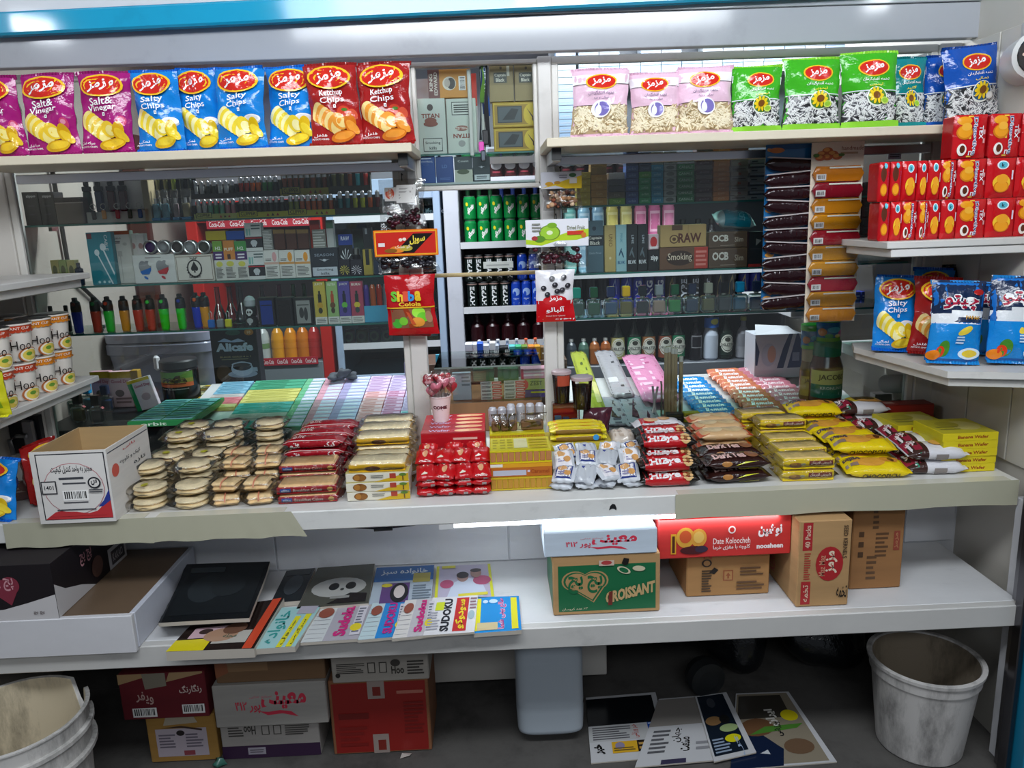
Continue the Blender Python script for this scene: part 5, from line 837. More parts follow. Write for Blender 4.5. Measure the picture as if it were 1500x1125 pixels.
gc = [[('6cb88c', 'c9cfe8', 1, 'green and white')]*14, [('d8a0b0', 'ccd0ec', 1, 'pink and white')]*14, [('a8a0c8', 'c8d2f0', 1, 'lavender and white')]*14, [('e0938c', 'e8c4cc', 2, 'salmon')]*9+[('c89cc8', 'dcc4e4', 2, 'mauve')]*5, [('c46a94', 'dcb8d8', 2, 'purple pink')]*9+[('b89ccc', 'd8c8e8', 2, 'lilac')]*5, [('5cb8bc', 'b8dce4', 2, 'turquoise')]*3+[('c0a4d4', 'd8ccec', 2, 'pale lilac')]*11]
for i in range(6): gum_col(Xf(gx[i]), min(Xf(gx[i+1]), -.292), gc[i], GC[i])
gum_col(Xf(318), Xf(407), [('3aa88c', '5cc0bc', 2, 'teal green')]*2+[('b0c0b4', 'c4ccc0', 2, 'grey green')]*2+[('2c9c84', '54bcb8', 2, 'teal')]*3+[('c4c05c', 'd0cc74', 2, 'straw yellow')]*4+[('2c8a64', '48a480', 2, 'forest green')]*3, 'teal and yellow')
gum_col(Xf(262), Xf(316), [('d8cc6a', 'e0d894', 2, 'cream yellow')]*1+[('c8646c', 'd8848c', 2, 'coral')]*2+[('b8b8b4', 'c8c4c0', 2, 'light grey')]*1+[('5c9cb8', '84b8d0', 2, 'steel blue')]*4, 'coral and blue', Y0=2.725)
# flat gum trays on a low dark riser near the wall
o = empty('dark_riser', 'dark low riser under the perfume cluster near the wall', 'riser'); MB().box(-1.55, 2.53, .8515, -1.125, 2.95, .95, '15181d', .003).build('block', o)
def gum_tray(px0, py0, px1, py1, Y, z, c, els, lab, h=.03):
    a, b = atZ(px0, py1, z), atZ(px1, py1, z); d = atZ(px0, py0, z).y-a.y; o = carton('gum_tray', b.x-a.x, d, h, c, {'T': els, 'F': [Tx('orbit', .4, .45, .4, .6, 'd8ecd8', 0, .02)] if 'teal' in lab else []}, None, .001); o.location = ((a.x+b.x)/2, a.y+d/2, z-h); return tag(o, lab, 'tray')
grid_els = lambda c1, c2, n=5, m=2: [Rr(.03+(i % m)*.97/m, .03+(i//m)*.95/n, (i % m+1)*.97/m, .03+(i//m+.82)*.95/n, c1) for i in range(n*m)] + [Ln(.06+(i % m)*.97/m, .05+(i//m)*.95/n, -.04+(i % m+1)*.97/m, .01+(i//m+.8)*.95/n, 1, c2, i) for i in range(n*m)]
gum_tray(186, 588, 276, 618, 2.55, .985, '2c8a4c', grid_els('8cd0d4', '5cacb4'), 'teal gum tray with a green front lip near the wall', .020)
gum_tray(246, 566, 300, 588, 2.7, .965, '4c8a3c', grid_els('c8c09c', 'c8a82c', 4, 3), 'tan and yellow gum tray beside the dark tub', .03)
# perfume cluster
for i, (px, py, c, l, nm) in enumerate(((92, 612, '1a1e26', '7c8084', 'grey'), (110, 590, '26306a', '55585c', 'smoke'), (118, 620, '15171c', 'a08a4c', 'amber'), (119, 578, 'a82c40', '8a4a4c', 'crimson capped'), (131, 572, '1c2e6a', '5c6a7c', 'steel'), (132, 603, '1c9cd8', '3a9cc4', 'sky blue'), (145, 622, '161a24', '3a4050', 'ink'), (155, 570, '14161a', '3c4a5c', 'slate'), (158, 605, '1c2c4c', '2c4c7c', 'navy'), (169, 592, 'c0344c', '8a4048', 'red capped'), (181, 588, '1c4a30', '54705c', 'green capped'))):
    o = perfume(c, l, .9); p = atZ(px, py-2, .9505); o.location = (max(p.x, -1.52), max(p.y, 2.555), .9505); tag(o, '%s perfume bottle in the cluster on the dark riser' % nm, 'perfume', 'perfume cluster near the wall')
# tub, coffee box, sachets, bin
o = empty('supplement_tub', 'black tub with a green to orange label beside the black coffee box', 'tub', loc=(atY(263, 545, 2.90).x, 2.90, .9545)); R_ = .067
q = MB().lathe([(R_*.94, 0), (R_, .006), (R_, .125), (R_*.9, .132)], '141517/g', 26); q.prints(cyl_map(R_, .132, 150), [Rr(.08, .50, .92, .93, '4a7a2a'), Rr(.08, .50, .92, .62, 'b8582c'), Rr(.08, .62, .92, .74, '7a7a2c'), Tx('safa', .5, .72, .55, .22, '17130c', 0, .06), Rr(.2, .58, .75, .60, '17130c'), Tx('Pure Supplement', .5, .44, .6, .05, 'a8a49c')]); q.build('body', o); MB().lathe([(R_*.92, .1325), (R_*1.02, .134), (R_*1.02, .158), (R_*.95, .164), (.001, .164)], '1b1c1e/p', 26).build('lid', o)
w, h, p = px_box(289, 488, 361, 570, 2.86)
cf = [Tx('Alicafe', .5, .63, .80, .16, 'c8d8ee', 0, .05), Pg([(.15, .74), (.3, .80), (.45, .75), (.6, .79), (.75, .73), (.5, .72)], 'a8bce0'), El(.5, .90, .16, .05, '2c5a4c'), El(.84, .90, .10, .06, 'b87a2c'), Tx('10', .84, .90, .07, .05, 'e8d8b0'), Tx('BLACK GOLD 4 in 1', .5, .45, .66, .03, 'b0a06c'), Ln(.2, .39, .8, .42, 1, '7c7858'), El(.22, .14, .16, .16, '4c3c30'), El(.62, .12, .32, .07, '8c98a8'), El(.62, .22, .24, .14, 'aab4c4'), El(.62, .26, .20, .075, '1c1c24'), El(.62, .30, .22, .05, 'aab4c4'), El(.62, .29, .19, .04, '2c2420'), Rr(.84, .16, .95, .24, '98a4b4')]
o = carton('coffee_box', w, .06, h+.14, '14161a', {'F': [(e[0],)+tuple(e[1:]) for e in cf]}); o.location = (p.x, 2.92, p.z-.14)
q = carton('coffee_box', w, .06, p.z+h-.8515, '14161a'); bpy.data.objects.remove(o); S_ = lambda u, v, d=0: (w*(u-.5), -.03-d, (p.z-.8515)+h*v); mm = carton_mb(w, .06, p.z+h-.8515, '14161a'); mm.prints(S_, cf, False); bpy.data.objects.remove(q); o = mm.build('coffee_box'); o.location = (p.x, 3.045, .852); tag(o, 'tall black coffee box with a grey cup picture', 'box')
for i, (a, b, yt, c, c2, lab) in enumerate(((133, 162, 545, 'c8a41e', 'c89aa4', 'yellow topped coffee sachet bundle next to the wall'), (160, 194, 545, 'c8a41e', 'd8b4b8', 'yellow and pink coffee sachet bundle in the middle'), (192, 204, 543, 'b08a24', '8a6a1c', 'gold ribbed coffee sachet edge'))):
    w, h, p = px_box(a, yt, b, 592, 2.84); o = carton('coffee_sachet', w-.002, .03, p.z+h-.9505, c2 if i < 2 else c, {'F': [Rr(0, .82, 1, 1, c+'/f'), Tx('Good Day', .5, .72, .85, .12, 'a02c4c', 0, .02), El(.4, .4, .2, .1, '4a2c20'), Ln(.2, .1, .9, .3, 2, '8a6a6a')] if i < 2 else [Rr(.1*k, 0, .1*k+.04, 1, '6a4c14') for k in range(10)]}); o.location = (p.x, 2.86, .9508); tag(o, lab, 'sachets', None)
w, h, p = px_box(204, 542, 238, 588, 2.78); o = carton('coffee_sachet', w, .02, h, 'd8ccd4', {'F': [Rr(0, .9, 1, 1, 'd0b41e/f'), Rr(0, 0, .2, .9, '1c8a4c'), Tx('Good Day', .6, .76, .7, .12, 'a02c4c', 0, .02), El(.6, .4, .2, .12, 'b0a0a8')]}); o.location = (p.x, 2.78, .9305); o.rotation_euler = (0, rad(-14), 0); o.location.x = atY(219, 565, 2.80).x; o.location.z = .958; tag(o, 'white and green coffee sachet bundle leaning over', 'sachets')
o = empty('storage_bin', 'large translucent grey bin with a white latch behind the sachets', 'bin', loc=(-1.37, 3.27, .0)); w = .21; MB().lathe([(w*.80, .80), (w, 1.10), (w*1.04, 1.105), (w*1.04, 1.14), (w, 1.15)], '84889a/g', 28, sx=1.05, sy=.75, pw=5).build('body', o); MB().lathe([(w*.9, 1.151), (w*1.03, 1.152), (w*1.03, 1.185), (.001, 1.20)], '9498aa/g', 28, sx=1.05, sy=.75, pw=5).build('lid', o)
MB().box(-.012, -.178, 1.04, .012, -.155, 1.10, 'd8d8dc', .008).build('latch', o); MB().box(-.15, -.12, 0, .15, .12, .7995, '4a4a50').build('stand', o)
bb = MB(); blob(bb, (0, 0, .006), .028, '4c5058/m', 3, 14, .55, .3); blob(bb, (.06, .01, .006), .026, '464a52/m', 5, 14, .55, .3); blob(bb, (.03, 0, .02), .024, '4c5058/m', 8, 12, .7, .35); o = bb.build('cloth_rag'); p = atY(490, 540, 2.93); o.location = (p.x, 2.93, 1.012); tag(o, 'crumpled dark grey rag lying on the gum packs', 'rag')
pb('small_carton', 592, 531, 605, zs_(2.975)+.0155, 2.955, .03, '8c8a9c', None, 'small grey box on the gum packs beside the post', 'box')
# ================================================================== behind the serving hatch
o = empty('seller_drawer', 'brown wooden ledge holding small boxes behind the hatch', 'ledge'); za = atY(720, 529, 3.08).z; MB().box(-.30, 3.06, za-.06, .29, 3.3, za, '5c4436/wood', .002).build('board', o); MB().box(-.30, 3.10, 0, .29, 3.28, za-.0605, '6a5a50/wood').build('body', o)
SBX = [(681, 693, 504, 'c8ccdc', 'white'), (693, 699, 504, 'd0d2dc', 'narrow white'), (699, 708, 503, '1c54c4', 'blue'), (708, 717, 506, 'c0c4d4', 'pale grey'), (717, 726, 502, 'd8dae0', 'second white'), (726, 731, 506, 'a0a8b4', 'grey'), (731, 745, 508, '14161c', 'black'), (746, 755, 507, '4ca8a8', 'teal'), (755, 764, 507, '2c9c6c', 'green framed'), (764, 773, 507, '5c7c24', 'olive'), (774, 783, 507, 'c0761c', 'orange'), (783, 792, 507, 'b8861c', 'gold'), (792, 801, 508, '7a5c34', 'brown')]
for a, b, y, c, n in SBX: pb('small_box', a, y, b, za, 3.07, .05, c, {'F': [Rr(.2, .2, .8, .85, {'2c9c6c': '1c7a54'}.get(c, c)), Ln(.25, .4, .75, .6, 1, 'd8d8d0')]}, '%s small box standing on the brown ledge behind the hatch' % n, 'box', 'small boxes on the brown ledge')
for i, (a, b, c, n) in enumerate(((638, 654, '2ca0c0', 'cyan'), (655, 668, '4a54a0', 'violet'), (669, 682, '3c9c4c', 'green'), (683, 699, 'c84c54', 'coral'), (713, 730, '5c688c', 'slate'))): pb('flat_box', a, 519, b, za+.0, 3.062-.0, .007, c, None, '%s thin flat pack leaning in front on the brown ledge' % n, 'box', 'thin packs on the brown ledge')
vb = Proto(bottle(.016, .075, '7c8ca8', 'e0e4ec', neck=.5)); vo = Proto(bottle(.016, .075, '8c6a5c', 'e0603c', neck=.5))
for i, p in enumerate(along(702, 798, 500, 3.16, 8)): (vo if i in (5, 6) else vb).put((p.x, 3.165, za+.0005), '%s capped small bottle behind the box row, %s from the hatch post' % ('orange' if i in (5, 6) else 'white', ORD[i]), 'bottle', 'small bottles behind the box row')
o = empty('glass_case', 'low glass case with strawberry gum stacks behind the red cake boxes', 'display case'); gz0, gz1 = atY(710, 589, 2.66).z, atY(710, 538, 2.66).z
MB().box(-.215, 2.66, .8515, .16, 2.98, gz0, '8a6444/wood', .002).build('base', o); MB().box(-.215, 2.66, gz0+.0005, .16, 2.664, gz1, GLASS()).build('front_glass', o); MB().box(-.215, 2.655, gz1, .16, 2.98, gz1+.006, clear('dfe6e4', .03, .03), faces={'F': '7c8884/g'}).build('top_glass', o); MB().box(-.215, 2.97, gz0, .16, 2.98, gz1-.001, '8c9494').build('back', o)
gs = {'F': [Rr(.55, .1, 1, .9, 'd04c50'), Ln(.05, .2, .5, .8, 2, '2c2c2c'), Ln(.6, .3, .95, .7, 1, 'f0d8d8')]}
for k, (a, b) in enumerate(((692, 725), (728, 761))): stack('gum_box', a, b, gz0, 2.69, .06, .0135, [('d8d8d4', gs)]*5, 'red and white gum box, %%s, %s stack in the glass case' % ('hatch post' if k == 0 else 'middle'), 'gum boxes in the glass case', 'gum')
for k, (a, b) in enumerate(((693, 724), (729, 760))): pb('mint_jar', a, 540, b, gz0+.0685, 2.69, .05, '5a7a5c/g', None, 'green tinted jar atop the %s gum stack in the glass case' % ('first', 'second')[k], 'jar')
for k, (y0, y1, c, els, nm) in enumerate(((571, 588, '4c3c84', [Ln(.4, .5, 1, .9, 1, 'c8c82c')], 'purple'), (555, 571, 'a8b46c', [Tx('ZEST', .6, .6, .5, .4, '54603c'), El(.1, .5, .2, .5, 'd84c5c')], 'lime'), (540, 555, 'd8a0b0', [Ln(.1, .2, .95, .9, 2, 'f0e0e4'), Rr(0, 0, .1, 1, 'c83c54')], 'pink'))): zz = gz0 if k == 0 else atY(781, y1, 2.70).z+.0005; pb('gum_carton', 763, y0, 800, zz, 2.70, .06, c, {'F': els}, '%s gum carton in the pile inside the glass case' % nm, 'gum')
pb('folded_paper', 662, 546, 690, gz0, 2.70, .02, 'a8b8c4', {'F': [Ln(.5, .5, .95, .9, 3, '6c8088')]}, 'pale blue folded paper inside the glass case', 'paper')
# ================================================================== wares behind the perfume window
o = empty('ware_riser', 'white sloped riser under the snack packs behind the window', 'riser'); MB().add([(.22, B0, .8515), (1.30, B0, .8515), (1.30, B1, .8515), (.22, B1, .8515), (.22, B0, .875), (1.30, B0, .875), (1.30, B1, .955), (.22, B1, .955)], [(0, 1, 5, 4), (1, 2, 6, 5), (2, 3, 7, 6), (3, 0, 4, 7), (4, 5, 6, 7), (3, 2, 1, 0)], 'd2d0d0/lamin').build('slope', o)
zr = lambda Y: .875+(Y-B0)/(B1-B0)*.08
def ramsin(c, c2, tc): return pack_mb(.135, .05, .020, c+'/f', [Pg([(.05, .55), (.2, .5), (.25, .95), (.08, .98)], c2), Pg([(.8, .55), (.95, .5), (.95, .98), (.82, .95)], c2), Tx('Ramsin', .5, .74, .55, .26, tc, 0, .03), Tx('Ramsin', .5, .28, .5, .22, tc, 0, .03)], 2.4, 10, 1, .8, .05, 16, 10, 'g').build('snack_pack')
for nm, c, c2, tc_, px, n in (('sky blue', '1c8cd8', 'c8a878', 'f0f4fa', 1056, 10), ('orange and pink', 'd87c5c', 'e0a02c', 'f8ecec', 1130, 12), ('rose', 'c87888', 'd88c9c', 'f0d0d8', 1188, 12)):
    P_ = Proto(ramsin(c, c2, tc_)); x = atY(px, 612, 2.55).x
    for i in range(n):
        Y = 2.556+.036*i
        if Y > 2.985: break
        P_.put((x+rnd.uniform(-.003, .003)+(-.004*i if nm != 'rose' else -.006*i), Y, zr(Y)+.012), '%s snack pack, %s row back on the white riser' % (nm, ORD[i]), 'snack pack', 'snack packs in rows', rz=rad(rnd.uniform(-3, 3)), rx=rad(28))
o = empty('stick_bundle', 'bundle of pale wooden sticks wrapped in clear film', 'sticks'); p = atY(985, 578, 2.6); o.location = (p.x, 2.62, zr(2.62)+.002); q = MB()
hh = atY(995, 508, 2.62).z-zr(2.62)
for i, (dx, dy, s_) in enumerate(((-.018, 0, 1), (-.006, .008, 1), (.006, 0, .98), (.016, .008, .97), (.034, 0, .86))): MB().lathe([(.0075, 0), (.0075, hh*s_-.004), (.005, hh*s_)], 'b49c74/wood', 10, dx, dy).lathe([(.0078, hh*s_-.02), (.0078, hh*s_-.001)], 'd8d4cc', 10, dx, dy).build('stick', o)
MB().lathe([(.034, .0), (.034, hh*.45), (.036, hh*.5)], WRAP(), 16, sx=1.1, sy=.6, cap=False).build('wrapper', o)
for i, px in enumerate((955, 968)): q = MB().tube([(0, 0, .0), ((.02, -.012)[i], 0, .11)], .004, 'c8b8b8/g', 8); o = q.build('candy_stick'); p = atY(px-6 if i else px, 575, 2.6); o.location = (p.x, 2.60+.012*i, zr(2.61)+.004); tag(o, 'pale candy stick leaning %s, beside the wooden stick bundle' % ('outward', 'inward')[i], 'candy')
for j in range(2):
    for i in range(2): w, h, p = px_box(978+j*25, 580, 1002+j*25, 600, 2.54); o = carton('candy_tin', w-.001, .03, .016, ('2c2c2a', 'c8b41e')[j], {'F': [Ln(.1, .3, .9, .7, 1, '54501c')]}); o.location = (p.x, 2.56, zr(2.572)+.003+i*.0166); tag(o, '%s flat candy tin before the stick bundle, %s layer' % (('black', 'yellow')[j], ('lower', 'upper')[i]), 'tin')
def foil_bag(px0, py0, px1, py1, z, c, lab, els=(), seed=1, h=.03, m=None):
    a, b = atZ(px0, py1, z), atZ(px1, py0, z); a2 = atZ(px1, py1, z); L_, D_ = a2.x-a.x, max(.03, b.y-a2.y); o = pack_mb(L_, D_, h, m or c+'/f', list(els), 2.2, 5, seed, 2.2, .05, 18, 12).build('sachet_bag'); o.location = ((a.x+a2.x)/2, (a.y+b.y)/2, zr((a.y+b.y)/2)+.003+(z-.93)*.3); o.rotation_euler = (.168, 0, 0); return tag(o, lab, 'sachets')
zq = lambda py: .94+(610-py)*.0010
foil_bag(862, 538, 890, 592, .945, 'a8b03c', 'clear bag of lime green sachets behind the tamarind tubs', [Ln(.08, .42, .92, .7, 5, '7a8a2c', 4), Ln(.08, .72, .7, .95, 4, '54602c', 7), Rr(.6, .5, .9, .7, 'd8d48c')], 2)
foil_bag(897, 534, 932, 575, .955, 'a8a4a8', 'grey white sachet bundle with fine print in a clear bag', [Ln(.06, .40, .94, .98, 13, '4c4a4c', 5), Rr(.1, .6, .5, .66, 'd4d0d4')], 3)
foil_bag(943, 536, 1000, 578, .955, 'd88cb0', 'pink sachet bundle beside the candy sticks', [Ln(.06, .4, .94, .98, 14, 'b85c88', 6), Ln(.1, .44, .6, .96, 9, 'ecc4d8', 3)], 4)
for i, (a, y0, b, y1) in enumerate(((888, 580, 925, 606), (918, 576, 960, 604), (940, 584, 978, 607))): foil_bag(a, y0, b, y1, .93+.006*i, 'a4a2ac', 'silver foil sachet, %s from the tamarind bag, lying behind the glass' % ORD[i], [Ln(.1, .42, .9, .95, 6, '5c5a66', i), Pg([(.3, .6), (.7, .55), (.6, .9)], '2c2a30')], 5+i, .018)
# jars by the socket
def coffee(px0, px1, pyb, pyt, Y, lid, lab_els, gls, lab):
    w, h, p = px_box(px0, pyt, px1, pyb, Y); r = w/2; z0 = zr(Y+w)+.001; H_ = p.z+h-z0; o = empty('coffee_jar', lab, 'jar', loc=(p.x, Y+r, z0)); q = MB().lathe([(r*.92, 0), (r, .01), (r, H_*.62), (r*.78, H_*.78)], gls+'/g', 24); q.prints(cyl_map(r, H_*.62, 160), lab_els); q.build('body', o); MB().lathe([(r*.80, H_*.78), (r*.84, H_*.785), (r*.84, H_*.985), (r*.78, H_)], lid, 24).build('lid', o); return p.x, Y+r, p.z+h
ga = coffee(1178, 1206, 566, 512, 2.62, 'b09a70', [Rr(.0, .30, 1, .85, 'b8a04c'), Pg([(.3, .85), (.5, 1.02), (.7, .85)], 'b8a04c'), Tx('JACOBS', .5, .72, .6, .13, '5c3a1c', 0, .02)], '8a6a40', 'gold labelled instant coffee jar, the slimmer of two')
gb = coffee(1197, 1244, 572, 502, 2.56, '1c6a3a', [Rr(0, .30, 1, .62, '1f7a5c'), Rr(0, .62, 1, .95, 'd0c878'), Tx('JACOBS', .5, .78, .6, .16, '4a3a2c', 0, .02), Tx('KRONUNG', .5, .54, .5, .07, 'd8e0d0', 0, .01), Ln(.3, .36, .7, .46, 1, 'a8c8b8')], '6a4430', 'green lidded instant coffee jar, the wider of two')
for i, ((x, y, z), r, h) in enumerate(((ga, .034, .085), (gb, .040, .088))):
    o = empty('gum_tub', 'round bubble gum tub with a green lid on the %s coffee jar' % ('slim', 'wide')[i], 'tub', loc=(x, y, z+.0005)); q = MB().lathe([(r*.94, 0), (r, .003), (r, h*.74)], '2c7cb8/g', 22); q.prints(cyl_map(r, h*.74, 170), [Rr(0, 0, 1, .2, '7cc43c'), El(.2, .5, .14, .2, 'e8903c'), El(.55, .62, .2, .16, '5cc4e0'), El(.8, .4, .13, .2, 'e04c9c'), El(.4, .3, .12, .12, '4cb84c'), El(.65, .3, .1, .1, 'e8d83c')]); q.build('body', o); MB().lathe([(r*1.02, h*.742), (r*1.05, h*.76), (r*1.05, h*.97), (r*.98, h)], '5cc42c', 22).build('lid', o)
w, h, p = px_box(1107, 490, 1176, 540, 2.86); o = empty('mask_box', 'open white and navy tissue box behind the snack packs', 'box', loc=(p.x, 2.93, .9555)); q = carton_mb(w, .12, p.z+h-.9555, 'c8ccd4'); Sx = lambda u, v, d=0: (w*(u-.5), -.06-d, max(.002, p.z-.9555)+(p.z+h-.9555-max(.002, p.z-.9555))*v)
q.prints(Sx, [Pg([(.48, 0), (.62, 0), (.80, 1), (.72, 1), (.60, .6)], '25305c'), Pg([(.70, 0), (1, 0), (1, .7), (.92, 1), (.88, 1)], '2c3868'), El(.30, .4, .16, .34, 'b4bccc'), El(.36, .42, .09, .25, 'c89c84'), Pg([(.0, .9), (.1, .5), (.06, .1), (.02, .1)], '25305c'), Rr(.8, .2, .95, .45, '8c94b0')], False); q.build('carton', o); MB().quad((-w/2, -.061, p.z+h-.9555), (w*.4, -.061, p.z+h-.9555), (w*.3, .0, p.z+h-.934), (-w*.4, .0, p.z+h-.924), 'd4d6dc').build('flap', o)
o = empty('inner_shelf', 'white side shelf running back along the inner wall with blue packs', 'shelf'); MB().box(1.12, 2.86, 1.19, 1.46, 3.5, 1.225, 'c8c8ca/lamin', .002).build('board', o); MB().box(1.29, 2.56, 1.06, 1.46, 2.82, 1.10, 'c8c8c8/lamin', .002).build('board', o)
bp = Proto(carton('gum_box', .034, .05, .05, '2c3c94', {'F': [Ln(.1, .3, .9, .8, 2, '9ca8dc'), Rr(0, 0, 1, .15, 'c8b04c')]}))
for i in range(8): bp.put((1.145+.038*i, 2.90+.0*i, 1.2255), 'blue gum box on the inner side shelf, %s from its front corner' % ORD[i], 'box', 'blue gum boxes on the side shelf')
o = empty('socket_strip', 'white power socket block with a grey lead at the window corner', 'socket', loc=tuple(atY(1295, 562, 2.75))); MB().lathe([(.03, 0), (.034, .01), (.034, .10), (.03, .11)], 'b4b0b0', 20).build('socket_body', o, rot=(rad(80), 0, rad(20))); MB().box(.05, -.02, -.04, .11, .03, .03, 'a8a4a4', .005).build('wall_plug', o)
q = MB(); [q.lathe([(.001, .1105), (.0045, .1105), (.0045, .1115), (.001, .1115)], '2a2624', 8, a, 0, 0) for a in (-.011, .011)]; q.build('socket_holes', o, rot=(rad(80), 0, rad(20))); MB().tube([(-.05, -.06, -.055), (-.02, -.08, -.05), (.05, -.10, -.03), (.10, -.06, .02), (.085, -.03, .05)], .004, 'b8b4b0', 6).build('lead', o); MB().box(-.03, .0, -.09, .1, .04, -.04, '8a8684').build('mount', o)
bx = Proto(carton('dark_carton', .055, .08, .058, '15161b', {'F': [Ln(.2, .3, .8, .6, 2, '2c2e36')]}))
o = empty('inner_shelf', 'grey inner shelf behind the orange strip with black cartons', 'shelf'); zz = atY(1280, 368, 2.66).z; MB().box(1.20, 2.64, zz-.03, 1.46, 2.84, zz, '9a9a98/lamin').build('board', o)
for j in range(4):
    for i in range(3): bx.put((1.24+.058*i, 2.70, zz+.0005+.0585*j), 'black carton behind the orange fruit strip, %s column, %s layer up' % (ORD[i], ORD[j]), 'carton', 'black cartons behind the strip')
# ================================================================== hanging bags
def hook(o, x, z, y0=-.0, y1=.03): MB().tube([(x, y1, z+.014), (x, y0, z+.016), (x, y0-.006, z+.004), (x, y0, z-.006)], .0015, '3c3c3c/x', 6).build('hook', o)
def hang(x0, y0, x1, y1, Y, name, lab, cat='fruit bag'): w, h, p = px_box(x0, y0, x1, y1, Y); return w, h, empty(name, lab, cat, None, tuple(p))
def fruit(o, w, z0, z1, cols, n, r, seed, th=.012):
    mb = MB(); rr = random.Random(seed)
    for _ in range(n): blob(mb, (rr.uniform(-w/2+r, w/2-r), rr.uniform(-th, 0), rr.uniform(z0+r*.6, z1-r*.6)), r*rr.uniform(.75, 1.1), rr.choice(cols), rr.random(), 7, .85, .2)
    tag(mb.build('dried_fruit', o), kind='stuff')
def wrap_bag(o, w, h, T, seed, nm='wrapper', m=None):
    S = bag_map(w, h, T, seed, 1.6); MB().grid(lambda u, v: S(u, v), 16, 16, m or FILM()).grid(lambda u, v: S(u, v, 0, 1), 8, 10, m or FILM(), True, flip=True).build(nm, o); return S
w, h, o = hang(556, 262, 626, 338, 2.435, 'fruit_bag', 'clear hanging bag of dark barberries with a white label'); fruit(o, w*.74, h*.06, h*.45, ('3a0f1c/g', '2a0a14/g', '541a2a/g'), 60, .0085, 1); S = wrap_bag(o, w, h, .035, 2)
MB().prints(S, [Rr(.14, .58, .40, .84, 'e0dcd8'), El(.26, .72, .10, .10, 'd8583c'), El(.26, .72, .06, .07, 'e89a7c'), Rr(.40, .54, .82, .88, 'e4e2de'), Ln(.46, .60, .76, .84, 4, 'b4b0ac')], True, .002).build('label', o); hook(o, 0, h)
def header_card(o, w, h, v0, c, els, D=.004):
    mb = MB().box(-w/2, -D/2-.021, h*v0, w/2, D/2-.021, h, c+'/g', .001); S = lambda u, v, d=0: (w*(u-.5), -D/2-.021-d, h*v0+h*(1-v0)*v); mb.prints(S, els, False, .0004, .0003, 'g'); return mb.build('header_card', o)
w, h, o = hang(550, 336, 643, 400, 2.43, 'fruit_bag', 'hanging bag of black dried plums under an orange and red card'); fruit(o, w*.9, h*.10, h*.42, ('1c1a20/g', '2a2830/g', '141218/g'), 34, .013, 4); wrap_bag(o, w, h*.62, .03, 5)
header_card(o, w, h, .40, 'e87c1c', [Rr(.02, .05, .98, .95, 'f0b02c'), Rr(.035, .09, .965, .91, 'c8281c'), Pg([(.30, .12), (.62, .12), (.93, .84), (.62, .84)], '14110c'), El(.36, .26, .12, .13, 'e8862c'), El(.50, .30, .10, .11, 'b8a83c'), El(.26, .22, .10, .08, '8a5a1c'), Tx('سویل', .68, .62, .24, .34, 'f0d84c', .3, .03), Tx('آلو خشک', .45, .36, .24, .16, 'f4e8d8'), Rr(.07, .38, .17, .52, 'e8dcd8'), El(.42, .62, .03, .06, 'f0e0d0'), El(.48, .64, .03, .06, 'f0e0d0')]); hook(o, 0, h)
w, h, o = hang(566, 402, 641, 490, 2.425, 'jelly_bag', 'red hanging bag of jelly sweets with rainbow lettering', 'sweets'); S = bag_map(w, h, .035, 9, 1.2)
mb = MB(); mb.grid(lambda u, v: S(u, v), 18, 20, 'b8141c/f'); mb.grid(lambda u, v: S(u, v, 0, 1), 10, 12, 'b8141c/f', True, flip=True)
mb.prints(S, [Rr(.08, .12, .92, .46, '8c5c44'), El(.2, .2, .10, .08, '4ab03c'), El(.33, .24, .09, .07, '7cc83c'), El(.66, .38, .14, .09, '9ce03c'), El(.74, .30, .12, .08, '6cc82c'), El(.62, .22, .14, .08, 'e89a3c'), El(.86, .3, .07, .1, 'a87c5c'), Pg([(.34, .46), (.44, .46), (.62, .14), (.44, .12)], '9c3a1c'), Pg([(.40, .40), (.46, .38), (.58, .18), (.50, .18)], 'c8542c'), Rr(.0, .455, 1, .475, 'e8b82c')] +
    [Tx(c, x, .655, .13, .17, k, 0, .05) for c, x, k in (('S', .18, '6cc43c'), ('h', .31, 'f0c42c'), ('i', .42, 'e8583c'), ('b', .54, '3c9ce0'), ('a', .68, 'f0c42c'))] + [Tx('Colola', .5, .525, .46, .07, 'f0cc3c', 0, .03)], True, .0009, .0005, 'g'); mb.build('body', o); hook(o, 0, h-.004)
tag(MB().box(0, 0, 0, .13, .012, .085, '981018/f', .004).build('jelly_bag', None, tuple(atY(572, 492, 2.445)), (0, rad(3), 0)), 'second red sweets bag showing behind the jelly bag', 'sweets')
w, h, o = hang(792, 252, 851, 308, 2.435, 'nut_bag', 'hanging bag of shelled nuts under a yellow and white card', 'nut bag'); fruit(o, w*.85, h*.05, h*.52, ('b8865c/m', 'c8a07c/m', '8a4a34/m', 'd8b898/m'), 44, .0085, 7); wrap_bag(o, w, h*.66, .03, 8)
header_card(o, w, h, .56, 'd8d8e0', [Pg([(0, .05), (.35, .2), (.6, .0), (1, .0), (1, .75), (.6, .5), (.3, .28)], 'e8c41c'), El(.2, .3, .1, .12, 'd8a02c'), El(.4, .36, .08, .1, 'c8902c'), Rr(.70, .30, .88, .62, 'e8e4dc'), El(.78, .78, .09, .12, '3c6a3c'), Ln(.45, .6, .65, .85, 2, '8c8c98')]); hook(o, 0, h)
w, h, o = hang(770, 321, 861, 392, 2.425, 'fruit_bag', 'hanging bag of dark sour fruit under a kiwi printed card'); fruit(o, w*.8, h*.08, h*.45, ('3c1420/g', '54202c/g', '2c0f18/g'), 46, .010, 10); wrap_bag(o, w*1.02, h*.98, .035, 11)
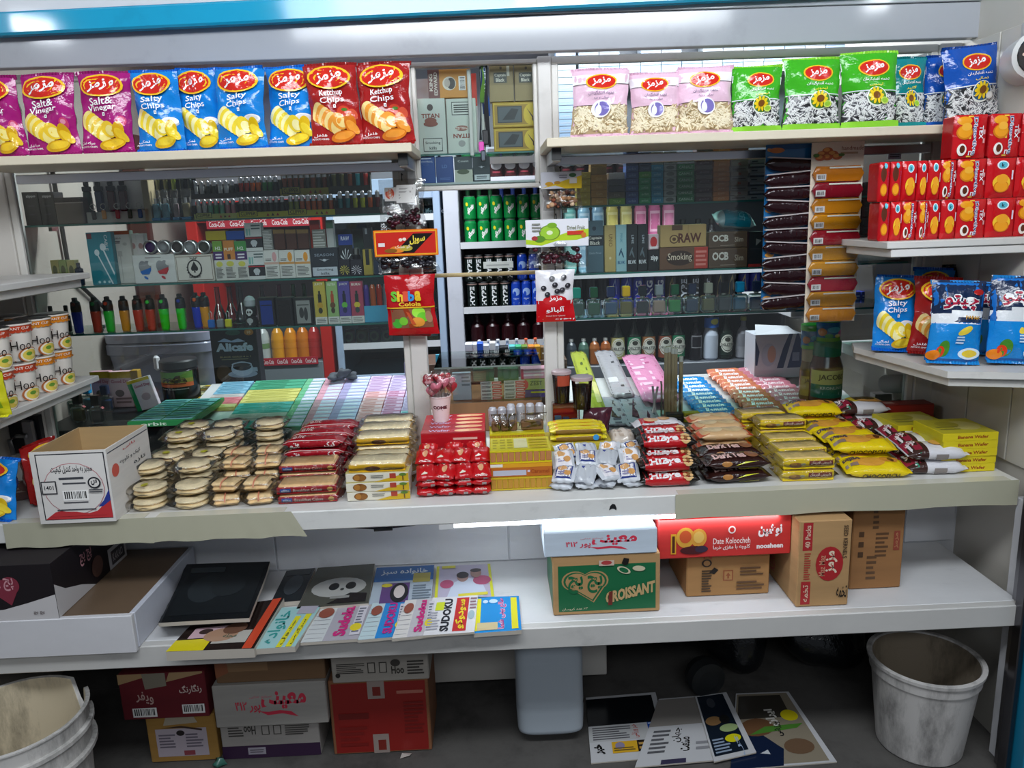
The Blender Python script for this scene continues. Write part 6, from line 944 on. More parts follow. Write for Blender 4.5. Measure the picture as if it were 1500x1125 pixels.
header_card(o, w, h, .44, 'e4e4ea', [Pg([(0, .12), (.25, .06), (.5, .22), (.8, .22), (1, .34), (1, .62), (.72, .55), (.5, .40), (.2, .22), (0, .3)], 'b4d02c'), El(.38, .52, .17, .28, '6a8a2c'), El(.38, .52, .15, .25, '9cc83c'), El(.38, .52, .05, .08, 'e4ecc4'), El(.42, .78, .08, .1, '7cac2c'), El(.22, .3, .09, .12, '5c8c2c'), El(.14, .33, .05, .08, 'a83c3c'), Tx('Dried Fruit', .8, .68, .28, .14, '7c8060'), Rr(.66, .42, .92, .56, 'c83c2c'), El(.92, .40, .04, .1, 'c8742c'), Ln(.1, .55, .25, .9, 3, '8c8c84')]); hook(o, 0, h)
w, h, o = hang(785, 395, 843, 471, 2.425, 'fruit_bag', 'white and red hanging bag printed with black cherries'); S = bag_map(w, h, .03, 13, 1.)
mb = MB(); mb.grid(lambda u, v: S(u, v), 16, 18, 'e4e2e6/f'); mb.grid(lambda u, v: S(u, v, 0, 1), 8, 10, 'e4e2e6/f', True, flip=True); els = [Rr(0, .0, 1, .42, 'c4141c'), El(.5, .42, .32, .10, 'c4141c'), Tx('مزمز', .52, .45, .34, .10, 'f4f0f0', 0, .03), Tx('آلبالو', .5, .24, .5, .13, 'f4f0f0', 0, .02), Tx('Dried Sour Cherry', .5, .12, .5, .03, 'f0d8d8')]
for a, b in ((.2, .66), (.42, .84), (.5, .72), (.3, .54), (.7, .62), (.72, .86), (.84, .7), (.56, .60)): els += [El(a, b, .075, .05, '2c2a30'), El(a-.015, b+.012, .025, .016, '8c8890')]
mb.prints(S, els, True, .0009, .0005, 'g'); mb.build('body', o); hook(o, 0, h)
tag(MB().tube([atY(628, 404, 2.469), atY(700, 402, 2.466), atY(800, 398, 2.469)], .0065, 'a89468/wood', 8).build('wooden_rod'), 'thin wooden rod tied across the serving hatch', 'rod')
# ---- strips by the biscuit shelf
w, h, o = hang(1116, 232, 1190, 452, 2.37, 'plum_strip', 'long hanging strip of dark plum packets on a blue card', 'fruit strip'); top = 1.781-o.location.z
MB().box(-w*.46, .004, 0, w*.46, .008, top, '1c6ca8/g').prints(lambda u, v, d=0: (w*.92*(u-.5), .004-d, top*v), [El(.12+.02*(i % 2), .97-.09*i, .10, .014, 'd8963c') for i in range(11)] + [El(.5, .985, .5, .015, '17558a'), El(.22, .965, .16, .016, 'c8783c')], False).build('backing_card', o)
for i in range(11):
    hh = h/11; S = pack_map(w, .022, hh*.98, 2.2, 6, i, 1.6, .02); q = MB().grid(lambda u, v: S(u, v*1.8), 16, 14, '21090f/f'); q.box(-w*.47, -.012, hh*.90, w*.47, .002, hh*.99, 'b8b0b0/g').build('packet', o, (0, -.009, hh*i+.001), (0, rad((-4, 4, -1)[i % 3]), 0))
w, h, o = hang(1184, 226, 1259, 471, 2.345, 'fruit_leather_strip', 'long hanging strip of orange and red fruit sheets on a cream card', 'fruit strip'); top = 1.781-o.location.z
card = MB().box(-w/2, .003, 0, w/2, .006, top, 'e0d4c0/g'); Sc = lambda u, v, d=0: (w*(u-.5), .003-d, top*v)
ce = [Tx('handmade', .78, .965, .42, .022, '8c4a2c', 0, .01)] + [Ln(.55, .93, .9, .95, 1, 'b09878')]
for a, b in ((.30, .955), (.20, .937), (.40, .937), (.30, .92), (.48, .922), (.16, .918)): ce += [El(a, b, .10, .017, 'b85c2c'), El(a-.02, b+.004, .06, .010, 'e0a050')]
card.prints(Sc, ce + [El(.08, .93, .06, .01, '4a7a2c'), El(.56, .93, .06, .008, '4a7a2c')], False).build('backing_card', o)
n = 10; ph = h*.93/n
for i, c in enumerate(('d88a1c', 'd8941c', 'a81c2c', 'd8941c', 'd8941c', '9c1a28', 'd8901c', 'd88a1c', '8c1828', 'd07c1c')):
    S = pack_map(w*.97, .012, ph*.985, 4.5, 40, i+3, .5, .004); q = MB().grid(lambda u, v: S(u, v*1.8), 14, 10, c+'/f'); fm = lambda u, v, d=0: (w*.94*(u-.5), -.0075-d, ph*.96*v)
    q.prints(fm, [Rr(.04, .12, .24, .52, 'e8e4e0'), Bc(.06, .14, .22, .48), Rr(.3, .86, .98, .96, 'f0ead8')], False, .0006, .0003, 'g').build('packet', o, (0, -.005, ph*i+.002))
S = lambda u, v, d=0: (w*1.04*(u-.5), -.016-.002*sin(v*40), h*.95*v); MB().grid(S, 6, 30, clear('ffffff', .03, .12, .6)).build('clear_sleeve', o)
# ================================================================== the counter rows
CTZ = .8515
def lay(proto, x, y, z, lab, cat, grp, rz=0., rx=0., ry=0.): return proto.put((x, y, z), lab, cat, grp, rad(rz), rad(rx), rad(ry))
def column(name, protos, rows, h, lab, cat, grp, jit=2.):
    """rows: (px0, px1, y front, [proto index from the bottom up]); stacked packs of one column"""
    P_ = protos
    for r, (px, Y, idx) in enumerate(rows):
        x = atY(px, 690, Y).x; z = CTZ
        for k, i in enumerate(idx):
            hh = h[i] if isinstance(h, (list, tuple)) else h
            lay(P_[i], x+rnd.uniform(-.002, .002), Y+rnd.uniform(-.002, .002), z, lab[i] % ('%s row back, %s layer up' % (ORD[r], ORD[k])), cat, grp, rnd.uniform(-jit, jit)); z += hh+.0006
def wrapped(L, D, H, inner, els=(), top='c8965c/crumb', seed=1, split=.55):
    """cake in a printed tray inside clear film: tray, cake, wrapper"""
    root = empty('cake_pack'); carton_mb(L*.92, D*.9, H*split, inner+'/g', {'F': list(els)}, None, .002).build('tray', root)
    MB().box(-L*.45, -D*.42, H*split*.6, L*.45, D*.42, H*.92, top, .006).build('cake', root)
    S = pack_map(L*1.1, D, H, 3.4, 9, seed, 1.6, .05); MB().grid(lambda u, v: S(u, v*1.8), 22, 16, WRAP()).build('wrapper', root); return root
# open carton with the round print
a, b = atZ(60, 768, CTZ), atZ(178, 757, CTZ); zt = atY(120, 660, a.y).z; W_ = b.x-a.x; D_ = atZ(212, 622, zt).y-a.y; H_ = zt-CTZ
o = empty('open_carton', 'open white carton with a round black and red print, beside the wrapped cakes', 'carton', None, ((a.x+b.x)/2, a.y, CTZ)); t = .004; cw = 'ddd9d4/card'
els = [Rr(.07, .05, .97, .97, '23252c'), Rr(.085, .065, .955, .955, 'dedad5'), Pg([(.08, .06), (.97, .06), (.97, .42), (.90, .27), (.78, .16), (.66, .13), (.5, .16), (.36, .19), (.22, .16)], 'c03438'), Pg([(.97, .30), (.97, .46), (.88, .30), (.8, .22), (.86, .22)], '2c3a8c'), El(.52, .48, .40, .36, 'b8787c'), El(.52, .48, .39, .35, 'dedad5'),
       Pg([(.14, .1), (.9, .1), (.8, .16), (.66, .13), (.5, .16), (.3, .17)], 'c03438'), Tx('مجهز به واحد کنترل کیفیت', .52, .75, .54, .11, '23252c', 0, .02), Ln(.34, .60, .68, .66, 1, '44464c'), Ln(.38, .54, .7, .58, 1, '44464c'), Bc(.36, .32, .70, .46), Ln(.36, .28, .7, .31, 1, '44464c'), Ln(.26, .18, .80, .21, 1, '44464c'), Rr(.10, .42, .30, .60, '23252c'), Rr(.115, .435, .285, .585, 'dedad5'), Tx('1401', .2, .51, .12, .06, '23252c'), El(.80, .56, .085, .08, '23252c'), El(.80, .56, .065, .06, 'dedad5'), Tx('س', .80, .57, .08, .09, '23252c', 0, .04), Ln(.72, .42, .9, .48, 2, '44464c')]
MB().box(-W_/2, 0, 0, W_/2, t, H_, cw).prints(lambda u, v, d=0: (W_*(u-.5), -d, H_*v), els, False).build('front_wall', o)
MB().box(W_/2-t, t, 0, W_/2, D_, H_, cw).prints(lambda u, v, d=0: (W_/2+d, D_*u, H_*v), [Rr(.02, .93, .98, .945, '3c4454'), El(.14, .66, .08, .09, 'd0584c'), Tx('کیک و کلوچه', .5, .72, .5, .07, '3c4048'), Tx('نانی', .5, .88, .3, .05, 'c8484c'), Ln(.6, .45, .9, .55, 1, '44464c'), Tx('تازه', .7, .60, .3, .07, '3c4048')], False).build('right_wall', o)
MB().box(-W_/2, t, 0, -W_/2+t, D_, H_, cw, 0, {'R': 'b99a6c/card', 'T': 'cbb08a'}).build('left_wall', o); MB().box(-W_/2+t, D_-t, 0, W_/2-t, D_, H_, 'b99a6c/card').build('back_wall', o); MB().box(-W_/2+t, t, 0, W_/2-t, D_-t, t, 'b99a6c/card').build('bottom', o)
MB().box(-W_/2+t, t+.0005, .01, W_/2-t, t+.002, H_, 'b99a6c/card').build('inner_lining', o)
# bags lying at the wall end
for i, (k, x, y, z, rot, lab) in enumerate((('salt', -1.375, 1.985, .854, (-14, 6, -8), 'blue crisp bag slumped at the wall end beside the open carton'), ('ketchup', -1.30, 2.13, .854, (-4, 3, 82), 'dark red crisp bag wedged against the open carton'))):
    o = crisp_bag(k, .14, .17, 60+i, .05); o.location = (x, y, z); o.rotation_euler = tuple(rad(q) for q in rot); tag(o, lab, 'crisp bag')
o = pack_mb(.17, .09, .03, '7a5a54/f', [Ln(.2, .55, .8, .95, 4, 'b09a8c', 3)], 2.2, 5, 7, 2.).build('snack_pack'); o.location = (-1.36, 2.19, .93); o.rotation_euler = (rad(18), 0, rad(24)); o.location.z = .855; tag(o, 'dull brown snack pack lying behind the crisp bags at the wall', 'snack pack')
o = pack_mb(.12, .09, .05, 'c8387c/f', [El(.5, .7, .2, .15, 'e8a03c')], 2.2, 5, 8, 2.).build('snack_pack'); o.location = (-.955, 2.41, CTZ); tag(o, 'pink snack pack showing behind the open carton', 'snack pack')
o = empty('door_latch', 'grey metal latch in the dark gap under the noodle cup shelf', 'latch', None, tuple(atY(38, 640, 2.46))); MB().box(-.05, 0, -.055, .05, .02, .07, '17171a').build('recess', o); MB().box(.0, -.02, -.05, .04, 0, .06, 'a8a8ac/x', .006).build('plate', o); MB().tube([(-.03, -.03, -.05), (-.032, -.035, 0), (-.01, -.03, .012), (.02, -.03, .01)], .007, 'b4b4b8/x', 8).build('lever', o)
# round cake packs
def pie(kind, seed):
    root = empty('cake_pack')
    if kind == 's':
        MB().box(-.033, -.03, .002, .033, .03, .016, 'ecc890/crumb', .007).build('cake', root); MB().box(-.034, -.031, .0162, .034, .031, .029, 'f0d09c/crumb', .008).build('cake', root); w, d, h = .096, .078, .033
    else:
        for k in (0, 1): MB().lathe([(.001, 0), (.038, .001), (.044, .006), (.042, .011), (.030, .0145), (.001, .0155)], ('f0d8a8/crumb', 'f6e4bc/crumb')[k], 24).build('cake', root, (0, 0, .001+.0135*k))
        w, d, h = .118, .098, .034
    S = pack_map(w, d, h, 2.3, 5, seed, 2.4, .05); q = MB().grid(lambda u, v: S(u, v*1.8), 22, 18, WRAP())
    q.prints(S, [El(.5, .62, .09, .05, 'b8b02c'), Tx('نادی', .5, .62, .12, .05, '6a7a1c'), Ln(.35, .50, .6, .53, 1, '7c6a4c')] if kind == 'r' else [Rr(.46, .3, .50, .9, 'c87a5c')] if kind == 's' else [Rr(.25, .32, .33, .42, '1c1a18')], True, .0012, .0004); q.build('wrapper', root); return root
PI = {k: [Proto(pie(k, 3*i+ord(k))) for i in range(3)] for k in 'rsb'}
PH = .0345
pies = [('F', 2.035, 0, (('b', 212), ('b', 278), ('s', 330), ('s', 376))), ('E', 2.05, 1, (('r', 216), ('b', 278), ('s', 330), ('s', 378))), ('D', 2.135, 2, (('b', 218), ('b', 288), ('s', 348), ('s', 395))), ('C', 2.235, 2, (('r', 252), ('r', 308), ('s', 352), ('s', 399))), ('B', 2.335, 3, (('r', 272), ('b', 328))), ('A', 2.435, 3, (('r', 292), ('b', 342), ('b', 402)))]
done = set()
for nm, Y, lv, its in pies:
    for j, (k, px) in enumerate(its):
        x = atY(px, 690, Y).x
        for l in range(lv+1):
            if nm == 'E' and l == 0: continue
            PI[k][(j+l) % 3].put((x+rnd.uniform(-.004, .004), Y+rnd.uniform(-.004, .004), CTZ+l*PH), '%s pack, row %s back, %s from the carton, layer %s' % (dict(r='round yellow stamped cake', b='round plain cake', s='small square cake')[k], dict(F='one', E='one', D='two', C='three', B='four', A='five')[nm], ORD[j], ('one', 'two', 'three', 'four', 'five')[l]), 'cake', 'film wrapped cakes', rad(rnd.uniform(-12, 12)))
# red cake bars
be = [Rr(.06, .25, .24, .8, '2c4a9c'), Tx('elite', .15, .52, .14, .36, 'e4e8f4'), Tx('Breakfast Cakes', .52, .52, .48, .42, 'f0d8c8', 0, .01), El(.90, .5, .05, .32, 'e0b060')]
cA = Proto(wrapped(.175, .092, .0275, '9c141c', be, 'ebc08a/crumb', 3, .72))
cB = Proto(pack_mb(.180, .07, .030, '9c1220/f', [Tx('elit', .2, .26, .16, .22, 'f0e4e0', .3, .03), Tx('کیک', .78, .26, .18, .24, 'f0e4e0', .2, .03), Rr(.0, .46, 1, .50, 'd8c0bc'), Tx('elit', .25, .72, .2, .2, 'd8b8b4', .2, .02)], 3, 10, 5, 1.).build('cake_pack'))
column('cake_pack', [cA, cB], [(452, 2.05, [0, 0]), (456, 2.15, [0, 0, 0]), (466, 2.245, [1, 1, 1, 1]), (478, 2.325, [1]*4), (490, 2.42, [1]*4)], [.0275, .0305], ['red tray of sponge cake in clear film, %s', 'dark red cake bar, %s'], 'cake', 'red cake packs')
# yellow cakes
dt = [El(.22, .5, .11, .42, '7a4a1c'), El(.18, .5, .05, .3, 'a8702c'), El(.27, .45, .05, .3, '8c5a24'), Pg([(.45, .0), (1, .0), (1, .9), (.75, .5)], 'c8a41c'), Rr(.70, .35, .80, .9, 'a83c2c'), Ln(.4, .4, .6, .8, 2, '8c8a80'), Rr(.90, .1, .92, .6, '6a4a1c'), El(.91, .75, .06, .16, '5a7a2c')]
yA = Proto(carton('cake_box', .172, .085, .0255, 'd9d3c2', {'F': dt, 'T': [Rr(0, 0, 1, 1, 'd0c47c')]}, None, .0015))
yB = Proto(wrapped(.168, .085, .032, 'e4b01c', [Rr(0, .9, 1, 1, 'e8c84c'), El(.42, .45, .14, .32, '6a3c14'), Rr(.62, .25, .96, .35, '5c3c14')], 'f6e6bc/crumb', 6, .68))
column('cake_box', [yA, yB], [(556, 2.05, [0, 0, 0, 1]), (562, 2.145, [1, 1, 1]+[1]*0), (566, 2.24, [1]*4), (570, 2.335, [1]*4), (575, 2.43, [1]*4)], [.0258, .0325], ['white and yellow date cake box with a palm picture, %s', 'yellow tray of cream cake in clear film, %s'], 'cake', 'yellow cake packs')
# red wafer boxes and mini bags
wf = Proto(carton('wafer_box', .190, .042, .0425, 'a8141e', {'F': [Rr(0, 0, 1, .9, 'b01822/g'), Ln(.5, .4, .9, .7, 1, 'e0b0a0')], 'T': [Rr(0, 0, 1, 1, 'b82430/g'), El(.74, .5, .22, .32, 'd89a6c'), El(.64, .4, .12, .28, 'e8b88c'), Tx('Wafer', .28, .5, .34, .5, 'c8b8dc', 0, .02)]}))
for r in range(5):
    for k in range(3): wf.put((atY(664, 640, 2.22).x, 2.225+.0435*r, CTZ+.0428*k), 'long glossy red wafer box under the lollipop cup, %s row back, %s layer' % (ORD[r], ORD[k]), 'wafer', 'long red wafer boxes')
mn = [Proto(pack_mb(.055, .064, .027, 'b8141a/f', [Pg([(.22, .52), (.66, .50), (.78, .92), (.36, .96)], 'e8dcc8'), El(.5, .74, .14, .12, 'd8a078'), Tx('Choco', .5, .46, .6, .07, 'f0dcd4', 0, .02), Rr(.6, .1, .8, .34, '9c8c88')] if i else [Rr(.5, .1, .72, .34, 'a89c98'), Pg([(.25, .55), (.55, .58), (.6, .9), (.35, .95)], 'e8dcc8')], 2.0, 4, 20+i, 3.6, .06, 14, 14).build('mini_cake_bag')) for i in range(2)]
for r, (Y, n, lv) in enumerate(((2.04, 4, 3), (2.105, 4, 4), (2.165, 3, 4))):
    for j in range(n):
        x = atY(612+106*(j+.5)/n, 690, Y).x
        for k in range(lv): mn[(j+k) % 2].put((x+rnd.uniform(-.003, .003), Y, CTZ+.0255*k), 'small crinkled red sweet bag, %s row back, %s across, %s layer' % (ORD[r], ORD[j], ORD[k]), 'sweets', 'small red sweet bags', rad(rnd.uniform(-10, 10)), rad(22 if k == lv-1 else 4))
o = empty('lollipop_cup', 'white paper cup full of heart lollipops in clear film', 'cup', None, (atZ(648, 610, .981).x, 2.345, .9805)); r0, r1, h = .024, .033, .078
MB().lathe([(r0, 0), (r1, h), (r1+.002, h+.001), (r1+.002, h+.004), (r1-.001, h+.004), (r0, .004), (.001, .003)], 'e4d0d0/p', 26, cap=False).lathe([(.001, .001), (r0, .0012)], 'e4d0d0', 26, cap=False).prints(cyl_map(r0, h, 150, r1), [Tx('COME', .5, .62, .6, .14, '5c1c2c', 0, .06), Ln(.36, .48, .62, .52, 1, 'b08c90')], True).build('cup', o)
rr = random.Random(3)
for i in range(11):
    a, t, l = rr.uniform(0, 2*pi), rr.uniform(.1, .6), rr.uniform(.095, .14); tip = Vector((sin(t)*cos(a)*.075, sin(t)*sin(a)*.05, l)); lp = empty('lollipop', '%s heart lollipop in the white paper cup, %s' % (('deep red', 'pink', 'crimson')[i % 3], ('in front', 'at the back', 'on top', 'to one side', 'near the post')[i % 5]), 'lollipop', 'heart lollipops', tuple(o.location))
    MB().tube([(tip.x*.2, tip.y*.2, .006), tuple(tip)], .0016, 'e8e4e0', 6).build('stick', lp); q = MB(); c = ('9c1428/g', 'd06a80/g', 'b81c30/g')[i % 3]
    hp = [(.5*16*sin(s_)**3/16, (13*cos(s_)-5*cos(2*s_)-2*cos(3*s_)-cos(4*s_))/30) for s_ in (2*pi*k/20 for k in range(20))]; sc = .036
    q.add([(tip.x+x*sc, tip.y-.006, tip.z+z*sc) for x, z in hp]+[(tip.x+x*sc, tip.y+.006, tip.z+z*sc) for x, z in hp]+[(tip.x, tip.y-.010, tip.z)], [(k, (k+1) % 20, 20+(k+1) % 20, 20+k) for k in range(20)]+[(k, 40, (k+1) % 20) for k in range(20)]+[tuple(range(20, 40))], c)
    if i % 3 == 0: q.add([(tip.x+x*sc*.55, tip.y-.0105, tip.z+z*sc*.55) for x, z in hp], [tuple(range(20))], 'd89aa4')
    q.build('candy', lp); S = bag_map(.046, .052, .026, i); MB().grid(lambda u, v: tuple(Vector(S(u, v))+Vector((tip.x, tip.y, tip.z-.026))), 8, 8, WRAP()).build('film', lp)
# gum stick display boxes
def stick_box(L, D, H, c, cs, n, top):
    root = empty('stick_box'); MB().box(-L/2, -D/2+.003, 0, L/2, D/2, H, c+'/g', .0015).box(-L/2, -D/2, 0, L/2, -D/2+.0029, H*.12, c+'/g').box(-L/2, -D/2, H*.88, L/2, -D/2+.0029, H, c+'/g').prints(face_map(L, D, H, 'T'), top, False).build('box', root)
    q = Proto(None) if False else None; p0 = None
    for i in range(n):
        if p0 is None: p0 = MB().box(-L/n*.42, -D/2+.0002, H*.13, L/n*.42, -D/2+.0029, H*.87, cs+'/g', .001).build('stick', root); b = p0
        else: b = p0.copy(); COL.objects.link(b); b.parent = root
        b.location.x = -L/2+L*(i+.5)/n
    return root
tp = [Rr(.02, .05, .98, .95, 'd0c42c')] + [Ln(.05+.12*i, .1, .14+.12*i, .9, 4, 'a89c1c', i) for i in range(4)] + [Rr(.4, .15, .62, .85, 'd8d4a0')] + [Rr(.65, .1+.2*i, .95, .22+.2*i, 'c0a818') for i in range(4)]
x = atY(764, 700, 2.05).x
for i, (z, D, c, cs, n, Y, lab) in enumerate(((CTZ, .12, 'c8ac28', 'b8862c', 11, 2.10, 'yellow stick sweet box at the counter edge, lowest'), (CTZ+.0765, .13, 'd0c020', 'b87c4c', 10, 2.11, 'yellow stick sweet box with a printed top, above the orange box'))): o = stick_box(.172, D, .037, c, cs, n, tp); o.location = (x, Y, z); tag(o, lab, 'sweets')
o = carton('sweet_box', .172, .125, .0385, 'b8641c', {'F': [Rr(0, .72, 1, 1, 'd8981c'), Rr(.04, .12, .58, .52, 'b8b8c4'), Rr(.6, .35, .64, .5, 'd8c8d8'), Rr(0, .78, .2, 1, 'e0dcd0'), Tx('Caramel', .8, .4, .3, .3, 'a04414')], 'T': [Rr(0, 0, 1, 1, 'd0921c')]}); o.location = (x, 2.105, CTZ+.0375); tag(o, 'orange sweet box between two yellow stick boxes', 'sweets')
for k in range(3): o = stick_box(.165, .13, .038, 'ccbc24', 'b88a2c', 15, tp); o.location = (x-.004, 2.275, CTZ+.0385*k); tag(o, 'yellow stick sweet box under the seed packs, %s layer' % ORD[k], 'sweets', 'rear stick sweet boxes')
zt = CTZ+.1158
for i, (dx, w_) in enumerate(((-.068, .028), (-.040, .026), (-.013, .026), (.043, .080))):
    o = empty('seed_pack', 'clear pack of brown seeds standing on the yellow box, %s from the red wafers' % ORD[i], 'seeds', None, (x+dx, 2.245, zt)); MB().box(-w_*.42, -.014, .001, w_*.42, .014, .030, '6a4a2c/crumb', .004).build('seeds', o); S = bag_map(w_, .052, .034, i, 1.5); MB().grid(lambda u, v: S(u, v), 8, 10, clear('f4f4f0', .12, .14, .9)).grid(lambda u, v: S(u, v, 0, 1), 6, 8, WRAP(), True, flip=True).build('wrapper', o)
for i in range(7): q = MB().lathe([(.004, 0), (.0135, .006), (.0138, .055), (.010, .062), (.001, .064)], 'a8a6ac/f', 12).prints(cyl_map(.0138, .055, 140), [Ln(.2, .2, .8, .8, 6, '4c4a54', i)]); o = q.build('foil_roll'); o.location = (x-.074+.0285*(i % 3 if i < 3 else i-3), 2.29 if i < 3 else 2.325, zt+(.0 if i < 3 else .0)); o.location.x = x-.075+.0285*i if i < 3 else x-.018+.030*(i-3); tag(o, 'silver foil sweet roll behind the seed packs, %s from the red wafers' % ORD[i], 'sweets', 'silver foil rolls')
# chocolate bags
ch = [Proto(pack_mb(.063, .072, .028, ('c2c6cc', 'ccd0d6', 'b4b8be')[i]+'/f', [Rr(.14, .50, .86, .97, ('e0dce0', '2c3a78')[i % 2]), Rr(.2, .56, .8, .92, 'e4e0e2'), El(.40, .84, .22, .09, 'd0a068'), El(.66, .68, .16, .08, 'c89458'), Ln(.25, .60, .55, .72, 2, '8c88a8')] if i < 2 else [El(.5, .3, .2, .12, '6c7078'), Pg([(.2, .55), (.8, .6), (.7, .95), (.3, .9)], '3a4484')], 2.0, 4, 30+i, 4.2, .06, 18, 16).build('biscuit_bag')) for i in range(3)]
for r, (Y, n, lv, x0, x1) in enumerate(((2.045, 4, 2, 810, 936), (2.10, 4, 3, 810, 938), (2.165, 4, 3, 812, 942))):
    for j in range(n):
        xx = atY(x0+(x1-x0)*(j+.5)/n, 690, Y).x
        for k in range(lv): ch[(j+k+r) % 3].put((xx+rnd.uniform(-.004, .004), Y, CTZ+.0265*k), 'crumpled silver biscuit bag, %s row back, %s across, %s layer' % (ORD[r], ORD[j], ORD[k]), 'biscuits', 'silver biscuit bags', rad(rnd.uniform(-24, 24)), rad(rnd.uniform(18, 38) if k == lv-1 else 5), rad(rnd.uniform(-7, 7)))
o = carton('sweet_box', .20, .13, .075, 'c0ac2c', {'F': [Rr(0, .85, 1, 1, 'd0bc3c')]}); o.location = (atY(845, 660, 2.29).x, 2.285, CTZ); tag(o, 'yellow carton under the long yellow sweet bars', 'sweets')
yb = Proto(pack_mb(.17, .036, .022, 'd8c01c/f', [Rr(.1, .05, .9, .42, '8c6a2c'), Rr(.15, .5, .85, .95, 'c8b42c'), Pg([(.1, .6), (.8, .75), (.8, .85), (.1, .72)], 'd87c1c'), Rr(0, 0, .07, 1, 'e0d02c'), Rr(.93, 0, 1, 1, 'e0d02c')], 2.6, 9, 4, 1.2, .06).build('sweet_bar'))
for i in range(6): lay(yb, atY(845, 640, 2.29).x+rnd.uniform(-.004, .004), 2.245+.037*(i % 3), CTZ+.0755+.0222*(i//3), 'long yellow sweet bar, %s back in the %s layer' % (ORD[i % 3], ('lower', 'upper')[i//3]), 'sweets', 'long yellow sweet bars', rnd.uniform(-4, 4))
p = atY(879, 633, 2.225); tag(MB().lathe([(.001, 0), (.009, 0), (.009, .001), (.001, .0012)], '2c8cc8', 14).build('price_sticker', None, (p.x-.012, 2.226, CTZ+.088), (rad(80), 0, 0)), 'round blue sticker on the yellow sweet bars', 'sticker')
# clear box with blue and red gum, tamarind tubs
o = empty('gum_holder', 'clear upright box of red and blue gum packs beside the post', 'gum', None, (.222, 2.43, CTZ)); MB().box(-.045, -.022, 0, .045, .022, .150, clear('f4f4f4', .05, .06), .003).build('clear_box', o); MB().box(-.040, .010, .002, .040, .018, .146, 'b81c2c/g').build('red_card', o)
for i, c in enumerate(('2c7cc4', '2060b4', '3c8ccc')): MB().box(-.036+.026*i, -.012, .002, -.014+.026*i, .004, .108-.006*i, c+'/g', .002).prints(lambda u, v, d=0: (-.036+.026*i+.022*u, -.012-d, .002+.1*v), [Rr(.1, .62, .9, .95, 'a8d0e4'), Rr(.3, .1, .7, .5, 'd83c3c' if i == 1 else '2c5ca8')], False).build('gum_pack', o)
tb = [Tx('tub', .5, .5, .01, .01, '3a1a14')]
for i, (px, Y, lab) in enumerate(((822, 2.435, 'clear tub of dark tamarind with an orange label, beside the post'), (852, 2.425, 'clear lidded tub of dark tamarind, away from the post'))):
    z = CTZ+.1508 if i == 0 else CTZ+.1305; x_ = atY(px, 540, Y).x; o = empty('tamarind_tub', lab, 'tub', None, (x_, Y, z)); r = .030 if i == 0 else .034
    MB().lathe([(.001, .002), (r*.80, .002), (r*.95, .075), (.001, .076)], '2c1814/crumb', 18).build('tamarind', o); MB().lathe([(r*.82, 0), (r, .094)], clear('f4f0f0', .05, .06), 22).build('tub_wall', o); MB().lathe([(r*1.02, .0942), (r*1.08, .095), (r*1.08, .104), (r, .106), (.001, .106)], 'b8a4a8/g', 22).build('lid', o)
    if i == 0: MB().prints(cyl_map(r*.98, .094, 120), [Rr(.25, .62, .95, .98, 'a8442c')], True, .0012).build('label', o)
o = empty('fruit_bag', 'maroon fruit leather pouch standing beside the clear gum box', 'fruit bag', None, (.325, 2.425, CTZ)); S = bag_map(.095, .130, .045, 17, 1.6); mb = MB().grid(lambda u, v: S(u, v), 14, 14, '4a2430/f').grid(lambda u, v: S(u, v, 0, 1), 10, 10, '4a2430/f', True, flip=True); mb.prints(S, [El(.45, .3, .10, .09, 'b8a8ac'), Pg([(.5, .5), (.9, .4), (.85, .85), (.6, .9)], '6a2430')], True, .001, .0005, 'g'); mb.build('body', o)
# right half
hb = [Rr(.08, .02, .82, 1, 'b41a20'), Rr(.82, 0, 1, 1, '17120f'), Rr(0, 0, .08, 1, '17120f'), Tx('HiBye', .42, .48, .52, .30, 'e8e4e4', .1, .05), Ln(.2, .10, .66, .16, 1, 'e8c8c4')] + [El(.80+.055*cos(a*pi/4), .5+.16*sin(a*pi/4), .035, .05, 'd8b078', a*pi/4) for a in range(8)] + [El(.80, .5, .03, .06, '8c5a34')] + [Tx('HiBye', .42, .78, .5, .2, 'dcd8d8', .1, .04)]
hB = Proto(pack_mb(.165, .075, .040, '1c1412/f', hb, 2.5, 9, 5, 1., .07).build('cookie_pack'))
wB = Proto(pack_mb(.155, .075, .036, 'd8d4d8/f', [Rr(.05, .5, .4, 1, 'b01c24'), El(.35, .72, .14, .14, 'd8b080'), El(.62, .76, .12, .12, 'cfa070'), Ln(.2, .15, .6, .35, 2, 'b84c4c')], 2.5, 7, 6, 1.4, .07).build('cookie_pack'))
column('cookie_pack', [hB, wB], [(977, 2.04, [0, 0]), (975, 2.12, [0, 0, 0]), (968, 2.205, [0, 0, 0]), (962, 2.30, [0, 0, 1])], [.0405, .0365], ['black ended red cookie pack, %s', 'white and red cookie pack on top, %s'], 'cookies', 'red and black cookie packs')
o = pack_mb(.09, .1, .04, 'c8bcb0/f', [Ln(.2, .5, .8, .9, 3, 'b0a090')], 2.2, 5, 9, 2.).build('biscuit_bag'); o.location = (atY(912, 630, 2.27).x, 2.29, CTZ+.056); o.location.z = CTZ+.001; o.scale = (1, 1, 2.3); tag(o, 'plain beige wrapped pack between the yellow bars and cookies', 'biscuits')
br = [Tx('Dark Tea', .4, .72, .5, .22, 'd8b0a8', .1, .05), El(.32, .36, .08, .10, 'a8743c'), Rr(.5, .12, .8, .17, 'b8b02c'), El(.75, .74, .10, .14, '8a5a3c'), Pg([(.45, .30), (.6, .36), (.8, .44), (.6, .42)], 'c8c82c')]
bR = Proto(pack_mb(.185, .085, .036, '2c1512/f', br, 2.4, 6, 11, 1.6, .07).build('chocolate_pack'))
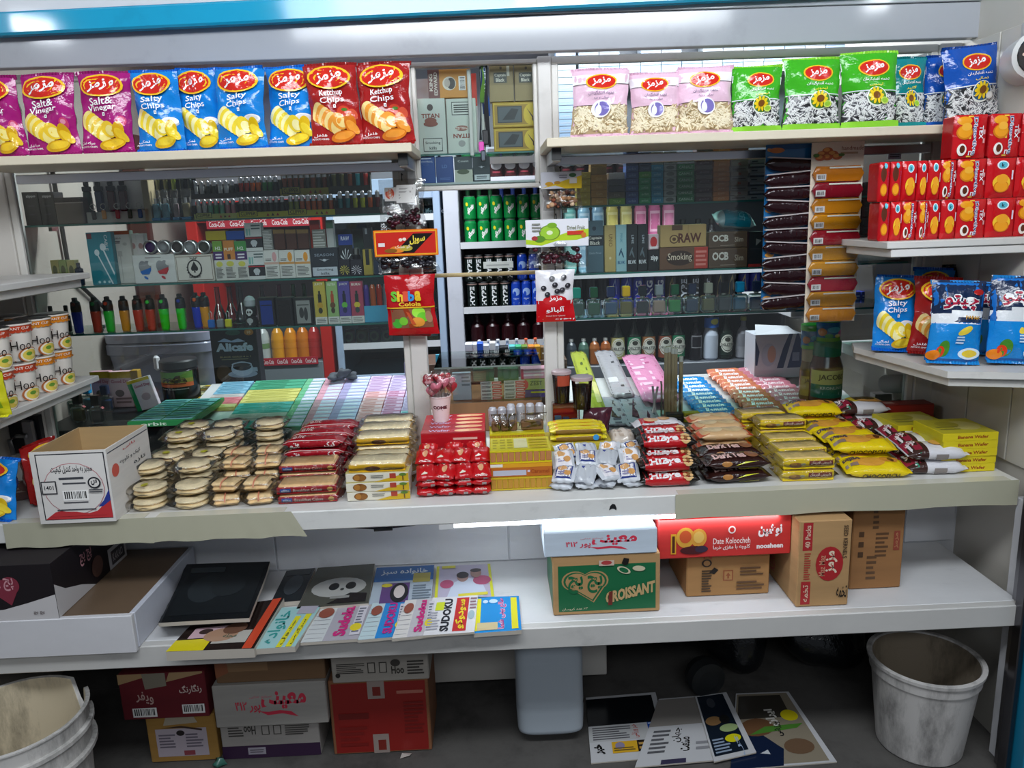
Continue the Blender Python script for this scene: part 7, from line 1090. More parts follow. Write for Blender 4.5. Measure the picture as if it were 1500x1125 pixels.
so = Proto(pack_mb(.165, .08, .032, 'd0aa7c/f', [El(.3, .75, .18, .16, 'e0c89c'), El(.65, .72, .18, .16, 'd8bc8c'), Pg([(.0, .3), (.2, .5), (.15, .9), (.0, .8)], 'c84c24'), Pg([(.85, .4), (1, .3), (1, .9), (.88, .8)], 'c84c24'), Ln(.3, .15, .7, .3, 1, 'b88454')], 2.4, 6, 12, 2., .07).build('biscuit_pack'))
column('chocolate_pack', [bR, so], [(1076, 2.05, [0, 0]), (1066, 2.14, [0, 0]), (1058, 2.23, [1, 1, 1]), (1050, 2.315, [1, 1, 1]), (1040, 2.40, [1, 1, 1])], [.0365, .0325], ['glossy dark brown biscuit pack with pale lettering, %s', 'cream biscuit pack with orange red ends, %s'], 'biscuits', 'brown and cream biscuit packs', 4.)
gm = [Rr(.50, .35, .96, .80, '7a2c1c'), Tx('شیرینی قهرمان', .73, .57, .40, .34, 'f0e0c8', 0, .03), El(.24, .42, .13, .26, '9c6a2c'), El(.20, .5, .06, .14, 'c8963c'), El(.38, .5, .05, .12, 'b8b48c')]
gB = Proto(wrapped(.155, .085, .034, 'e6c61e', gm, 'f2d488/crumb', 8, .86))
column('cake_pack', [gB], [(1177, 2.05, [0, 0]), (1166, 2.145, [0, 0]), (1152, 2.24, [0, 0]), (1138, 2.33, [0, 0, 0]), (1110, 2.42, [0, 0, 0])], .0345, ['yellow tray of sweet pastry in clear film, %s'], 'pastry', 'yellow pastry packs')
cp_ = [El(.40, .74, .24, .16, 'd89a3c'), El(.72, .80, .14, .10, 'c88430'), El(.74, .78, .05, .06, '5c3014'), Tx('DEJEDE', .17, .84, .24, .16, '4c3c4c', -.2, .05), Rr(.04, .62, .22, .72, '8c7464'), Tx('CHOCOPICH', .52, .24, .56, .15, '3c2c14', .04, .02)]
cP = [Proto(pack_mb(.178, .09, .040, 'e0c414/f', cp_, 2.3, 6, 40+i, 1.8, .07).build('cookie_pack')) for i in range(2)]
def choco(px, Y, k, z=None): return
for r, (px, Y, n) in enumerate(((1281, 2.05, 1), (1258, 2.14, 2), (1236, 2.23, 2), (1210, 2.32, 2), (1186, 2.415, 3))):
    x_ = atY(px, 690, Y).x
    for k in range(n): cP[k % 2].put((x_+rnd.uniform(-.004, .004), Y, CTZ+.0405*k), 'bright yellow cookie pack with orange biscuits, %s row back, %s layer' % (ORD[r], ORD[k]), 'cookies', 'bright yellow cookie packs', rad(rnd.uniform(-7, 7)), rad(8))
wp = [Rr(.02, .02, .34, 1, '3c2420'), Rr(.02, .55, .26, 1, '8c2438'), Pg([(.05, .40), (.22, .42), (.2, .56), (.06, .5)], '2c8c6c'), Tx('کوکی', .14, .82, .18, .2, 'e8d8d8', 0, .03), Rr(.45, .14, .65, .36, '8c8480'), El(.62, .80, .18, .12, 'd09a4c'), El(.78, .76, .12, .10, 'c88c40')]
wP = [Proto(pack_mb(.17, .085, .040, 'd6d4d8/f', wp, 2.4, 7, 50+i, 1.6, .07).build('cookie_pack')) for i in range(2)]
for r, (px, Y, n) in enumerate(((1364, 2.055, 2), (1345, 2.145, 2), (1325, 2.235, 2), (1285, 2.32, 2), (1252, 2.41, 3))):
    x_ = atY(px, 690, Y).x
    for k in range(n): wP[k % 2].put((x_+rnd.uniform(-.004, .004), Y, CTZ+.0405*k), 'white cookie pack with a dark brown end, %s row back, %s layer' % (ORD[r], ORD[k]), 'cookies', 'white and brown cookie packs', rad(rnd.uniform(-6, 6)), rad(6))
o = wP[0].put((atY(1318, 600, 2.42).x, 2.425, CTZ+.001), 'white cookie pack lying apart near the red box', 'cookies', None, rad(30)); o.scale = (.8, 1, 1.9)
bw = Proto(carton('wafer_box', .158, .15, .0225, 'd8c41c', {'F': [Rr(0, 0, 1, 1, 'dcc81e'), Tx('Banana Wafer', .55, .5, .56, .42, '9c3c14', 0, .03)], 'T': [Rr(.02, .02, .98, .98, 'b8ac2c'), El(.65, .5, .28, .3, 'c8bc6c'), El(.4, .6, .2, .2, 'a89c2c'), Ln(.1, .2, .5, .5, 2, '8c842c')], 'L': [Rr(0, 0, 1, 1, 'c4b81c')]}))
for k in range(5): bw.put((1.315, 2.105+rnd.uniform(-.003, .003), CTZ+.0228*k), 'yellow banana wafer box in the front stack by the wall, %s from the bottom' % ORD[k], 'wafer', 'yellow wafer boxes', rad(rnd.uniform(-2, 2)))
for k in range(4): bw.put((1.28, 2.28, CTZ+.0228*k), 'yellow banana wafer box in the rear stack by the wall, %s from the bottom' % ORD[k], 'wafer', 'yellow wafer boxes', rad(rnd.uniform(-2, 2)))
o = carton('biscuit_box', .30, .06, .035, '7c1f18', {'T': [Rr(.1, .2, .9, .8, '8c2c20'), Rr(.5, .3, .6, .7, 'b08c80')], 'F': [Rr(.0, .0, 1, .9, '98281c')]}); o.location = (1.27, 2.42, CTZ+.0915); tag(o, 'long dark red box behind the banana wafers', 'box'); o.location.z = CTZ+.0705
for k in range(2): q = carton('biscuit_box', .30, .07, .0345, '8a2a20'); q.location = (1.27, 2.42, CTZ+.035*k); tag(q, 'long red box under the dark red one, %s layer' % ('bottom', 'upper')[k], 'box')
o = pack_mb(.11, .05, .02, 'b09a2c/f', [Rr(.2, .5, .8, .9, '4c3c1c')], 2.4, 6, 70).build('sweet_bar'); o.location = (1.18, 2.465, CTZ+.1065); o.location = (1.2, 2.43, CTZ+.1062); tag(o, 'yellow and brown bar lying on the long dark red box', 'sweets')
# ================================================================== low shelf
SZ = .5212
cardA, cardB = 'b08a5c/card', 'a57a4a/card'
def cb(name, x0, yt, x1, z, Y, depth, m, prints, lab, faces=None, top=None, cat='carton', rz=0., b=.003):
    w, h, p = px_box(x0, yt, x1, yt+20, Y); tz = top if top else atY((x0+x1)/2, yt, Y).z
    o = carton(name, w, depth, tz-z, m, prints, faces, b); o.location = (p.x, Y+depth/2, z+.0005); o.rotation_euler = (0, 0, rad(rz)); tag(o, lab, cat); return tz
heart = lambda cu, cv, s, a, b, c: [El(cu-.42*s, cv+.14*s*a, .55*s, .62*s*a, b), El(cu+.42*s, cv+.14*s*a, .55*s, .62*s*a, b), Pg([(cu-.93*s, cv), (cu+.93*s, cv), (cu+.35*s, cv-1.25*s*a)], b)]
moeini = [Tx('معینی', .62, .60, .40, .44, 'd0344c', 0, .04), Pg([(.40, .36), (.47, .26), (.60, .29), (.74, .20), (.68, .33), (.58, .37), (.48, .34)], 'd0344c'), Tx('پور ۲۱۴', .30, .46, .22, .28, 'd0344c', 0, .02), Tx('صنایع غذایی', .42, .70, .2, .08, 'd8808c')]
# white board platform and dark carton at the wall end
o = empty('white_platform', 'low white board platform with a brown top at the wall end of the low shelf', 'platform'); MB().box(-1.6, 1.852, .515, -.972, 1.868, .622, 'd0cfd2/lamin', .002).build('front_board', o)
MB().box(-.985, 1.8685, SZ, -.97, 2.28, .622, 'c4c6d0/lamin', .002).build('side_board', o); MB().box(-1.6, 1.8685, .606, -.9855, 2.28, .621, '6b5846/lamin', .002).build('top_board', o)
q = MB()
for i in range(12): q.lathe([(.0022, 0), (.0022, .0008)], '7c7a7a/x', 6, -1.05-.09*(i//2), 0, (.03, .08)[i % 2])
q.build('nail_heads', o, (0, 1.8515, .53), (0, 0, 0)); bpy.data.objects.remove(bpy.data.objects['nail_heads'])
a = atZ(0, 903, .623); b = atZ(87, 905, .623)
Wc = .34; dk = [Rr(0, .0, 1, 1, '181216'), Pg([(.0, 0), (1, 0), (1, .44), (.78, .30), (.6, .2), (.3, .16), (0, .18)], 'c4c0c0')] + heart(.62, .60, .13, 2.0, '7c2c3c', 0) + [Tx('پچ پچ', .62, .66, .17, .24, 'c08890', 0, .02), El(.2, .3, .08, .18, '5c3c30'), El(.36, .28, .07, .16, '4c3028'), El(.46, .24, .06, .14, '5c3c30'), Tx('پچ پچ', .86, .12, .08, .06, '4c3c3c')]
o = carton('cake_carton', Wc, .38, .152, '1c1518/card', {'F': dk, 'R': [Rr(0, 0, 1, 1, '171116'), Pg([(0, 0), (.5, 0), (.32, .22), (.12, .40), (0, .62)], 'bcb8b8'), Rr(.72, .0, 1, .42, 'b8b4b4'), Rr(.76, .06, .97, .34, '3c3638'), Tx('KAKAO', .86, .2, .16, .16, 'b8b0b0'), Tx('پچ پچ', .42, .64, .16, .24, 'c08890', 0, .02)] + heart(.42, .58, .11, 2.2, '7c2c3c', 0)[:0] + [El(.55, .3, .08, .2, '5c4038')]}); o.location = (b.x-Wc/2, b.y+.19, .6225); tag(o, 'black cake carton with a maroon heart mark on the white platform', 'carton')
# magazines
def mag(quad, z, th, c, els, lab, cat='magazine', grp=None, curl=.0, parts=None):
    """printed booklet lying flat: picture corners front-near, front-far, back-far, back-near on height z"""
    P = [atZ(px, py, z+th) for px, py in quad]; o_ = sum(P, Vector())/4; L = [p-o_ for p in P]
    def S(u, v, d=0.): p = (L[0]*(1-u)+L[1]*u)*(1-v)+(L[3]*(1-u)+L[2]*u)*v; return (p.x, p.y, th+d+curl*(2*v-1)**3*(1 if v > .5 else .1)+.0015*sin(u*3)*curl*20)
    mb = MB(); n = 8; mb.grid(lambda u, v: S(u, v), n, n, c+'/g', False); mb.grid(lambda u, v: (S(u, v)[0], S(u, v)[1], S(u, v)[2]-th), n, n, c, False, flip=True)
    for u0, v0, u1, v1 in ((0, 0, 1, 0), (1, 0, 1, 1), (1, 1, 0, 1), (0, 1, 0, 0)):
        for k in range(n):
            p, q = S(u0+(u1-u0)*k/n, v0+(v1-v0)*k/n), S(u0+(u1-u0)*(k+1)/n, v0+(v1-v0)*(k+1)/n); mb.quad((p[0], p[1], p[2]-th), (q[0], q[1], q[2]-th), q, p, 'b8b0a4')
    mb.prints(S, els, True, .0005, .0002, 'g'); ob = mb.build('magazine' if cat == 'magazine' else cat.replace(' ', '_')); ob.location = (o_.x, o_.y, z+.0004); tag(ob, lab, cat, grp); return ob
for k in range(5): mag(((232+k, 912), (357+k*2, 905), (396, 828), (272, 832)), SZ+.012*k, .011, '15181b', [Rr(.05, .1, .95, .95, ('1b1f22', '22262a')[k % 2]), El(.35, .55, .2, .25, '2a3034'), El(.6, .6, .2, .2, '24292c'), Rr(.1, .85, .5, .93, '3a4044')], 'thick dark magazine in the pile beside the white platform, %s from the bottom' % ORD[k], 'magazine', 'dark magazine pile', curl=.012)
mag(((243, 955), (372, 950), (416, 876), (300, 893)), SZ+.0, .026, '241a18', [Rr(.0, .0, .42, .24, 'd8c81c'), Rr(.12, .26, .52, .5, 'c8a8b0'), El(.28, .4, .08, .06, '3c2c2c'), Rr(.45, .12, .85, .36, 'b0aca4'), El(.5, .3, .2, .14, 'a8846c'), El(.62, .42, .14, .12, '6c4c3c'), Rr(.86, 0, .97, 1, 'c8482c'), Tx('مجله', .62, .26, .16, .1, '4c6050')], 'dark covered magazine with a yellow label and red spine at the shelf front')
mag(((372, 951), (432, 947), (470, 888), (413, 890)), SZ+.0, .016, '9cc4c4', [Tx('خانواده', .25, .5, .4, .8, '3c9490', 90, .03), Rr(.52, 0, .66, .75, 'd8d02c'), Rr(.76, 0, .90, .8, 'd8d02c'), Tx('جدول', .59, .35, .1, .6, '3c3c2c', 90), Tx('سرگرمی', .83, .35, .1, .6, '3c3c2c', 90), Rr(.5, .8, .95, 1, 'a8a4b0')], 'teal white magazine with two yellow stripes at the shelf front')
sud = lambda bg, tc, word, side: [Rr(0, 0, 1, 1, bg), Rr(.0, .0, .36, 1, side)] + [Rr(.03, .08+.12*k, .33, .09+.12*k, '8a8a90') for k in range(7)] + [Tx(word, .60, .52, .22, .86, tc, 90, .05), Rr(.78, .1, .95, .9, 'c8c4cc'), Ln(.80, .15, .93, .85, 9, '6c6c78'), El(.85, .3, .1, .1, 'd8c42c'), El(.2, .75, .14, .14, '8c4c3c')]
for i, (q, bg, tc, w_, sd, lab) in enumerate((
    (((440, 942), (528, 936), (546, 882), (470, 888)), 'a8a4ac', 'c02c74', 'Sudoku', 'c4c8c8', 'grey puzzle magazine with magenta lettering, next to the teal one'),
    (((524, 938), (592, 932), (600, 880), (546, 884)), '2c84c8', 'b02c80', 'SUDOKU', 'b8ccd0', 'blue puzzle magazine with magenta lettering'),
    (((574, 936), (634, 930), (640, 876), (594, 880)), 'b8b4b8', 'c02c74', 'Sudoku', 'd0ccc8', 'pale puzzle magazine with magenta lettering beside the blue one'))):
    mag(q, SZ+.004*i, .008, 'b0b0b4', sud(bg, tc, w_, sd), lab)
mag(((620, 931), (695, 926), (700, 872), (634, 876)), SZ+.012, .006, 'd4d2d4', [Rr(.55, .05, .82, .95, 'b82c2c'), Tx('SUDOKU', .38, .5, .18, .88, '23242c', 90, .05), Tx('سودوکو', .68, .5, .2, .8, 'e0c82c', 90, .04), Rr(.12, .62, .3, .85, 'c8d02c'), Ln(.02, .1, .26, .6, 7, '9c9ca4'), El(.9, .45, .07, .12, '9cb0b8'), Ln(.85, .6, .99, .95, 4, '8c6c74')], 'white puzzle magazine with black and yellow red lettering')
mag(((694, 928), (764, 923), (760, 873), (698, 875)), SZ+.0, .012, '1f86c8', [Rr(.02, .05, .12, .95, 'd8d02c'), Rr(.80, .05, .94, .95, 'd8d02c'), Tx('طالع بینی شما', .60, .5, .2, .88, 'e4cce0', 90, .07), Tx('طالع بینی شما', .60, .5, .18, .86, 'b8307c', 90, .02), Rr(.06, .05, .5, .25, 'c8b88c'), El(.4, .85, .1, .06, 'b8d4e8'), El(.22, .84, .06, .05, 'b8d4e8')], 'bright blue magazine with yellow bands and pink lettering')
mag(((396, 884), (440, 880), (462, 832), (420, 836)), SZ+.0, .014, '1d2226', [El(.5, .5, .3, .3, '3a4046'), Rr(.1, .8, .9, .95, '2c3236')], 'dark magazine behind the teal one')
mag(((434, 892), (540, 884), (549, 826), (466, 832)), SZ+.0, .016, '4c4c44', [Rr(0, .68, 1, 1, '4a4a40'), El(.5, .44, .42, .24, 'a8a8a4'), El(.42, .46, .08, .09, '1a1a1a'), El(.68, .46, .08, .09, '1a1a1a'), El(.56, .38, .03, .03, '3a3a3a'), Pg([(.4, .05), (.95, .05), (.95, .25), (.7, .28)], '1c1616'), Rr(.42, .16, .7, .22, '8c8c88')], 'grey magazine with a masked face on its cover')
mag(((540, 886), (632, 880), (636, 828), (552, 832)), SZ+.0, .012, 'a4b0bc', [Rr(0, .58, 1, 1, '1f5c9c'), Tx('خانواده سبز', .5, .84, .8, .18, 'c8d4dc', 0, .02), Rr(.66, .52, .95, .78, 'a89c4c'), Rr(.16, .0, .62, .52, '5c4074'), El(.46, .26, .15, .26, '1c1a20'), El(.46, .28, .09, .17, 'c8bcb8'), El(.24, .46, .09, .05, 'c8b82c'), Ln(.68, .05, .98, .45, 6, '6c7884')], 'pale blue magazine with a woman in a dark scarf on the cover')
mag(((636, 882), (724, 874), (718, 826), (640, 830)), SZ+.0, .012, 'b0a8bc', [Rr(0, .0, .05, 1, 'c8c82c'), Rr(.95, 0, 1, 1, 'c8c82c'), Pg([(.2, .05), (.9, .05), (.8, .5), (.5, .62), (.3, .45)], 'c0c8d8'), El(.2, .45, .12, .12, 'a84c6c'), El(.82, .5, .16, .14, 'a84c6c'), El(.48, .62, .10, .14, '9c7c74'), El(.48, .68, .11, .1, '2c2428'), El(.72, .72, .10, .14, '9c7c74'), El(.72, .80, .10, .06, '3c3034'), Rr(.4, .06, .9, .14, 'd0c440'), Rr(.1, .9, .35, .98, 'c8c040')], 'mauve magazine with a couple on its cover')
# cartons to the wall
tz = cb('croissant_carton', 809, 813, 967, SZ, 1.93, .24, cardA, {'F': [Rr(.05, .06, .96, .84, '15633c')] + heart(.30, .54, .225, 1.2, 'b08a5c', 0) + heart(.30, .54, .208, 1.2, '15633c', 0) + heart(.30, .54, .188, 1.2, 'b08a5c', 0) + [Tx('پچ پچ', .30, .52, .32, .30, '15633c', 0, .03), Tx('CROISSANT', .72, .36, .46, .20, 'c0a070', .38, .05), Tx('۳۶ عدد کروسان', .2, .11, .24, .05, 'c8c0a0'), El(.66, .74, .045, .08, 'c8bea0', .7), El(.66, .74, .032, .055, '15633c', .7), El(.80, .76, .06, .045, 'c8bea0', -.3), Pg([(.64, .86), (.66, .95), (.71, .93), (.70, .84), (.67, .82)], '17120f'), Rr(.43, .83, .57, .92, 'c8b4a4'), El(.5, .88, .05, .035, 'a83c3c'), Pg([(.51, .16), (.55, .16), (.555, .40), (.52, .38)], '6c2820')], 'L': [Rr(.06, .06, .94, .84, '15633c')], 'T': []}, 'green and tan croissant carton at the shelf front', None)
cb('sweets_carton', 796, 748, 963, tz+.0015, 1.925, .24, 'c0ccd8/card', {'F': [(e if e[0] != 't' else e) for e in moeini]}, 'white carton with pink script on top of the green croissant carton', None, .768)
tzb = cb('brown_carton', 1006, 808, 1128, SZ, 2.0, .22, cardB, {'F': [Tx('N', .25, .92, .10, .14, 'a8482c'), Tx('e', .6, .95, .06, .1, 'a8482c'), Rr(.44, .34, .56, .58, '8c4c2c'), Rr(.455, .365, .545, .555, 'a57a4a'), Pg([(.47, .45), (.5, .53), (.53, .45)], '8c4c2c'), Rr(.49, .39, .51, .46, '8c4c2c'), El(.24, .76, .06, .09, '2c2018'), El(.24, .76, .04, .06, 'a57a4a'), Pg([(.27, .55), (.33, .66), (.38, .6), (.33, .5)], '17110c'), Ln(.18, .1, .3, .62, 9, '3c2c1c', 4), Ln(.64, .44, .92, .66, 3, '5c4028', 6), Ln(.60, .12, .95, .34, 3, '5c4028', 7), Tx('N.E.', .42, .96, .5, .06, 'b05c3c')]}, 'small brown carton with an arrow mark under the red date biscuit box')
cb('date_biscuit_carton', 965, 754, 1160, tzb+.0015, 1.965, .28, 'c42c28/card', {'F': [Tx('نوشین', .84, .58, .18, .30, 'f0e4e4', 0, .05), Tx('noosheen', .84, .22, .20, .12, 'f0e4e4', 0, .05), Tx('Date Koloocheh', .55, .38, .28, .14, 'f0dcd8', 0, .01), Tx('کلوچه با مغزی خرما', .55, .22, .28, .13, 'f0dcd8', 0, .02), El(.55, .64, .028, .09, 'f0dcd8'), El(.55, .64, .018, .06, 'c42c28'), El(.20, .50, .07, .24, 'd8a03c'), El(.30, .48, .06, .22, 'd8983c'), El(.20, .52, .045, .15, 'c8542c'), El(.30, .5, .04, .14, 'e0b45c'), Rr(.09, .12, .13, .6, 'd8a02c'), Rr(.10, .15, .12, .55, '4c2414'), El(.26, .2, .10, .10, '4c1c20'), El(.32, .22, .05, .08, '3c2c40')], 'T': [Rr(0, 0, 1, 1, '98201c')]}, 'bright red date biscuit carton on the small brown carton', None, None)
cb('seed_carton', 1172, 742, 1250, SZ, 1.915, .26, cardA, {'F': [Rr(.08, .66, .26, .98, 'a8282c'), Rr(.08, .03, .26, .30, 'a8282c'), Tx('40 Packs', .17, .82, .1, .26, 'd8b8a0', 90, .02), Tx('تخمه', .17, .16, .1, .2, 'd8b8a0', 90, .02), Ln(.12, .32, .24, .64, 12, 'a83c30', 4), El(.60, .50, .26, .20, 'a82428'), Tx('مزمز', .64, .52, .22, .26, 'e0ccb4', 90.0, .04), Tx('Maz Maz', .46, .48, .12, .24, 'c88c70', 90, .01), Tx('SEED KERNELS', .88, .75, .08, .38, '3c2c20', 270), Tx('تخمه', .86, .17, .2, .14, '1c1814', 0, .01)], 'L': [Tx('KERNELS', .3, .3, .15, .4, 'a83c30', 90)]}, 'tall tan seed carton with a dark red oval mark', None, .773)
cb('brown_carton', 1251, 742, 1327, SZ, 2.0, .24, '96693e/card', {'F': [Ln(.38, .68, .5, .92, 4, '5c4028', 3), Ln(.45, .36, .7, .66, 6, '5c4028', 5), Ln(.3, .1, .5, .4, 5, '5c4028', 8), Rr(.8, .44, .92, .66, '8c4030'), Tx('مزمز', .86, .55, .08, .18, 'b08058', 90), Ln(.12, .35, .22, .7, 3, '4c3420', 2)]}, 'plain brown carton with faint print beside the tall seed carton', None, .785)
# ================================================================== floor
def bucket(r0, r1, h, lab, loc, m, n=44, notch=False, tilt=(0, 0, 0)):
    o = empty('plastic_bucket', lab, 'bucket', None, loc); t = .005; mb = MB()
    prof = [(r0*.97, 0), (r0, .004), (r0+(r1-r0)*.70, h*.70), (r1+.010, h*.71), (r1+.010, h*.735), (r1-.002, h*.74), (r1, h*.86), (r1+.010, h*.865), (r1+.010, h*.89), (r1, h*.895), (r1+.001, h-.006), (r1+.006, h-.004), (r1+.006, h), (r1-.004, h), (r1-t, h-.004), (r0-t, .01), (.001, .01)] if notch else [(r0*.97, 0), (r0, .005), (r1-.004, h-.045), (r1+.002, h-.042), (r1+.003, h-.012), (r1+.010, h-.010), (r1+.011, h), (r1-.002, h+.001), (r1-t, h-.004), (r1-t-.003, h-.06), (r0-t, .012), (.001, .012)]
    ang = [2*pi*k/n for k in range(n)]; V = []
    for j, (r, z) in enumerate(prof):
        for a in ang:
            zz = z
            if notch and z > h*.80:
                d = abs(((a-rad(52)+pi) % (2*pi))-pi)
                if d < .17: zz = min(z, h*.80)
            V.append((r*cos(a), r*sin(a), zz))
    inner = len(prof)-4
    for i in range(len(prof)-1): mb.add(V[i*n:(i+2)*n], [(k, (k+1) % n, n+(k+1) % n, n+k) for k in range(n)], m[1] if i >= inner else m[0], True)
    mb.build('bucket_wall', o); MB().lathe([(.001, 0), (r0*.97, 0)], m[0], n, cap=False).build('bucket_base', o)
    for s in ((pi*1.02, pi*1.62) if notch else ()):
        q = MB().box(-.028, -.004, -.03, .028, .016, .014, m[0], .004).build('handle_lug', o, ((r1+.012)*cos(s+.2), (r1+.012)*sin(s+.2), h*.80), (0, 0, s+.2-pi/2))
    o.rotation_euler = tilt; return o
bucket(.150, .172, .405, 'large white bucket with a broken notched rim at the wall end', (-1.265, 1.765, .0015), ('cdc9c4/grime', 'd2c4a8/grime'), notch=True)
bucket(.118, .148, .285, 'stained white bucket standing by the blue corner post', (1.235, 2.015, .0015), ('c6c2be/grime', '8f8270/grime'))
t1 = cb('tan_carton', 213, 1048, 315, .001, 2.09, .2, 'a07838/card', {'F': [Rr(.12, .12, .86, .72, 'b0a4ac'), El(.48, .62, .06, .06, '231c1c'), Ln(.16, .3, .4, .62, 5, '6c6470', 3), Ln(.55, .3, .8, .62, 5, '6c6470', 4), Rr(.5, .14, .66, .24, '8c4048'), Pg([(.2, .74), (.5, .78), (.8, .70), (.8, .66), (.5, .74)], '3c2820'), Pg([(.25, .8), (.75, .84), (.7, .98), (.3, .98)], 'a89c88')]}, 'tan carton with a white label under the crimson one')
cb('wafer_carton', 172, 986, 300, t1+.0015, 2.075, .2, '6a1620/card', {'F': [Pg([(.0, .78), (.3, .92), (.35, 1), (0, 1)], 'b09068'), Pg([(.55, .80), (.98, .96), (.98, 1), (.6, 1)], 'b09068'), Pg([(.3, .66), (.55, .72), (.55, 1), (.28, 1)], '8c8474'), Tx('ویفر', .28, .48, .2, .26, 'c8a8a0', -.4, .01), Tx('رنگارنگ', .82, .62, .26, .20, 'd8c0b8', .1, .02), Bc(.12, .06, .4, .26), Bc(.70, .10, .96, .30)]}, 'crimson wafer carton with two barcodes on the tan carton')
t1 = cb('noodle_carton', 322, 1058, 467, .001, 2.09, .2, 'a09a94/card', {'F': [Rr(0, 0, 1, .36, '36203c'), Rr(.26, .10, .44, .30, 'a09aa4'), Ln(.28, .14, .42, .26, 2, '5c545c'), Ln(.08, .62, .24, .92, 4, '4c4844', 3), Tx('Hoo', .30, .80, .12, .24, '3c3834', 180, .02), Rr(.42, .66, .5, .92, '4c4844'), Rr(.43, .68, .49, .9, 'a09a94'), Rr(.54, .66, .62, .92, '4c4844'), Rr(.55, .68, .61, .9, 'a09a94'), Ln(.66, .62, .92, .92, 5, '4c4844', 9)]}, 'white and purple noodle carton at the bottom of the middle pile')
t2 = cb('sweets_carton', 310, 1002, 477, t1+.0015, 2.07, .22, 'a8a39c/card', {'F': moeini}, 'white carton with red script in the middle pile under the low shelf')
cb('brown_carton', 312, 950, 474, t2+.0015, 2.08, .22, '7a5c40/card', {'F': [Ln(.1, .15, .5, .45, 1, '8c6c4c'), Tx('B&M', .68, .8, .2, .2, '5c3c2c'), Pg([(0, .1), (.12, .2), (.1, .6), (0, .9)], '8c5438')]}, 'brown carton topping the middle pile under the low shelf', None, .446)
t1 = cb('red_carton', 480, 995, 627, .001, 2.085, .22, '8a5a3a/card', {'F': [Rr(.03, .02, .97, .96, '8c1f1a'), Rr(.39, .74, .56, .99, '9c8c84'), Rr(.44, .78, .52, .9, '7c2820'), Rr(.41, .0, .57, .26, '9c8c84'), Rr(.46, .04, .54, .18, '7c2820'), Ln(.68, .78, .96, .86, 1, 'b06c5c'), Ln(.08, .45, .4, .6, 1, '6c1814'), Ln(.74, .25, .94, .7, 9, '741a16', 4), Ln(.08, .1, .36, .4, 4, '7c1c18', 6)]}, 'large red carton with two tape strips standing on the floor')
cb('noodle_carton', 484, 955, 627, t1+.0015, 2.07, .2, 'a9a298/card', {'F': [Ln(.05, .30, .34, .66, 6, '3c3834', 3), El(.06, .26, .025, .08, '2c2824'), Rr(.37, .3, .45, .66, '3c3834'), Rr(.38, .33, .44, .63, 'a9a298'), Rr(.49, .3, .57, .66, '3c3834'), Rr(.50, .33, .56, .63, 'a9a298'), Tx('Hoo', .68, .38, .13, .26, '2c2824', 0, .02), El(.66, .62, .05, .12, '3c3834'), Ln(.78, .2, .96, .7, 5, '3c3834', 8), Rr(.52, .9, .68, 1, '8c867c')]}, 'cream noodle carton on the large red carton', None, None)
# jerry can
o = empty('jerry_can', 'pale blue grey plastic jerry can under the low shelf', 'jerry can', None, (atY(806, 1080, 2.16).x, 2.165, .0015)); jw, jd = .100, .085
def jc(u, v):
    a = 2*pi*u; c, s = cos(a), sin(a); k = 5; c_ = math.copysign(abs(c)**(2/k), c); s_ = math.copysign(abs(s)**(2/k), s); z = .40*v
    f = min(1, (v/.10)**.45 if v < .10 else 1)*(1 if v < .74 else max(.25, 1-((v-.74)/.26)**1.6*.72)); g = 1-.022*(1 if abs(v-.30) < .012 or abs(v-.72) < .012 else 0)+.012*sin(v*9)
    return (jw*c_*f*g*(1+.05*sin(v*3)), jd*s_*f*g, z)
MB().grid(jc, 36, 40, 'a9b2ba/p').build('body', o); MB().lathe([(.001, 0), (.02, 0)], '8e99a4', 12, cap=False).build('base_disc', o); MB().lathe([(.024, .395), (.024, .42), (.028, .422), (.028, .445), (.001, .446)], '7c8890', 18).build('cap', o, (0, .0, 0)); MB().tube([(-.05, 0, .36), (-.05, 0, .41), (.0, .03, .425), (.05, .03, .40), (.06, .02, .36)], .011, 'a9b2ba', 8).build('handle', o)
# newspapers
def news(quad, z, els, lab, c='c4c4c6'): return mag(quad, z, .004, c, els, lab, 'newspaper')
news(((866, 1118), (985, 1108), (960, 1014), (858, 1022)), .001, [Rr(.0, .52, .93, .96, '14171b'), Rr(.0, .28, .9, .5, 'b8b8b8'), Ln(.05, .30, .55, .50, 6, '5c5c60', 3), Rr(.78, .30, .95, .52, '1c48a0'), Tx('ابرار', .86, .41, .14, .2, 'b8cce8', 90, .03), Tx('خبر ورزشی', .60, .40, .10, .2, 'a83c2c', 90), Rr(.28, .10, .60, .26, 'd8a82c'), Rr(.60, .10, .94, .26, '2c2420'), El(.38, .2, .06, .05, '8c84a0'), Tx('خبر', .12, .17, .14, .14, '1c1c1c', 90, .05), Ln(.62, .12, .9, .24, 2, 'b08c4c'), Ln(.30, .12, .58, .18, 2, '6c5c2c', 4)], 'newspaper with a black upper half beside the jerry can')
news(((930, 1124), (1054, 1113), (1040, 1018), (965, 1024)), .006, [Rr(0, .55, 1, .98, '8c8680'), Tx('جهان', .45, .40, .14, .22, '23201c', 90, .02), Tx('صنعت', .58, .26, .12, .2, '23201c', 90, .02), Ln(.1, .15, .35, .5, 6, '5c5c60', 5), Ln(.72, .15, .95, .3, 2, '8c8c90', 6), Rr(.3, .0, .6, .06, '3c3850')], 'white newspaper with a handwritten style title, second from the jerry can')
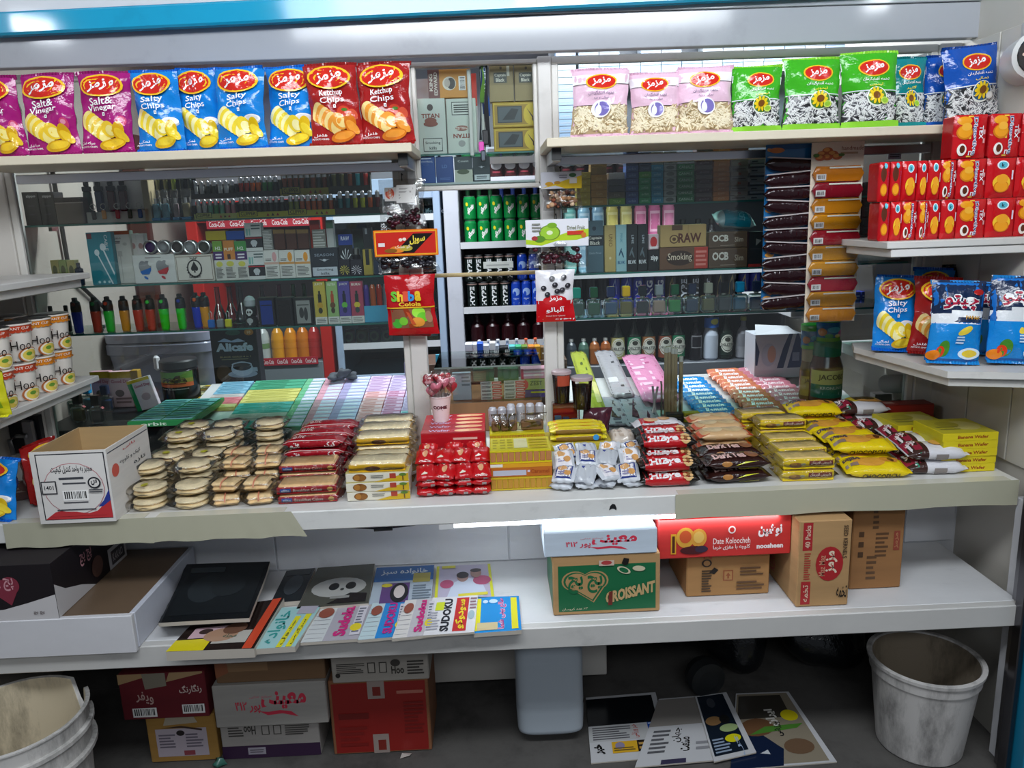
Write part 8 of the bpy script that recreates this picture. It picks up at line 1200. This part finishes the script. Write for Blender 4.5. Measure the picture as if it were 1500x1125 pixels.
news(((1046, 1116), (1108, 1102), (1064, 1014), (1018, 1020)), .011, [Rr(.05, .06, .86, .98, '16202c'), El(.4, .85, .12, .08, '3c4048'), El(.3, .56, .22, .07, '8c6a44'), El(.6, .56, .14, .07, '1a1a1a'), El(.62, .42, .24, .06, '9cb078'), El(.62, .26, .2, .06, 'd8d01c'), Tx('گل', .7, .14, .1, .3, '9cb0c8', 90, .02), Ln(.1, .08, .5, .3, 5, '8c9cb0', 4)], 'dark blue newspaper page with a round yellow badge')
news(((1070, 1128), (1226, 1116), (1155, 1013), (1078, 1016)), .001, [Rr(.02, .02, .94, .98, '8c8270'), Pg([(0, 0), (.5, 0), (.55, .2), (.35, .4), (.1, .42), (0, .35)], '16223c'), Rr(.05, .62, .8, .95, '3c3832'), El(.3, .5, .22, .12, '6c4c34'), Pg([(.2, .40), (.8, .46), (.9, .52), (.4, .5)], '4c8030'), El(.78, .64, .12, .08, 'd8c81c'), El(.72, .22, .16, .10, '6c5440'), Tx('ایران', .52, .62, .16, .24, 'd8d4cc', 90, .04), Tx('ورزشی', .56, .46, .1, .2, '2c2c2c', 90, .03), Pg([(.3, .16), (.4, .14), (.38, .2)], 'c8ccd0')], 'sports newspaper with a yellow spot next to the stained bucket')
tag(MB().add([(0, 0, .002), (.03, .004, .008), (.034, .02, .003), (.004, .022, .004)], [(0, 1, 2, 3), (3, 2, 1, 0)], 'c4c0b8').build('paper_scrap', None, tuple(atZ(586, 1112, .0))), 'torn white paper scrap on the floor by the red carton', 'scrap')
q = MB(); blob(q, (0, 0, .012), .016, '3c6c60/g', 3, 8, .8, .4); tag(q.build('crumpled_wrapper', None, tuple(atZ(322, 1122, .0))), 'crumpled green wrapper on the floor by the tan carton', 'litter')
# dark bags in the recess
for i, (x, y, z, r, sd, c, lab) in enumerate(((.82, 2.46, .115, .12, 2, '15171a', 'black rubbish sack deep under the low shelf, nearer the jerry can'), (1.12, 2.44, .13, .135, 5, '111417', 'black rubbish sack deep under the low shelf behind the bucket'))):
    S0 = MB(); blob(S0, (0, 0, 0), r, c+'/f', sd, 26, .95, .10); S0.tube([(0, 0, r*.85), (.01, 0, r*1.1), (.03, .01, r*1.25)], .022, c+'/f', 8, .012); o = S0.build('rubbish_sack'); o.location = (x, y, z); tag(o, lab, 'sack')
q = MB().lathe([(.035, -.03), (.06, -.028), (.066, 0), (.06, .028), (.035, .03)], '1a1c1e', 24); q.lathe([(.001, -.026), (.034, -.026)], '4a4c4c', 16, cap=False); o = q.build('rubber_wheel'); o.location = (.69, 2.42, .33); o.location = (.66, 2.30, .068); o.rotation_euler = (rad(90), 0, rad(12)); tag(o, 'small dark rubber wheel in the recess behind the newspapers', 'wheel')
